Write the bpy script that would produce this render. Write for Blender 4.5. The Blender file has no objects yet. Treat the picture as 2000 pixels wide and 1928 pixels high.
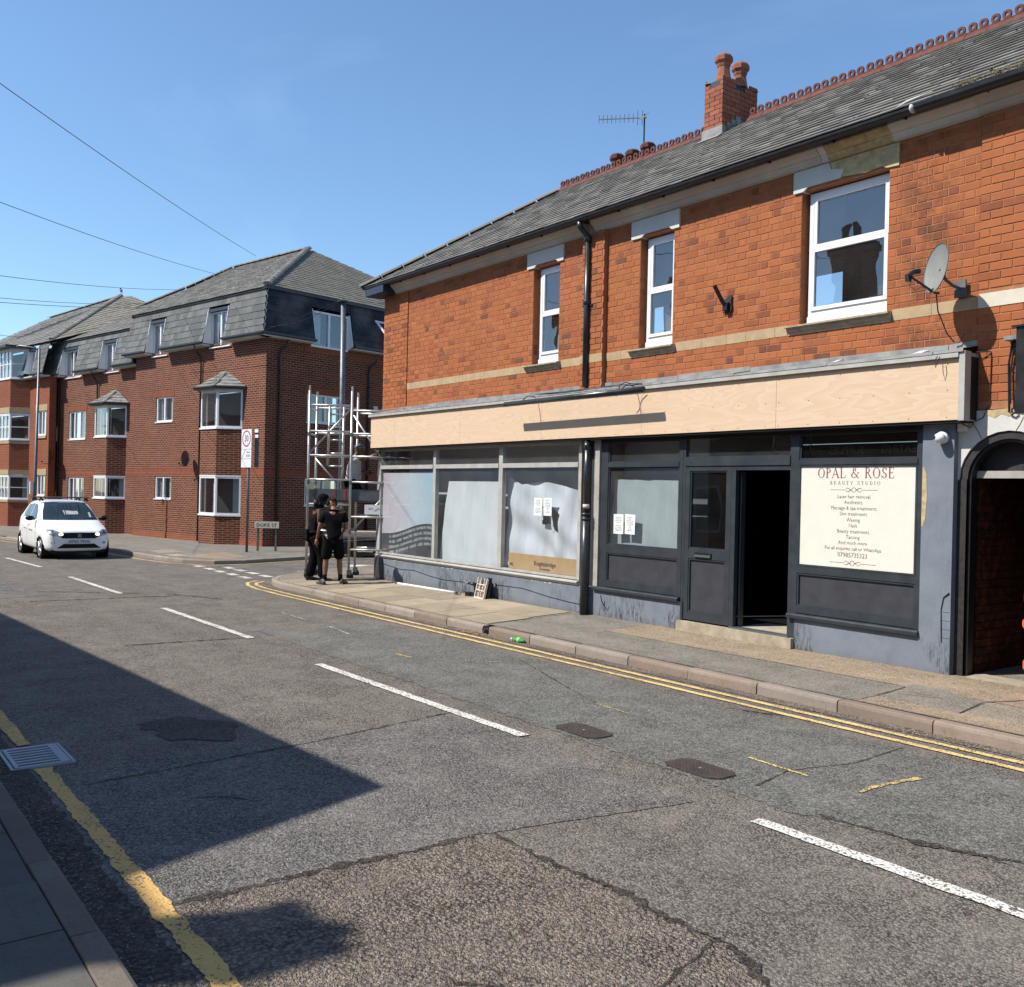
import bpy, bmesh, math, random
from math import radians as R, sin, cos, tan, pi, atan2, sqrt
from mathutils import Vector, Matrix, Euler
from mathutils.bvhtree import BVHTree
random.seed(7)
sc = bpy.context.scene
COL = sc.collection

# ------------------------------------------------------------------ camera, sky, sun, exposure
EYE = 1.936
FPX = 1850.0
cam_d = bpy.data.cameras.new('camera')
cam_d.sensor_fit = 'HORIZONTAL'
cam_d.sensor_width = 36.0
cam_d.lens = 36.0 * FPX / 2000.0
cam_d.clip_start = 0.05
cam_d.clip_end = 3000
cam = bpy.data.objects.new('camera', cam_d)
COL.objects.link(cam)
heading = pi - math.atan(1390.0 / FPX)
pitch = -3.7 / FPX
roll = 0.0225
ax = Vector((cos(heading), sin(heading), 0)); rt = Vector((sin(heading), -cos(heading), 0)); up = Vector((0, 0, 1))
f_ = ax * cos(pitch) + up * sin(pitch)
u_ = up * cos(pitch) - ax * sin(pitch)
ir = rt * cos(roll) + u_ * sin(roll)
iu = u_ * cos(roll) - rt * sin(roll)
M = Matrix((ir, iu, -f_)).transposed().to_4x4()
M.translation = Vector((0, 0, EYE))
cam.matrix_world = M
sc.camera = cam

LIGHT = Vector((0.42, 1.0, -1.2)).normalized()      # the way sunlight travels
w = bpy.data.worlds.new('World'); sc.world = w; w.use_nodes = True
nt = w.node_tree; nt.nodes.clear()
sky = nt.nodes.new('ShaderNodeTexSky'); sky.sky_type = 'NISHITA'; sky.sun_disc = False
sky.sun_elevation = math.asin(-LIGHT.z)
sky.sun_rotation = atan2(-LIGHT.x, -LIGHT.y)
sky.altitude = 50; sky.air_density = 1.0; sky.dust_density = 0.35; sky.ozone_density = 1.3
bg = nt.nodes.new('ShaderNodeBackground'); bg.inputs[1].default_value = 0.122
wo = nt.nodes.new('ShaderNodeOutputWorld')
nt.links.new(sky.outputs[0], bg.inputs[0])
# faint high cloud wisps, over the whole sky
tc = nt.nodes.new('ShaderNodeTexCoord'); mp = nt.nodes.new('ShaderNodeMapping'); mp.inputs['Scale'].default_value = (1.2, 2.6, 7)
nz = nt.nodes.new('ShaderNodeTexNoise'); nz.inputs['Scale'].default_value = 1.7; nz.inputs['Detail'].default_value = 7; nz.inputs['Distortion'].default_value = 0.6
cr = nt.nodes.new('ShaderNodeMapRange'); cr.inputs[1].default_value = 0.56; cr.inputs[2].default_value = 0.85; cr.inputs[4].default_value = 0.07
mx = nt.nodes.new('ShaderNodeMix'); mx.data_type = 'RGBA'; mx.inputs[7].default_value = (7.5, 8.3, 9.2, 1)
nt.links.new(tc.outputs['Generated'], mp.inputs[0]); nt.links.new(mp.outputs[0], nz.inputs[0]); nt.links.new(nz.outputs[0], cr.inputs[0])
nt.links.new(cr.outputs[0], mx.inputs[0]); nt.links.new(sky.outputs[0], mx.inputs[6]); tn = nt.nodes.new('ShaderNodeMix'); tn.data_type = 'RGBA'; tn.blend_type = 'MULTIPLY'; tn.inputs[0].default_value = 1; tn.inputs[7].default_value = (0.84, 1.0, 1.10, 1)
nt.links.new(mx.outputs[2], tn.inputs[6]); nt.links.new(tn.outputs[2], bg.inputs[0])
nt.links.new(bg.outputs[0], wo.inputs[0])
sl = bpy.data.lights.new('sun', 'SUN'); sl.energy = 5.0; sl.angle = R(0.5); sl.color = (1.0, 0.95, 0.87)
so = bpy.data.objects.new('sun', sl); COL.objects.link(so)
so.rotation_euler = LIGHT.to_track_quat('-Z', 'Y').to_euler(); so.location = (-6, -20, 30)
sc.view_settings.view_transform = 'Standard'; sc.view_settings.look = 'None'
sc.view_settings.exposure = 0.52; sc.view_settings.gamma = 1.0
sc.view_settings.use_curve_mapping = False
sc.render.engine = 'CYCLES'
sc.cycles.max_bounces = 6; sc.cycles.transparent_max_bounces = 12

# ------------------------------------------------------------------ materials
def ramp(nt, fac, stops):
    n = nt.nodes.new('ShaderNodeValToRGB'); e = n.color_ramp.elements
    while len(e) < len(stops): e.new(0.5)
    for k, (p, c) in enumerate(stops):
        e[k].position = p; e[k].color = (c[0], c[1], c[2], 1)
    nt.links.new(fac, n.inputs[0]); return n.outputs[0]
def mixc(nt, fac, a, b, mode='MIX'):
    n = nt.nodes.new('ShaderNodeMix'); n.data_type = 'RGBA'; n.blend_type = mode; n.clamp_factor = True
    for i, v in ((0, fac), (6, a), (7, b)):
        if hasattr(v, 'default_value') or hasattr(v, 'is_output'): nt.links.new(v, n.inputs[i])
        elif i == 0: n.inputs[0].default_value = v
        else: n.inputs[i].default_value = (v[0], v[1], v[2], 1)
    return n.outputs[2]
def noise(nt, vec, scale, detail=4, rough=0.6, dist=0):
    n = nt.nodes.new('ShaderNodeTexNoise'); n.inputs['Scale'].default_value = scale; n.inputs['Detail'].default_value = detail
    n.inputs['Roughness'].default_value = rough; n.inputs['Distortion'].default_value = dist
    if vec is not None: nt.links.new(vec, n.inputs['Vector'])
    return n.outputs[0]
def voro(nt, vec, scale, out='Distance', feat='F1', rnd=1):
    n = nt.nodes.new('ShaderNodeTexVoronoi'); n.feature = feat; n.inputs['Scale'].default_value = scale; n.inputs['Randomness'].default_value = rnd
    if vec is not None: nt.links.new(vec, n.inputs['Vector'])
    return n.outputs[out]
def rng(nt, v, a, b, c=0, d=1):
    n = nt.nodes.new('ShaderNodeMapRange'); nt.links.new(v, n.inputs[0])
    for i, x in enumerate((a, b, c, d)): n.inputs[1 + i].default_value = x
    return n.outputs[0]
def mth(nt, op, a, b=None):
    n = nt.nodes.new('ShaderNodeMath'); n.operation = op
    for i, v in enumerate((a, b)):
        if v is None: continue
        if isinstance(v, (int, float)): n.inputs[i].default_value = v
        else: nt.links.new(v, n.inputs[i])
    return n.outputs[0]
def bump(nt, h, strength=0.4, dist=0.01, prev=None):
    n = nt.nodes.new('ShaderNodeBump'); n.inputs['Strength'].default_value = strength; n.inputs['Distance'].default_value = dist
    nt.links.new(h, n.inputs['Height'])
    if prev is not None: nt.links.new(prev, n.inputs['Normal'])
    return n.outputs[0]
def coord(nt, kind='Object', scale=None):
    t = nt.nodes.new('ShaderNodeTexCoord').outputs[kind]
    if scale:
        m = nt.nodes.new('ShaderNodeMapping'); m.inputs['Scale'].default_value = scale; nt.links.new(t, m.inputs[0]); t = m.outputs[0]
    return t
def wpos(nt):
    return nt.nodes.new('ShaderNodeNewGeometry').outputs['Position']
def mat(name, fn=None, col=(0.5, 0.5, 0.5), rough=0.7, metal=0.0, spec=None):
    m = bpy.data.materials.new(name); m.use_nodes = True; nt = m.node_tree
    b = nt.nodes['Principled BSDF']
    b.inputs['Base Color'].default_value = (col[0], col[1], col[2], 1); b.inputs['Roughness'].default_value = rough
    b.inputs['Metallic'].default_value = metal
    if spec is None and rough >= 0.68: spec = 0.18
    if spec is not None: b.inputs['Specular IOR Level'].default_value = spec
    m.diffuse_color = (col[0], col[1], col[2], 1)
    if fn: fn(nt, b)
    return m
def simple(name, col, rough=0.6, metal=0.0, var=0.18, scale=6, bumps=0.15, bdist=0.004, spec=None):
    def fn(nt, b):
        c = wpos(nt); n1 = noise(nt, c, scale, 6); n2 = noise(nt, c, scale * 14, 3)
        lo = [x * (1 - var) for x in col]; hi = [min(1, x * (1 + var)) for x in col]
        cc = ramp(nt, n1, [(0.3, lo), (0.7, hi)])
        cc = mixc(nt, rng(nt, n2, 0.35, 0.75, 0, 0.22), cc, [x * 0.6 for x in col])
        nt.links.new(cc, b.inputs['Base Color'])
        nt.links.new(bump(nt, n2, bumps, bdist), b.inputs['Normal'])
        nt.links.new(rng(nt, n1, 0.3, 0.7, max(0, rough - 0.08), min(1, rough + 0.1)), b.inputs['Roughness'])
    return mat(name, fn, col, rough, metal, spec)
def brick_piece(name, tones, rough=0.85, chip=0.5):
    def fn(nt, b):
        g = nt.nodes.new('ShaderNodeNewGeometry'); oi = nt.nodes.new('ShaderNodeObjectInfo')
        r = mth(nt, 'FRACT', mth(nt, 'ADD', g.outputs['Random Per Island'], mth(nt, 'MULTIPLY', oi.outputs['Random'], 7.31)))
        cc = ramp(nt, r, tones)
        c = g.outputs['Position']
        n1 = noise(nt, c, 9, 6, 0.65); n2 = noise(nt, c, 90, 4, 0.7); n3 = noise(nt, c, 1.3, 5, 0.6)
        cc = mixc(nt, rng(nt, n1, 0.45, 0.8, 0, 0.35), cc, (0.37, 0.15, 0.068))
        cc = mixc(nt, rng(nt, n3, 0.52, 0.75, 0, 0.35), cc, (0.17, 0.06, 0.035))
        cc = mixc(nt, rng(nt, n2, 0.62, 0.8, 0, chip), cc, (0.13, 0.055, 0.035))
        if name == 'red_brick':      # old sooty run-off stain beside the big window and patchy darker tone towards the wall top
            sx = nt.nodes.new('ShaderNodeSeparateXYZ'); nt.links.new(c, sx.inputs[0])
            nw = noise(nt, c, 4.0, 5, 0.7)
            sm = mth(nt, 'MULTIPLY', rng(nt, sx.outputs[0], -5.95, -5.7), rng(nt, sx.outputs[0], -5.45, -5.1, 1, 0))
            k = mth(nt, 'MULTIPLY', sm, rng(nt, mth(nt, 'ADD', nw, mth(nt, 'MULTIPLY', n2, 0.3)), 0.56, 0.72))
            cc = mixc(nt, mth(nt, 'MULTIPLY', k, 0.65), cc, (0.07, 0.036, 0.024))
            k2 = mth(nt, 'MULTIPLY', rng(nt, sx.outputs[2], 5.2, 5.9, 0, 0.5), rng(nt, nw, 0.45, 0.65)); cc = mixc(nt, k2, cc, (0.14, 0.05, 0.03))
        nt.links.new(cc, b.inputs['Base Color'])
        nt.links.new(bump(nt, n1, 0.35, 0.008, bump(nt, n2, 0.4, 0.003)), b.inputs['Normal'])
    return mat(name, fn, (0.4, 0.15, 0.07), rough)

M_ = {}
M_['brick'] = brick_piece('red_brick', [(0.0, (0.28, 0.088, 0.033)), (0.35, (0.335, 0.112, 0.042)), (0.70, (0.30, 0.098, 0.038)), (0.90, (0.245, 0.078, 0.033)), (0.975, (0.185, 0.062, 0.03)), (1.0, (0.12, 0.05, 0.03))])
M_['chim_brick'] = brick_piece('chimney_brick', [(0, (0.22, 0.075, 0.045)), (0.5, (0.28, 0.1, 0.06)), (1, (0.18, 0.062, 0.04))])
M_['tile_brick'] = mat('glazed_dark_brick', None, (0.07, 0.016, 0.01), 0.25)
M_['mortar'] = simple('red_mortar', (0.33, 0.145, 0.075), 0.95, var=0.2, scale=12, bumps=0.4)
M_['mortar_l'] = simple('pale_mortar', (0.36, 0.26, 0.18), 0.95)
def wall_tex(name, c1, c2, cm, dirt=True, bw=0.235, rh=0.075):
    def fn(nt, b):
        uv = coord(nt, 'UV')
        br = nt.nodes.new('ShaderNodeTexBrick'); nt.links.new(uv, br.inputs['Vector'])
        br.inputs['Scale'].default_value = 1; br.inputs['Brick Width'].default_value = bw; br.inputs['Row Height'].default_value = rh
        br.inputs['Mortar Size'].default_value = 0.011; br.inputs['Mortar Smooth'].default_value = 0.2; br.inputs['Bias'].default_value = -0.1
        br.inputs['Color1'].default_value = (*c1, 1); br.inputs['Color2'].default_value = (*c2, 1); br.inputs['Mortar'].default_value = (*cm, 1)
        n1 = noise(nt, uv, 0.8, 6, 0.65); n2 = noise(nt, uv, 40, 4)
        cc = mixc(nt, rng(nt, n1, 0.4, 0.75, 0, 0.4), br.outputs['Color'], [x * 0.62 for x in c1])
        cc = mixc(nt, rng(nt, n2, 0.5, 0.8, 0, 0.35), cc, [x * 0.45 for x in c1])
        nt.links.new(cc, b.inputs['Base Color'])
        inv = mth(nt, 'SUBTRACT', 1.0, br.outputs['Fac'])
        nt.links.new(bump(nt, n2, 0.3, 0.004, bump(nt, inv, 0.8, 0.012)), b.inputs['Normal'])
    return mat(name, fn, c1, 0.9)
M_['wall_flats'] = wall_tex('flats_brick', (0.15, 0.043, 0.024), (0.06, 0.02, 0.014), (0.285, 0.17, 0.11))
M_['wall_flats2'] = wall_tex('flats_red_brick', (0.25, 0.07, 0.035), (0.2, 0.055, 0.03), (0.27, 0.13, 0.075))
M_['wall_alley'] = wall_tex('alley_brick', (0.05, 0.016, 0.01), (0.04, 0.012, 0.008), (0.12, 0.08, 0.06), bw=0.24, rh=0.088)  # passage wall brick, darkened in colour for the shade inside
M_['wall_house'] = wall_tex('house_brick', (0.36, 0.13, 0.07), (0.28, 0.10, 0.06), (0.4, 0.28, 0.2))
def soldier(nt, b):
    uv = coord(nt, 'UV'); mpn = nt.nodes.new('ShaderNodeMapping'); mpn.inputs['Rotation'].default_value = (0, 0, pi / 2); nt.links.new(uv, mpn.inputs[0])
    br = nt.nodes.new('ShaderNodeTexBrick'); br.offset = 0; nt.links.new(mpn.outputs[0], br.inputs['Vector']); br.inputs['Scale'].default_value = 1
    br.inputs['Brick Width'].default_value = 0.235; br.inputs['Row Height'].default_value = 0.075; br.inputs['Mortar Size'].default_value = 0.006
    br.inputs['Color1'].default_value = (0.22, 0.06, 0.032, 1); br.inputs['Color2'].default_value = (0.16, 0.045, 0.026, 1); br.inputs['Mortar'].default_value = (0.23, 0.12, 0.07, 1)
    nt.links.new(br.outputs['Color'], b.inputs['Base Color']); nt.links.new(bump(nt, mth(nt, 'SUBTRACT', 1.0, br.outputs['Fac']), 0.6, 0.01), b.inputs['Normal'])
M_['soldier'] = mat('soldier_brick', soldier, (0.28, 0.09, 0.05), 0.9)

def asphalt(name, base, warm, stone, agg=75, patchy=0.35, bstr=0.9, bd=0.012):
    def fn(nt, b):
        c = wpos(nt)
        v = voro(nt, c, agg); vc = voro(nt, c, agg, 'Color'); v2 = voro(nt, c, agg * 2.3); nm = noise(nt, c, 2.3, 5, 0.7, 0.5); worn = rng(nt, nm, 0.36, 0.62, 0.5, 1.0)
        n1 = noise(nt, c, 0.55, 6, 0.6); n2 = noise(nt, c, 5, 6, 0.7); n3 = noise(nt, c, 240, 2); n4 = noise(nt, c, 28, 3, 0.7)
        sep = nt.nodes.new('ShaderNodeSeparateColor'); nt.links.new(vc, sep.inputs[0])
        cc = mixc(nt, rng(nt, n1, 0.35, 0.68), base, warm)
        tr = nt.nodes.new('ShaderNodeMapping'); tr.inputs['Scale'].default_value = (0.12, 1.5, 1); nt.links.new(c, tr.inputs[0])
        tk = noise(nt, tr.outputs[0], 1.0, 3, 0.5); cc = mixc(nt, rng(nt, tk, 0.45, 0.65, 0, 0.35), cc, [x * 1.25 for x in warm]); cc = mixc(nt, rng(nt, tk, 0.3, 0.45, 0.3, 0), cc, [x * 0.7 for x in base])
        cc = mixc(nt, mth(nt, 'MULTIPLY', rng(nt, sep.outputs[0], 0.4, 1.0, 0, 0.95), rng(nt, nm, 0.3, 0.6, 1.0, 0.7)), cc, stone)
        cc = mixc(nt, mth(nt, 'MULTIPLY', rng(nt, sep.outputs[1], 0.0, 0.45, 0.9, 0), worn), cc, [x * 0.42 for x in base])
        cc = mixc(nt, mth(nt, 'MULTIPLY', rng(nt, v, 0.4, 0.68, 0, 0.9), worn), cc, [x * 0.28 for x in base])
        cc = mixc(nt, rng(nt, n2, 0.5, 0.8, 0, patchy), cc, [x * 0.55 for x in base])
        cc = mixc(nt, rng(nt, n4, 0.5, 0.75, 0, 0.35), cc, [min(1, x * 1.35) for x in stone])
        cc = mixc(nt, rng(nt, n3, 0.64, 0.74, 0, 0.6), cc, (0.42, 0.38, 0.33))
        nt.links.new(cc, b.inputs['Base Color'])
        h = mth(nt, 'ADD', mth(nt, 'MULTIPLY', mth(nt, 'MULTIPLY', v, -1.0), worn), mth(nt, 'MULTIPLY', v2, -0.5))
        nt.links.new(bump(nt, h, bstr, bd, bump(nt, n2, 0.25, 0.02)), b.inputs['Normal'])
    return mat(name, fn, base, 0.88)
M_['road'] = asphalt('road_asphalt', (0.150, 0.134, 0.118), (0.205, 0.178, 0.149), (0.295, 0.258, 0.215), agg=72)
M_['road_blue'] = asphalt('road_patch_grey', (0.138, 0.128, 0.118), (0.17, 0.154, 0.138), (0.30, 0.28, 0.255), agg=72)
M_['road_warm'] = asphalt('road_old_warm', (0.185, 0.152, 0.125), (0.235, 0.192, 0.153), (0.33, 0.275, 0.215), agg=52, bd=0.03)
M_['road_green'] = asphalt('road_trench', (0.125, 0.126, 0.112), (0.16, 0.155, 0.136), (0.28, 0.27, 0.24), agg=75, bstr=0.7)
M_['tar'] = asphalt('tar_seam', (0.04, 0.034, 0.03), (0.075, 0.062, 0.052), (0.14, 0.12, 0.10), agg=80)
M_['scar'] = asphalt('worn_patch', (0.085, 0.078, 0.07), (0.11, 0.1, 0.088), (0.18, 0.16, 0.14), agg=80)
M_['grit'] = asphalt('gutter_grit', (0.13, 0.105, 0.085), (0.19, 0.155, 0.12), (0.3, 0.25, 0.2), agg=55, bd=0.015)
M_['gutter_dark'] = asphalt('gutter_dark', (0.06, 0.052, 0.045), (0.09, 0.075, 0.065), (0.13, 0.11, 0.095), agg=40, bd=0.02)
M_['pave_tar'] = asphalt('footway_tarmac', (0.185, 0.17, 0.145), (0.235, 0.21, 0.173), (0.3, 0.27, 0.225), agg=90, bstr=0.45, bd=0.005)
M_['pave_buff'] = asphalt('footway_buff', (0.27, 0.205, 0.14), (0.33, 0.255, 0.175), (0.40, 0.32, 0.23), agg=90, bstr=0.4, bd=0.005)
M_['pave_gen'] = asphalt('footway_general', (0.22, 0.185, 0.145), (0.28, 0.235, 0.18), (0.34, 0.295, 0.23), agg=90, bstr=0.4, bd=0.005)
def slabm(name, base, hi):
    def fn(nt, b):
        c = wpos(nt); oi = nt.nodes.new('ShaderNodeObjectInfo').outputs['Random']
        n1 = noise(nt, c, 3, 7, 0.65); n2 = noise(nt, c, 120, 3); n3 = noise(nt, c, 0.7, 4)
        cc = mixc(nt, oi, base, hi)
        cc = mixc(nt, rng(nt, n1, 0.4, 0.75, 0, 0.45), cc, [x * 0.62 for x in base])
        n4 = noise(nt, c, 22, 5, 0.75); cc = mixc(nt, rng(nt, n4, 0.52, 0.7, 0, 0.45), cc, [x * 0.5 for x in base])
        cc = mixc(nt, rng(nt, n2, 0.52, 0.72, 0, 0.55), cc, [x * 0.45 for x in base])
        cc = mixc(nt, rng(nt, n3, 0.5, 0.7, 0, 0.3), cc, [min(1, x * 1.2) for x in hi])
        nt.links.new(cc, b.inputs['Base Color']); nt.links.new(bump(nt, n2, 0.4, 0.004, bump(nt, n1, 0.2, 0.01)), b.inputs['Normal'])
    return mat(name, fn, base, 0.9)
M_['slab'] = slabm('paving_slab', (0.235, 0.195, 0.14), (0.36, 0.295, 0.205))
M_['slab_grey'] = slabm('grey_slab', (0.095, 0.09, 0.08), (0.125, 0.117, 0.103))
M_['kerb'] = slabm('kerb_concrete', (0.24, 0.2, 0.165), (0.32, 0.275, 0.225))
M_['kerb_red'] = slabm('kerb_granite', (0.2, 0.155, 0.125), (0.27, 0.21, 0.165))
def paintm(name, col, worn=0.5, sc_=55):
    def fn(nt, b):
        c = wpos(nt); n1 = noise(nt, c, sc_, 4, 0.7); n2 = noise(nt, c, 3, 4); v = voro(nt, c, 62)
        f = mth(nt, 'ADD', n1, mth(nt, 'MULTIPLY', mth(nt, 'SUBTRACT', v, 0.4), 0.45))
        f = mth(nt, 'ADD', f, mth(nt, 'MULTIPLY', mth(nt, 'SUBTRACT', n2, 0.5), 0.35))
        k = rng(nt, f, worn, worn + 0.05)
        cc = mixc(nt, rng(nt, n2, 0.3, 0.7), col, [x * 0.82 for x in col])
        nt.links.new(mixc(nt, k, cc, (0.1, 0.088, 0.078)), b.inputs['Base Color'])
        nt.links.new(bump(nt, mth(nt, 'MULTIPLY', v, -1.0), 0.5, 0.008), b.inputs['Normal'])
    return mat(name, fn, col, 0.75)
M_['line_white'] = paintm('white_road_paint', (0.64, 0.61, 0.55), 0.60)
M_['line_white_w'] = paintm('worn_white_paint', (0.62, 0.6, 0.54), 0.5)
M_['line_yellow'] = paintm('yellow_road_paint', (0.66, 0.47, 0.2), 0.62)
M_['line_yellow_n'] = paintm('bright_yellow_paint', (0.58, 0.36, 0.12), 0.66)
M_['line_yellow_w'] = paintm('worn_yellow_paint', (0.62, 0.46, 0.16), 0.52)

def render_grey(nt, b):
    c = wpos(nt); n1 = noise(nt, c, 2.2, 7, 0.65); n2 = noise(nt, c, 60, 4, 0.7); s = nt.nodes.new('ShaderNodeSeparateXYZ'); nt.links.new(c, s.inputs[0])
    cc = ramp(nt, n1, [(0.3, (0.13, 0.148, 0.175)), (0.7, (0.18, 0.20, 0.23))])
    drip = nt.nodes.new('ShaderNodeMapping'); drip.inputs['Scale'].default_value = (16, 16, 3.2); nt.links.new(c, drip.inputs[0])
    n3 = noise(nt, drip.outputs[0], 1.6, 6, 0.8)
    low = rng(nt, s.outputs[2], 0.15, 0.55, 1, 0.1)
    patch = rng(nt, noise(nt, c, 1.7, 2), 0.44, 0.54)
    k = mth(nt, 'MULTIPLY', rng(nt, n3, 0.48, 0.58), mth(nt, 'MULTIPLY', low, patch))
    cc = mixc(nt, k, cc, (0.03, 0.03, 0.032))
    cc = mixc(nt, rng(nt, n2, 0.68, 0.76, 0, 0.6), cc, (0.32, 0.32, 0.31))
    cc = mixc(nt, mth(nt, 'MULTIPLY', rng(nt, s.outputs[2], 0.08, 0.2, 0.7, 0), rng(nt, n2, 0.3, 0.6)), cc, (0.12, 0.105, 0.08))
    nt.links.new(cc, b.inputs['Base Color']); nt.links.new(bump(nt, n2, 0.25, 0.004, bump(nt, n1, 0.4, 0.02)), b.inputs['Normal'])
M_['render'] = mat('grey_painted_render', render_grey, (0.2, 0.22, 0.26), 0.7)
M_['slate_paint'] = simple('dark_slate_paint', (0.028, 0.034, 0.04), 0.38, var=0.1, bumps=0.05)
M_['slate_panel'] = simple('dark_panel_paint', (0.034, 0.035, 0.041), 0.5, var=0.05, bumps=0.05)
M_['alu'] = simple('grey_window_metal', (0.36, 0.35, 0.32), 0.45, var=0.15, scale=5, bumps=0.1)
M_['alu_dark'] = simple('shaded_grey_metal', (0.24, 0.25, 0.25), 0.5)  # darker copy of the window metal, shade put into its colour
M_['timber_strip'] = simple('weathered_grey_timber', (0.33, 0.31, 0.28), 0.8, bumps=0.4)
M_['black'] = simple('black_paint', (0.012, 0.012, 0.013), 0.35, var=0.2, bumps=0.1)
M_['black_old'] = simple('flaking_black_paint', (0.018, 0.015, 0.014), 0.55, var=0.5, scale=20, bumps=0.6)
M_['pipe'] = simple('dark_grey_pipe', (0.022, 0.024, 0.025), 0.3, var=0.2, bumps=0.05)
M_['upvc'] = simple('white_upvc', (0.68, 0.68, 0.69), 0.3, var=0.03, bumps=0.02)
M_['white_old'] = simple('old_white_paint', (0.52, 0.51, 0.475), 0.7, var=0.08, scale=3, bumps=0.3)
M_['cornice'] = simple('grey_white_cornice', (0.46, 0.44, 0.40), 0.75, var=0.14, scale=1.5, bumps=0.3)
M_['stone'] = simple('buff_stone', (0.38, 0.28, 0.165), 0.9, var=0.16, scale=8, bumps=0.5)
M_['stone_pale'] = simple('pale_painted_stone', (0.56, 0.52, 0.42), 0.9, var=0.08, bumps=0.3)
M_['stone_bare'] = simple('bare_ochre_stone', (0.46, 0.36, 0.2), 0.95, var=0.3, scale=14, bumps=0.7, bdist=0.01)
M_['sill_stone'] = simple('mossy_sill_stone', (0.34, 0.29, 0.205), 0.95, var=0.3, scale=10, bumps=0.6)
M_['lead'] = simple('lead_flashing', (0.2, 0.2, 0.19), 0.6, var=0.35, scale=5, bumps=0.5)
M_['navy'] = simple('navy_fascia', (0.016, 0.022, 0.038), 0.4)
M_['concrete'] = simple('pale_concrete', (0.32, 0.27, 0.2), 0.95, var=0.25, scale=10, bumps=0.5)
M_['galv'] = simple('galvanised_steel', (0.13, 0.135, 0.14), 0.45, 0.5, var=0.15)
M_['scaf'] = simple('scaffold_aluminium', (0.5, 0.49, 0.47), 0.38, 0.7, var=0.15, scale=9)
M_['iron'] = simple('rusty_cast_iron', (0.058, 0.045, 0.04), 0.6, 0.2, var=0.25, bumps=0.2)
M_['grate'] = simple('worn_grate_iron', (0.27, 0.27, 0.29), 0.5, 0.4, var=0.2)
M_['terra'] = simple('terracotta', (0.25, 0.1, 0.062), 0.85, var=0.25, scale=9, bumps=0.3)
M_['terra_dark'] = simple('sooty_terracotta', (0.10, 0.04, 0.03), 0.85, var=0.35, scale=9)
M_['crest'] = simple('crest_terracotta', (0.12, 0.05, 0.038), 0.85, var=0.3, scale=12, bumps=0.4)
M_['moss'] = simple('dark_moss', (0.035, 0.033, 0.022), 1.0, var=0.5, scale=60, bumps=1.0, bdist=0.01)
M_['moss_g'] = simple('dry_gutter_weed', (0.2, 0.17, 0.09), 1.0, var=0.4, scale=60, bumps=0.8)
def tilem(name, tones, lich=0.5):
    def fn(nt, b):
        g = nt.nodes.new('ShaderNodeNewGeometry'); oi = nt.nodes.new('ShaderNodeObjectInfo')
        r = mth(nt, 'FRACT', mth(nt, 'ADD', g.outputs['Random Per Island'], mth(nt, 'MULTIPLY', oi.outputs['Random'], 5.7)))
        c = g.outputs['Position']; n1 = noise(nt, c, 7, 6, 0.7); n2 = noise(nt, c, 70, 4, 0.7); n3 = noise(nt, c, 1.1, 4)
        cc = ramp(nt, r, tones)
        cc = mixc(nt, rng(nt, n1, 0.5, 0.8, 0, 0.5), cc, (0.07, 0.066, 0.055))
        cc = mixc(nt, rng(nt, n2, 0.62, 0.72, 0, lich), cc, (0.3, 0.29, 0.26))
        cc = mixc(nt, rng(nt, n3, 0.45, 0.7, 0, 0.35), cc, (0.19, 0.175, 0.145))
        nt.links.new(cc, b.inputs['Base Color']); nt.links.new(bump(nt, n2, 0.35, 0.004, bump(nt, n1, 0.3, 0.01)), b.inputs['Normal'])
    return mat(name, fn, (0.12, 0.12, 0.11), 0.8)
M_['tile'] = tilem('roof_tile', [(0, (0.135, 0.128, 0.116)), (0.5, (0.168, 0.161, 0.147)), (1, (0.2, 0.19, 0.174))])
M_['slate_shaded'] = tilem('shaded_side_slate', [(0, (0.016, 0.02, 0.032)), (1, (0.026, 0.03, 0.045))], 0.02)  # slate of the side slope, its shade put into a darker colour
M_['brick_shaded'] = brick_piece('shaded_passage_brick', [(0, (0.022, 0.007, 0.004)), (1, (0.04, 0.011, 0.007))], chip=0.2)  # the passage's shade put into a darkened brick colour
M_['slate'] = tilem('mansard_slate', [(0, (0.075, 0.08, 0.08)), (0.5, (0.106, 0.11, 0.108)), (1, (0.14, 0.142, 0.138))], 0.2)
M_['tile_side'] = tilem('flats_roof_tile', [(0, (0.13, 0.12, 0.10)), (0.5, (0.155, 0.145, 0.12)), (1, (0.17, 0.155, 0.13))], 0.3)
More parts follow.
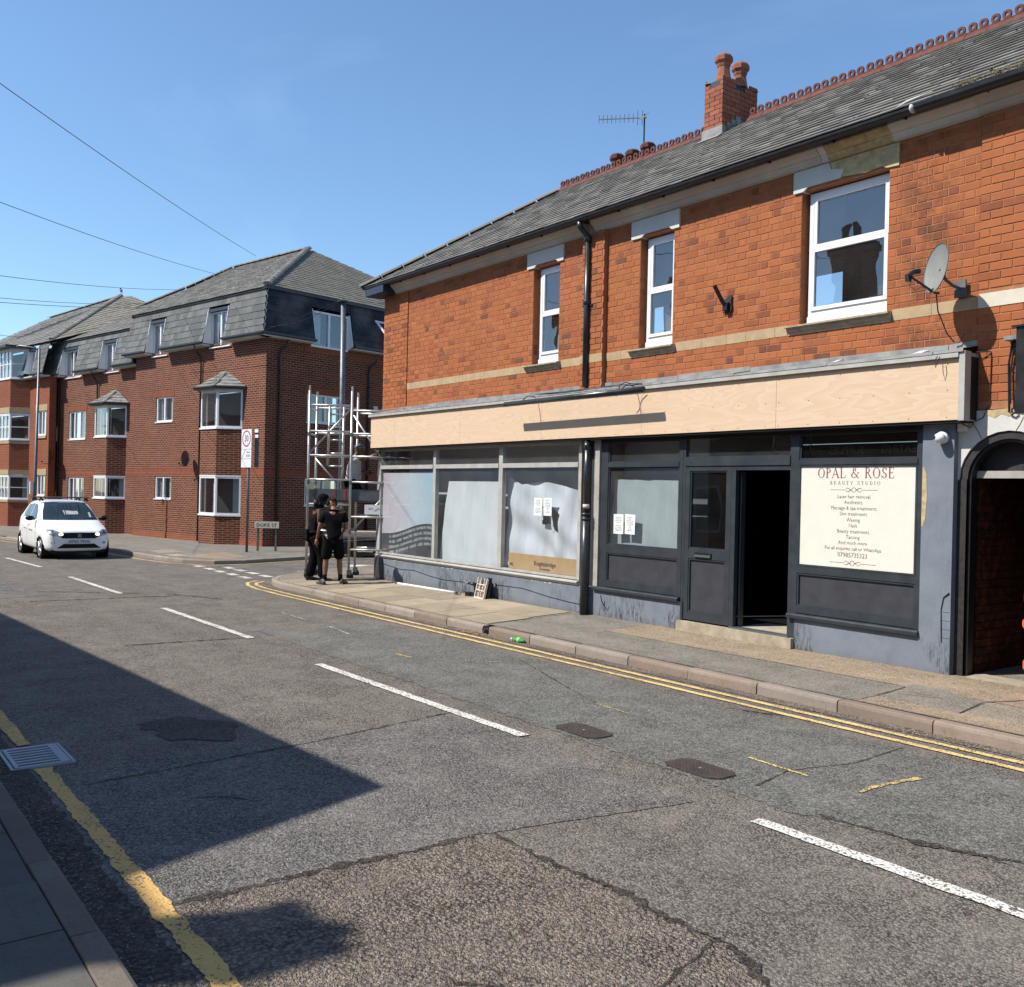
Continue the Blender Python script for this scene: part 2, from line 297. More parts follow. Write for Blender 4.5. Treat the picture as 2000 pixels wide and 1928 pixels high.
def ply(nt, b):
    c = wpos(nt); g = nt.nodes.new('ShaderNodeNewGeometry').outputs['Random Per Island']
    ad = nt.nodes.new('ShaderNodeVectorMath'); ad.operation = 'ADD'; nt.links.new(c, ad.inputs[0])
    cx = nt.nodes.new('ShaderNodeCombineXYZ'); nt.links.new(mth(nt, 'MULTIPLY', g, 19.0), cx.inputs[0]); nt.links.new(cx.outputs[0], ad.inputs[1])
    m = nt.nodes.new('ShaderNodeMapping'); m.inputs['Scale'].default_value = (0.5, 1, 2.6); nt.links.new(ad.outputs[0], m.inputs[0])
    n1 = noise(nt, m.outputs[0], 1.15, 3, 0.5, 0.4)
    rings = mth(nt, 'FRACT', mth(nt, 'MULTIPLY', n1, 14.0))
    m2 = nt.nodes.new('ShaderNodeMapping'); m2.inputs['Scale'].default_value = (3, 3, 60); nt.links.new(c, m2.inputs[0])
    n2 = noise(nt, m2.outputs[0], 2, 3)
    cc = mixc(nt, rng(nt, rings, 0.0, 1.0, 0, 0.4), (0.58, 0.44, 0.31), (0.43, 0.295, 0.19))
    cc = mixc(nt, rng(nt, n2, 0.4, 0.8, 0, 0.25), cc, (0.5, 0.35, 0.225))
    cc = mixc(nt, rng(nt, g, 0, 1, 0, 0.15), cc, (0.56, 0.385, 0.25))
    nt.links.new(cc, b.inputs['Base Color'])
M_['ply'] = mat('raw_plywood', ply, (0.62, 0.455, 0.315), 0.7)
M_['soffit'] = simple('dark_soffit', (0.02, 0.02, 0.02), 0.8)
def glassm(name, tint=(0.9, 0.95, 0.97), refl=1.0, f0=0.06, dust=0.05):
    m = bpy.data.materials.new(name); m.use_nodes = True; nt = m.node_tree; nt.nodes.clear()
    out = nt.nodes.new('ShaderNodeOutputMaterial'); tr = nt.nodes.new('ShaderNodeBsdfTransparent'); gl = nt.nodes.new('ShaderNodeBsdfGlossy')
    tr.inputs[0].default_value = (*tint, 1); gl.inputs['Roughness'].default_value = 0.01; gl.inputs[0].default_value = (0.95, 0.97, 1, 1)
    c = wpos(nt); nb = bump(nt, noise(nt, c, 1.1, 2, 0.5), 0.25, 0.02); nt.links.new(nb, gl.inputs['Normal'])
    gi = nt.nodes.new('ShaderNodeNewGeometry'); dt = nt.nodes.new('ShaderNodeVectorMath'); dt.operation = 'DOT_PRODUCT'; nt.links.new(gi.outputs['Incoming'], dt.inputs[0]); nt.links.new(gi.outputs['Normal'], dt.inputs[1])
    fr = mth(nt, 'POWER', mth(nt, 'SUBTRACT', 1.0, mth(nt, 'ABSOLUTE', dt.outputs['Value'])), 5.0)
    k = mth(nt, 'MINIMUM', mth(nt, 'ADD', mth(nt, 'MULTIPLY', fr, refl), f0), 0.9)
    df = nt.nodes.new('ShaderNodeBsdfDiffuse'); df.inputs[0].default_value = (0.5, 0.5, 0.48, 1); m0 = nt.nodes.new('ShaderNodeMixShader'); nd = noise(nt, c, 2.5, 6, 0.7); nt.links.new(rng(nt, nd, 0.3, 0.75, dust * 0.4, dust * 1.8), m0.inputs[0]); nt.links.new(tr.outputs[0], m0.inputs[1]); nt.links.new(df.outputs[0], m0.inputs[2])
    mx = nt.nodes.new('ShaderNodeMixShader'); nt.links.new(k, mx.inputs[0]); nt.links.new(m0.outputs[0], mx.inputs[1]); nt.links.new(gl.outputs[0], mx.inputs[2])
    nt.links.new(mx.outputs[0], out.inputs[0]); m.diffuse_color = (0.1, 0.15, 0.2, 1)
    return m
M_['glass'] = glassm('window_glass')
M_['glass_up'] = glassm('upper_window_glass', (0.75, 0.8, 0.82), 2.0, 0.14, 0.02)
M_['glass_dark'] = glassm('dark_glass', (0.25, 0.28, 0.3), 1.4, 0.06, 0.01)
M_['backing'] = mat('grey_window_backing', None, (0.42, 0.42, 0.43), 0.95)
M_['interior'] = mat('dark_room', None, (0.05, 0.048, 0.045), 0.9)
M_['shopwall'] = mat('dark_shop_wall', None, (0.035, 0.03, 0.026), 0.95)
M_['floor_shop'] = simple('pale_shop_floor', (0.42, 0.36, 0.28), 0.5)
M_['curtain'] = simple('net_curtain', (0.42, 0.42, 0.42), 0.95, var=0.1)
def foldm(name, col, amp=0.3):
    def fn(nt, b):
        c = wpos(nt); m = nt.nodes.new('ShaderNodeMapping'); m.inputs['Scale'].default_value = (6, 1, 1.1); nt.links.new(c, m.inputs[0])
        n1 = noise(nt, m.outputs[0], 1, 4, 0.6)
        nt.links.new(mixc(nt, rng(nt, n1, 0.3, 0.7), col, [x * (1 - amp) for x in col]), b.inputs['Base Color'])
        nt.links.new(bump(nt, n1, 0.5, 0.05), b.inputs['Normal'])
    return mat(name, fn, col, 0.9)
M_['wpaper'] = foldm('grey_lining_paper', (0.52, 0.53, 0.535), 0.06)
M_['wpaper2'] = foldm('greenish_lining_paper', (0.30, 0.33, 0.33), 0.08)
M_['wplastic'] = foldm('creased_grey_sheet', (0.52, 0.52, 0.54), 0.12)
M_['card'] = simple('cardboard', (0.42, 0.26, 0.12), 0.9, var=0.1)
M_['paper'] = simple('white_paper', (0.66, 0.68, 0.66), 0.8, var=0.03)
M_['ink'] = mat('black_ink', None, (0.03, 0.03, 0.035), 0.8)
M_['sign_cream'] = simple('cream_sign_vinyl', (0.62, 0.59, 0.51), 0.6, var=0.02, bumps=0.02)
M_['sign_rose'] = mat('rose_brown_lettering', None, (0.22, 0.055, 0.05), 0.6)
M_['sign_grey'] = mat('grey_brown_lettering', None, (0.17, 0.14, 0.115), 0.6)
M_['white'] = mat('white_sign', None, (0.62, 0.63, 0.64), 0.5)
M_['red'] = mat('sign_red', None, (0.42, 0.012, 0.02), 0.5)
M_['grey_sign'] = mat('sign_grey', None, (0.3, 0.32, 0.33), 0.5)
M_['orange'] = mat('orange_plastic', None, (0.85, 0.11, 0.04), 0.45)

# ------------------------------------------------------------------ mesh helpers
class MB:
    def __init__(s): s.v = []; s.f = []
    def add(s, vs, fs):
        o = len(s.v); s.v += [tuple(p) for p in vs]; s.f += [tuple(i + o for i in q) for q in fs]; return s
    def box(s, x0, x1, y0, y1, z0, z1, skip=''):
        x0, x1 = min(x0, x1), max(x0, x1); y0, y1 = min(y0, y1), max(y0, y1); z0, z1 = min(z0, z1), max(z0, z1)
        v = [(x0, y0, z0), (x1, y0, z0), (x1, y1, z0), (x0, y1, z0), (x0, y0, z1), (x1, y0, z1), (x1, y1, z1), (x0, y1, z1)]
        fs = {'b': (0, 3, 2, 1), 't': (4, 5, 6, 7), 'f': (0, 1, 5, 4), 'k': (2, 3, 7, 6), 'r': (1, 2, 6, 5), 'l': (3, 0, 4, 7)}
        return s.add(v, [q for k, q in fs.items() if k not in skip])
    def hexa(s, v):        # eight corners: bottom 4 ccw, top 4 ccw
        return s.add(v, [(0, 3, 2, 1), (4, 5, 6, 7), (0, 1, 5, 4), (2, 3, 7, 6), (1, 2, 6, 5), (3, 0, 4, 7)])
    def prism(s, poly, z0, z1):
        n = len(poly); a = sum(poly[i][0] * poly[(i + 1) % n][1] - poly[(i + 1) % n][0] * poly[i][1] for i in range(n))
        if a < 0: poly = poly[::-1]
        g0 = z0 if callable(z0) else (lambda x, y: z0); g1 = z1 if callable(z1) else (lambda x, y: z1)
        v = [(x, y, g0(x, y)) for x, y in poly] + [(x, y, g1(x, y)) for x, y in poly]
        fs = [tuple(range(n - 1, -1, -1)), tuple(range(n, 2 * n))] + [(i, (i + 1) % n, n + (i + 1) % n, n + i) for i in range(n)]
        return s.add(v, fs)
    def ext(s, poly, axis, a0, a1):   # polygon in the other two axes, extruded along axis
        n = len(poly)
        def P(p, a):
            return {'x': (a, p[0], p[1]), 'y': (p[0], a, p[1]), 'z': (p[0], p[1], a)}[axis]
        v = [P(p, a0) for p in poly] + [P(p, a1) for p in poly]
        return s.add(v, [tuple(range(n - 1, -1, -1)), tuple(range(n, 2 * n))] + [(i, (i + 1) % n, n + (i + 1) % n, n + i) for i in range(n)])
    def tube(s, pts, r, seg=8, cap=True):
        pts = [Vector(p) for p in pts]; n = len(pts); rr = r if isinstance(r, (list, tuple)) else [r] * n
        v = []; t = (pts[1] - pts[0]).normalized(); a = t.orthogonal().normalized()
        for i, p in enumerate(pts):
            if n > 1:
                t2 = (pts[min(i + 1, n - 1)] - pts[max(i - 1, 0)]).normalized()
                a = (a - t2 * a.dot(t2)); a = a.normalized() if a.length > 1e-6 else t2.orthogonal().normalized(); b = t2.cross(a)
            for k in range(seg):
                th = 2 * pi * k / seg; v.append(tuple(p + (a * cos(th) + b * sin(th)) * rr[i]))
        fs = [(i * seg + k, i * seg + (k + 1) % seg, (i + 1) * seg + (k + 1) % seg, (i + 1) * seg + k) for i in range(n - 1) for k in range(seg)]
        if cap: fs += [tuple(range(seg - 1, -1, -1)), tuple(range((n - 1) * seg, n * seg))]
        return s.add(v, fs)
    def lathe(s, prof, c=(0, 0, 0), seg=16, axis='z'):
        v = []; n = len(prof)
        for r, z in prof:
            for k in range(seg):
                th = 2 * pi * k / seg; p = (r * cos(th), r * sin(th), z)
                if axis == 'y': p = (p[0], p[2], p[1])
                if axis == 'x': p = (p[2], p[0], p[1])
                v.append((c[0] + p[0], c[1] + p[1], c[2] + p[2]))
        fs = [(i * seg + k, i * seg + (k + 1) % seg, (i + 1) * seg + (k + 1) % seg, (i + 1) * seg + k) for i in range(n - 1) for k in range(seg)]
        fs += [tuple(range(seg - 1, -1, -1)), tuple(range((n - 1) * seg, n * seg))]
        return s.add(v, fs)
    def ell(s, c, r, seg=12, rings=8, mtx=None):
        v = []
        for i in range(rings + 1):
            ph = -pi / 2 + pi * i / rings
            for k in range(seg):
                th = 2 * pi * k / seg; p = Vector((cos(ph) * cos(th) * r[0], cos(ph) * sin(th) * r[1], sin(ph) * r[2]))
                if mtx: p = mtx @ p
                v.append((c[0] + p[0], c[1] + p[1], c[2] + p[2]))
        return s.add(v, [(i * seg + k, i * seg + (k + 1) % seg, (i + 1) * seg + (k + 1) % seg, (i + 1) * seg + k) for i in range(rings) for k in range(seg)])
    def mesh(s, name, m, smooth=False, fix=False, uv=True):
        me = bpy.data.meshes.new(name); me.from_pydata(s.v, [], s.f); me.validate()
        if fix:
            bm = bmesh.new(); bm.from_mesh(me); bmesh.ops.remove_doubles(bm, verts=bm.verts, dist=1e-5); bmesh.ops.recalc_face_normals(bm, faces=bm.faces); bm.to_mesh(me); bm.free()
        me.update()
        if uv:
            ul = me.uv_layers.new(name='UVMap').data
            for p in me.polygons:
                n = p.normal; a = abs(n.x), abs(n.y), abs(n.z)
                for li in p.loop_indices:
                    co = me.vertices[me.loops[li].vertex_index].co
                    if a[2] > 0.8: ul[li].uv = (co.x, co.y)
                    elif a[0] > a[1]: ul[li].uv = (co.y, co.z)
                    else: ul[li].uv = (co.x, co.z)
        if smooth:
            for p in me.polygons: p.use_smooth = True
        if m: me.materials.append(M_[m] if isinstance(m, str) else m)
        return me
    def obj(s, name, m, parent=None, smooth=False, fix=False, loc=None, kind=None):
        o = bpy.data.objects.new(name, s.mesh(name, m, smooth, fix)); COL.objects.link(o)
        if loc is not None: o.location = loc
        if parent: o.parent = parent
        if kind: o['kind'] = kind
        return o
def inst(name, me, parent=None, loc=(0, 0, 0), rot=None, kind=None):
    o = bpy.data.objects.new(name, me); COL.objects.link(o); o.location = loc
    if rot: o.rotation_euler = rot
    if parent: o.parent = parent
    if kind: o['kind'] = kind
    return o
def thing(name, label, cat, loc=(0, 0, 0), rz=0, group=None):
    o = bpy.data.objects.new(name, None); COL.objects.link(o); o.location = loc; o.rotation_euler = (0, 0, rz); o.empty_display_size = 0.2
    return tag(o, label, cat, group)
def tag(o, label, cat, group=None):
    o['label'] = label; o['category'] = cat
    if group: o['group'] = group
    return o
def join(name, meshes_mats, parent=None):
    pass
def gz(x): return 0.005 * x
def pz(x, y, y0=7.7, k=0.02):          # right-hand pavement surface
    return gz(x) + 0.115 + k * max(0.0, y - y0)
def pz_l(x, y): return gz(x) + 0.12
def txt(name, body, size, m, parent, loc, rot=(pi / 2, 0, 0), align='CENTER', sx=1.0, space=1.0, ext=0.0015, thin=0.0):
    cu = bpy.data.curves.new(name, 'FONT'); cu.body = body; cu.size = size; cu.align_x = align; cu.align_y = 'CENTER'; cu.space_character = space; cu.extrude = ext; cu.resolution_u = 2; cu.offset = -thin
    to = bpy.data.objects.new(name, cu); COL.objects.link(to)
    me = bpy.data.meshes.new_from_object(to.evaluated_get(bpy.context.evaluated_depsgraph_get()))
    bpy.data.objects.remove(to); me.name = name; me.materials.clear(); me.materials.append(M_[m] if isinstance(m, str) else m)
    o = inst(name, me, parent, loc, rot); o.scale = (sx, 1, 1); return o
# ------------------------------------------------------------------ ground, roads, pavements, markings
def sheet(name, poly, m, dz, parent=None, kind='structure', jag=0, zf=None):
    zf = zf or (lambda x, y: gz(x))
    if jag:
        out = []; rnd = random.Random(len(poly) * 31 + int(abs(poly[0][0]) * 10))
        for i in range(len(poly)):
            a = Vector(poly[i]); b = Vector(poly[(i + 1) % len(poly)]); n = max(1, int((b - a).length / 0.05))
            for k in range(n):
                p = a.lerp(b, k / n); out.append((p.x + rnd.uniform(-jag, jag), p.y + rnd.uniform(-jag, jag)))
        poly = out
    mb = MB(); mb.add([(x, y, zf(x, y) + dz) for x, y in poly], [tuple(range(len(poly)))])
    o = mb.obj(name, m, parent)
    me = o.data
    bm = bmesh.new(); bm.from_mesh(me)
    for f in bm.faces:
        f.normal_update()
        if f.normal.z < 0: f.normal_flip()
    if len(poly) > 4: bmesh.ops.triangulate(bm, faces=bm.faces)
    bm.to_mesh(me); bm.free()
    if kind: o['kind'] = kind
    return o
def strip(name, pts, wd, m, dz, parent=None, jag=0.0, step=0.08, zf=None, kind='structure'):
    zf = zf or (lambda x, y: gz(x)); rnd = random.Random(int(abs(pts[0][0] * 77 + pts[0][1] * 13)))
    P = []
    for i in range(len(pts) - 1):
        a = Vector(pts[i][:2]); b = Vector(pts[i + 1][:2]); n = max(1, int((b - a).length / step))
        P += [a.lerp(b, k / n) for k in range(n)]
    P.append(Vector(pts[-1][:2])); V = []; F = []
    w0 = [0.0, 0.0]
    for i, p in enumerate(P):
        t = (P[min(i + 1, len(P) - 1)] - P[max(i - 1, 0)]).normalized(); n = Vector((-t.y, t.x))
        for q_, s in enumerate((-1, 1)):
            w0[q_] = w0[q_] * .55 + rnd.uniform(-jag, jag) * .75
            q = p + n * s * max(wd * .06, wd / 2 + w0[q_]); V.append((q.x, q.y, zf(q.x, q.y) + dz))
        if i: F.append((2 * i - 2, 2 * i - 1, 2 * i + 1, 2 * i))
    mb = MB(); mb.add(V, F); o = mb.obj(name, m, parent)
    bm = bmesh.new(); bm.from_mesh(o.data)
    for f in bm.faces:
        f.normal_update()
        if f.normal.z < 0: f.normal_flip()
    bm.to_mesh(o.data); bm.free()
    if kind: o['kind'] = kind
    return o

road = sheet('road', [(-400, -250), (150, -250), (150, 400), (-400, 400)], 'road', 0)
# resurfaced bays and utility cuts, each a separate surface seen in the photo
sheet('road_patch', [(-4.4, 1.05), (6, 1.05), (6, 2.3), (-1.9, 3.0), (-2.75, 3.24), (-4.38, 3.2)], 'road_warm', 0.004, jag=0.012)
sheet('road_patch', [(-6.85, 1.05), (-4.4, 1.05), (-4.38, 3.2), (-4.1, 4.6), (-6.95, 4.6)], 'road_blue', 0.0045, jag=0.008)
sheet('road_patch', [(-12.5, 5.05), (-5.5, 5.0), (-3.6, 4.95), (-2.75, 5.2), (6, 5.35), (6, 7.0), (-12.5, 6.9)], 'road_green', 0.004, jag=0.03)
sheet('road_patch', [(-26, 1.2), (-17.9, 1.4), (-18.3, 3.6), (-26, 3.4)], 'road_blue', 0.004, jag=0.02)
for pts, wd in [([(-4.42, 1.35), (-4.43, 2.2), (-4.38, 2.7), (-4.4, 3.15)], 0.036), ([(-4.36, 3.19), (-3.78, 3.2), (-3.45, 3.25)], 0.03), ([(-3.45, 3.25), (-3.0, 3.22), (-2.7, 3.26), (-2.2, 3.05)], 0.04),
                ([(-6.54, 1.5), (-6.72, 3.1), (-6.92, 4.2), (-7.0, 4.6)], 0.02), ([(-2.75, 3.24), (-2.6, 2.7), (-2.9, 2.3), (-3.1, 2.1)], 0.018),
                ([(-12.1, 3.2), (-12.0, 4.6), (-11.95, 4.9)], 0.03), ([(-17.5, 3.1), (-17.3, 5.6)], 0.04), ([(-19.5, 3), (-17.6, 5.5), (-16.4, 6.0)], 0.03),
                ([(-3.5, 5.05), (-2.9, 5.12), (-2.4, 5.3), (-2.2, 5.25), (-1.5, 5.5)], 0.035), ([(-5.8, 6.9), (-5.3, 7.1)], 0.02), ([(-4.1, 5.2), (-4.2, 5.7), (-4.05, 6.3), (-4.1, 7.0)], 0.014),
                ([(-8.8, 6.8), (-7.2, 6.2), (-6.6, 6.0)], 0.012), ([(-5.9, 2.0), (-5.8, 2.2), (-5.62, 2.3)], 0.015)]:
    strip('tar_seam', pts, wd, 'tar', 0.0065, jag=wd * 0.8, step=0.02)
sheet('road_scar', [(-8.0, 2.25), (-7.4, 2.3), (-7.1, 2.7), (-7.6, 2.9), (-8.1, 2.65)], 'scar', 0.0055, jag=0.05)
sheet('gutter_strip', [(-30, 1.03), (6, 1.03), (6, 1.27), (-30, 1.27)], 'gutter_dark', 0.0075, jag=0.02)
strip('gutter_strip', [(6, 7.56), (-17.6, 7.56), (-18.3, 7.62), (-18.8, 7.78)], 0.17, 'grit', 0.006, jag=0.02)
# painted markings
for a, b, ya, yb, mm in [(-28.3, -24.8, 4.42, 4.62, 'line_white'), (-21.9, -18.05, 4.65, 4.7, 'line_white'), (-15.6, -11.9, 4.72, 4.74, 'line_white'), (-9.75, -6.0, 4.67, 4.68, 'line_white'), (-3.66, 0.2, 4.64, 4.66, 'line_white'), (2.4, 6, 4.65, 4.65, 'line_white')]:
    strip('centre_line_dash', [(a, ya), (b, yb)], 0.105, mm, 0.009, jag=0.007)
strip('yellow_line', [(-30, 0.5), (-16, 1.36), (-7.78, 1.36)], 0.1, 'line_yellow_n', 0.0095, jag=0.012)
strip('yellow_line', [(-7.08, 1.36), (3, 1.36)], 0.1, 'line_yellow_n', 0.0095, jag=0.012, step=0.03)
for off in (0, 1):
    y = 7.35 - 0.2 * off
    pts = [(6, y), (-16.4, y), (-17.8, y + 0.03), (-18.5, y + 0.1 + 0.03 * off), (-18.95 - 0.12 * off, y + 0.28 + 0.05 * off), (-19.2 - 0.2 * off, y + 0.55 + 0.12 * off)]
    strip('double_yellow_line', pts, 0.075, 'line_yellow', 0.009, jag=0.006)
strip('yellow_mark', [(-4.58, 5.72), (-4.3, 5.70), (-4.04, 5.69)], 0.032, 'line_yellow_w', 0.009, jag=0.006, step=0.03)
strip('yellow_mark', [(-3.617, 5.66), (-3.64, 5.8), (-3.57, 6.32)], 0.04, 'line_yellow_w', 0.009, jag=0.012, step=0.03)
strip('yellow_mark', [(-6.6, 5.98), (-6.1, 5.95)], 0.02, 'line_yellow_w', 0.009, jag=0.004)
strip('yellow_mark', [(-9.9, 5.75), (-9.6, 5.77)], 0.05, 'line_yellow_w', 0.009, jag=0.01, step=0.03)
for a in ([(-12.4, 6.1), (-11.6, 6.0)], [(-9.1, 6.15), (-8.8, 6.5)], [(-14.2, 6.15), (-13.2, 6.1)]): strip('faded_white_mark', a, 0.03, 'line_white_w', 0.009, jag=0.01, step=0.04)
for k in range(5): strip('give_way_dash', [(-23.9 + k * 0.84, 8.02 - 0.03 * k), (-23.35 + k * 0.84, 8.0 - 0.03 * k)], 0.2, 'line_white', 0.009, jag=0.01)
for k in range(4): strip('give_way_dash', [(-23.2 + k * 0.84, 8.52 - 0.03 * k), (-22.65 + k * 0.84, 8.5 - 0.03 * k)], 0.2, 'line_white', 0.009, jag=0.01)
sheet('white_road_symbol', [(-22.7, 11.6), (-22.3, 12.6), (-20.8, 12.3), (-21.2, 11.1)], 'line_white', 0.009)
strip('duke_street_centre_line', [(-21.3, 9.6), (-22.0, 13.5)], 0.1, 'line_white', 0.009)
strip('duke_street_centre_line', [(-23.2, 10.2), (-24.2, 14.5)], 0.08, 'line_white_w', 0.009)
strip('yellow_line', [(-50, 2.95), (-37.7, 5.45), (-29.6, 7.2), (-26.4, 7.42), (-24.9, 7.7), (-23.8, 8.3), (-23.85, 9.2), (-25.0, 12.6), (-26.6, 16.5)], 0.09, 'line_yellow', 0.009)
strip('yellow_line', [(-20.35, 9.0), (-20.65, 10), (-20.9, 12), (-22, 18)], 0.08, 'line_yellow', 0.009)

# near-side pavement
pn = thing('pavement_near', 'x', 'x'); del pn['category']; pn['label'] = 'paved footway in shade on the near side'; pn['kind'] = 'structure'
MB().add([(-60, -2.0, gz(-60) + 0.09), (12, -2.0, gz(12) + 0.09), (12, 0.93, gz(12) + 0.085), (-60, 0.93, gz(-60) + 0.085)], [(0, 1, 2, 3)]).obj('bedding', 'black_old', pn)
def chamfer_block(L, W, H, c=0.012, side=-1):   # long stone along x, chamfered on the road side
    mb = MB(); y0, y1 = (0, W)
    prof = [(0, -0.12), (0, H - c * 1.6), (c * 0.35, H - c * 0.5), (c * 1.3, H), (W - 0.004, H), (W, H - 0.004), (W, -0.12)]
    if side > 0: prof = [(W - a, b) for a, b in prof]
    return mb.ext(prof, 'x', 0.005, L - 0.005)
M_['kerb_dark'] = slabm('shaded_kerb', (0.12, 0.1, 0.083), (0.16, 0.135, 0.11))  # kerb copy darkened in colour for the near-side shade
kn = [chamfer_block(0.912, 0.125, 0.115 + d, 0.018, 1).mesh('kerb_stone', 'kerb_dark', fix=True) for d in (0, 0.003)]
x = -5.915 - 0.92 * 14
while x < 5:
    o = inst('kerb_stone', random.choice(kn), pn, (x, 0.905 + random.uniform(-.003, .003), gz(x)), (random.uniform(-.006, .006), 0, random.uniform(-.003, .003))); x += 0.918
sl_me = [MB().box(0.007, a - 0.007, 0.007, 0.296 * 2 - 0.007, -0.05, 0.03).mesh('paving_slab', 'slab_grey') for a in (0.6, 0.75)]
row = 0
for yy in (0.31, -0.29, -0.89, -1.49):
    x = -12.0 + (row % 2) * 0.37
    while x < 4:
        k = random.random() < 0.7; a = 0.75 if k else 0.6
        inst('paving_slab', sl_me[1 if k else 0], pn, (x, yy, gz(x) + 0.085 + random.uniform(-.002, .002)), (random.uniform(-.004, .004), random.uniform(-.003, .003), 0)); x += a
    row += 1

# shop-side pavement
ps = thing('pavement_shops', 'x', 'x'); del ps['category']; ps['label'] = 'sunlit footway in front of the shops'; ps['kind'] = 'structure'
kline = [(-17.6, 7.64), (-18.25, 7.70), (-18.85, 7.92), (-19.35, 8.28), (-19.75, 8.78), (-20.05, 9.4), (-20.25, 10.1), (-20.45, 11), (-21.9, 18), (-27.5, 45)]
def ppoly():
    inner = [(-17.6, 7.765), (-18.21, 7.82), (-18.78, 8.03), (-19.25, 8.37), (-19.63, 8.85), (-19.93, 9.45), (-20.13, 10.12), (-20.33, 11), (-21.78, 18), (-27.4, 45)]
    return [(12, 7.765)] + inner + [(-17.46, 45), (-17.46, 9.95), (12, 9.95)]
pl = ppoly(); mbp = MB(); mbp.add([(a, b, pz(a, b)) for a, b in pl], [tuple(range(len(pl)))]); po = mbp.obj('footway_surface', 'pave_gen', ps)
bm = bmesh.new(); bm.from_mesh(po.data); bmesh.ops.triangulate(bm, faces=bm.faces)
for f in bm.faces:
    f.normal_update()
    if f.normal.z < 0: f.normal_flip()
bm.to_mesh(po.data); bm.free()
zfp = lambda x, y: pz(x, y)
sheet('tarmac_patch', [(-10.83, 7.775), (-5.02, 7.775), (-5.06, 8.66), (-9.42, 8.68), (-9.5, 9.6), (-10.97, 9.6)], 'pave_tar', 0.004, ps, None, 0.006, zfp)
sheet('tarmac_patch', [(-5.0, 8.1), (-4.2, 8.06), (-4.26, 8.6), (-4.75, 8.86), (-5.1, 8.86)], 'pave_tar', 0.0045, ps, None, 0.006, zfp)
sheet('buff_patch', [(-9.42, 8.68), (-3, 8.72), (-3, 9.6), (-9.5, 9.6)], 'pave_buff', 0.003, ps, None, 0.006, zfp)
sheet('buff_patch', [(-5.02, 7.775), (0, 7.775), (0, 8.06), (-5.0, 8.1)], 'pave_buff', 0.003, ps, None, 0.004, zfp)
strip('joint', [(-10.82, 7.8), (-10.98, 9.6)], 0.02, 'gutter_dark', 0.008, ps, 0.004, 0.05, zfp, None)
strip('joint', [(-4.2, 8.05), (-4.28, 8.62), (-4.0, 9.2)], 0.014, 'gutter_dark', 0.008, ps, 0.004, 0.05, zfp, None)
strip('joint', [(-5.0, 8.08), (-5.06, 8.66)], 0.014, 'gutter_dark', 0.008, ps, 0.004, 0.05, zfp, None)
strip('joint', [(-9.42, 8.68), (-5.1, 8.68)], 0.01, 'gutter_dark', 0.008, ps, 0.004, 0.05, zfp, None)
strip('scuff', [(-4.95, 8.35), (-4.7, 8.42), (-4.6, 8.5), (-4.9, 8.52)], 0.02, 'slab', 0.008, ps, 0.006, 0.03, zfp, None)
yr = [(7.775, 8.63), (8.63, 9.52)]
ri = 0
for y0, y1 in yr:
    x = -18.1 + 0.3 * ri
    while x < -11.0:
        a = random.choice([0.62, 0.62, 0.91]) if x + 0.95 < -10.9 else (-10.84 - 0.16 * (ri) - x)
        if x + a > -10.9 - 0.1 * ri: a = -10.86 - 0.12 * ri - x
        sk = -0.09; q = [(x + 0.004, y0 + .004), (x + a - .004, y0 + .004), (x + a - .004 + sk, y1 - .004), (x + .004 + sk, y1 - .004)]
        mb = MB(); dz = random.uniform(0.006, 0.012); mb.prism(q, lambda u, v: pz(u, v) - 0.02, lambda u, v: pz(u, v) + dz)
        if a > 0.08: mb.obj('paving_slab', 'slab', ps)
        x += a
    ri += 1
kr = [chamfer_block(0.915, 0.125, 0.115 + d, 0.02, -1).mesh('kerb_stone', m, fix=True) for d, m in ((0, 'kerb'), (0.003, 'kerb'), (0.0, 'kerb_red'))]
x = -10.63
while x < 6:
    mi = 2 if (x > -5.6 or random.random() < 0.15) else random.choice([0, 1])
    inst('kerb_stone', kr[mi], ps, (x, 7.64 + random.uniform(-.004, .004), gz(x) + random.uniform(-.003, .003)), (random.uniform(-.008, .008), 0, random.uniform(-.004, .004))); x += 0.917
x = -10.78 - 0.917
while x > -17.7:
    inst('kerb_stone', kr[0 if random.random() < 0.6 else 2], ps, (x, 7.64 + random.uniform(-.004, .004), gz(x) + random.uniform(-.003, .003)), (random.uniform(-.008, .008), 0, random.uniform(-.004, .004))); x -= 0.917
me = chamfer_block(x + 0.917 + 17.6, 0.125, 0.115, 0.02, -1).mesh('kerb_stone', 'kerb', fix=True); inst('kerb_stone', me, ps, (-17.6, 7.64, gz(-17.6)))
for i in range(1, len(kline) - 1):        # curved and side-street kerb stones
    a = Vector(kline[i - 1]); b = Vector(kline[i]); L = (b - a).length; nseg = max(1, round(L / 0.75)) if L < 9 else 9
    for k in range(nseg):
        p = a.lerp(b, k / nseg); l2 = L / nseg; t = (b - a).normalized()
        me = chamfer_block(l2, 0.125, 0.11, 0.02, 1).mesh('kerb_stone', 'kerb', fix=True)
        ang = atan2(t.y, t.x); off = Vector((sin(ang), -cos(ang))) * 0
        inst('kerb_stone', me, ps, (p.x + sin(ang) * 0.125, p.y - cos(ang) * 0.125, gz(p.x)), (0, 0, ang))
rb = MB()     # broken end of the kerb
for k in range(14):
    c = (-10.72 + random.uniform(-.05, .06), 7.66 + random.uniform(-.04, .08), gz(-10.7) + random.uniform(0.0, 0.07)); s_ = random.uniform(.012, .035)
    rb.hexa([(c[0] + (dx * s_) * random.uniform(.6, 1.2), c[1] + dy * s_ * random.uniform(.6, 1.2), c[2] + dz * s_ * random.uniform(.5, 1)) for dz in (-1, 1) for dx, dy in ((-1, -1), (1, -1), (1, 1), (-1, 1))])
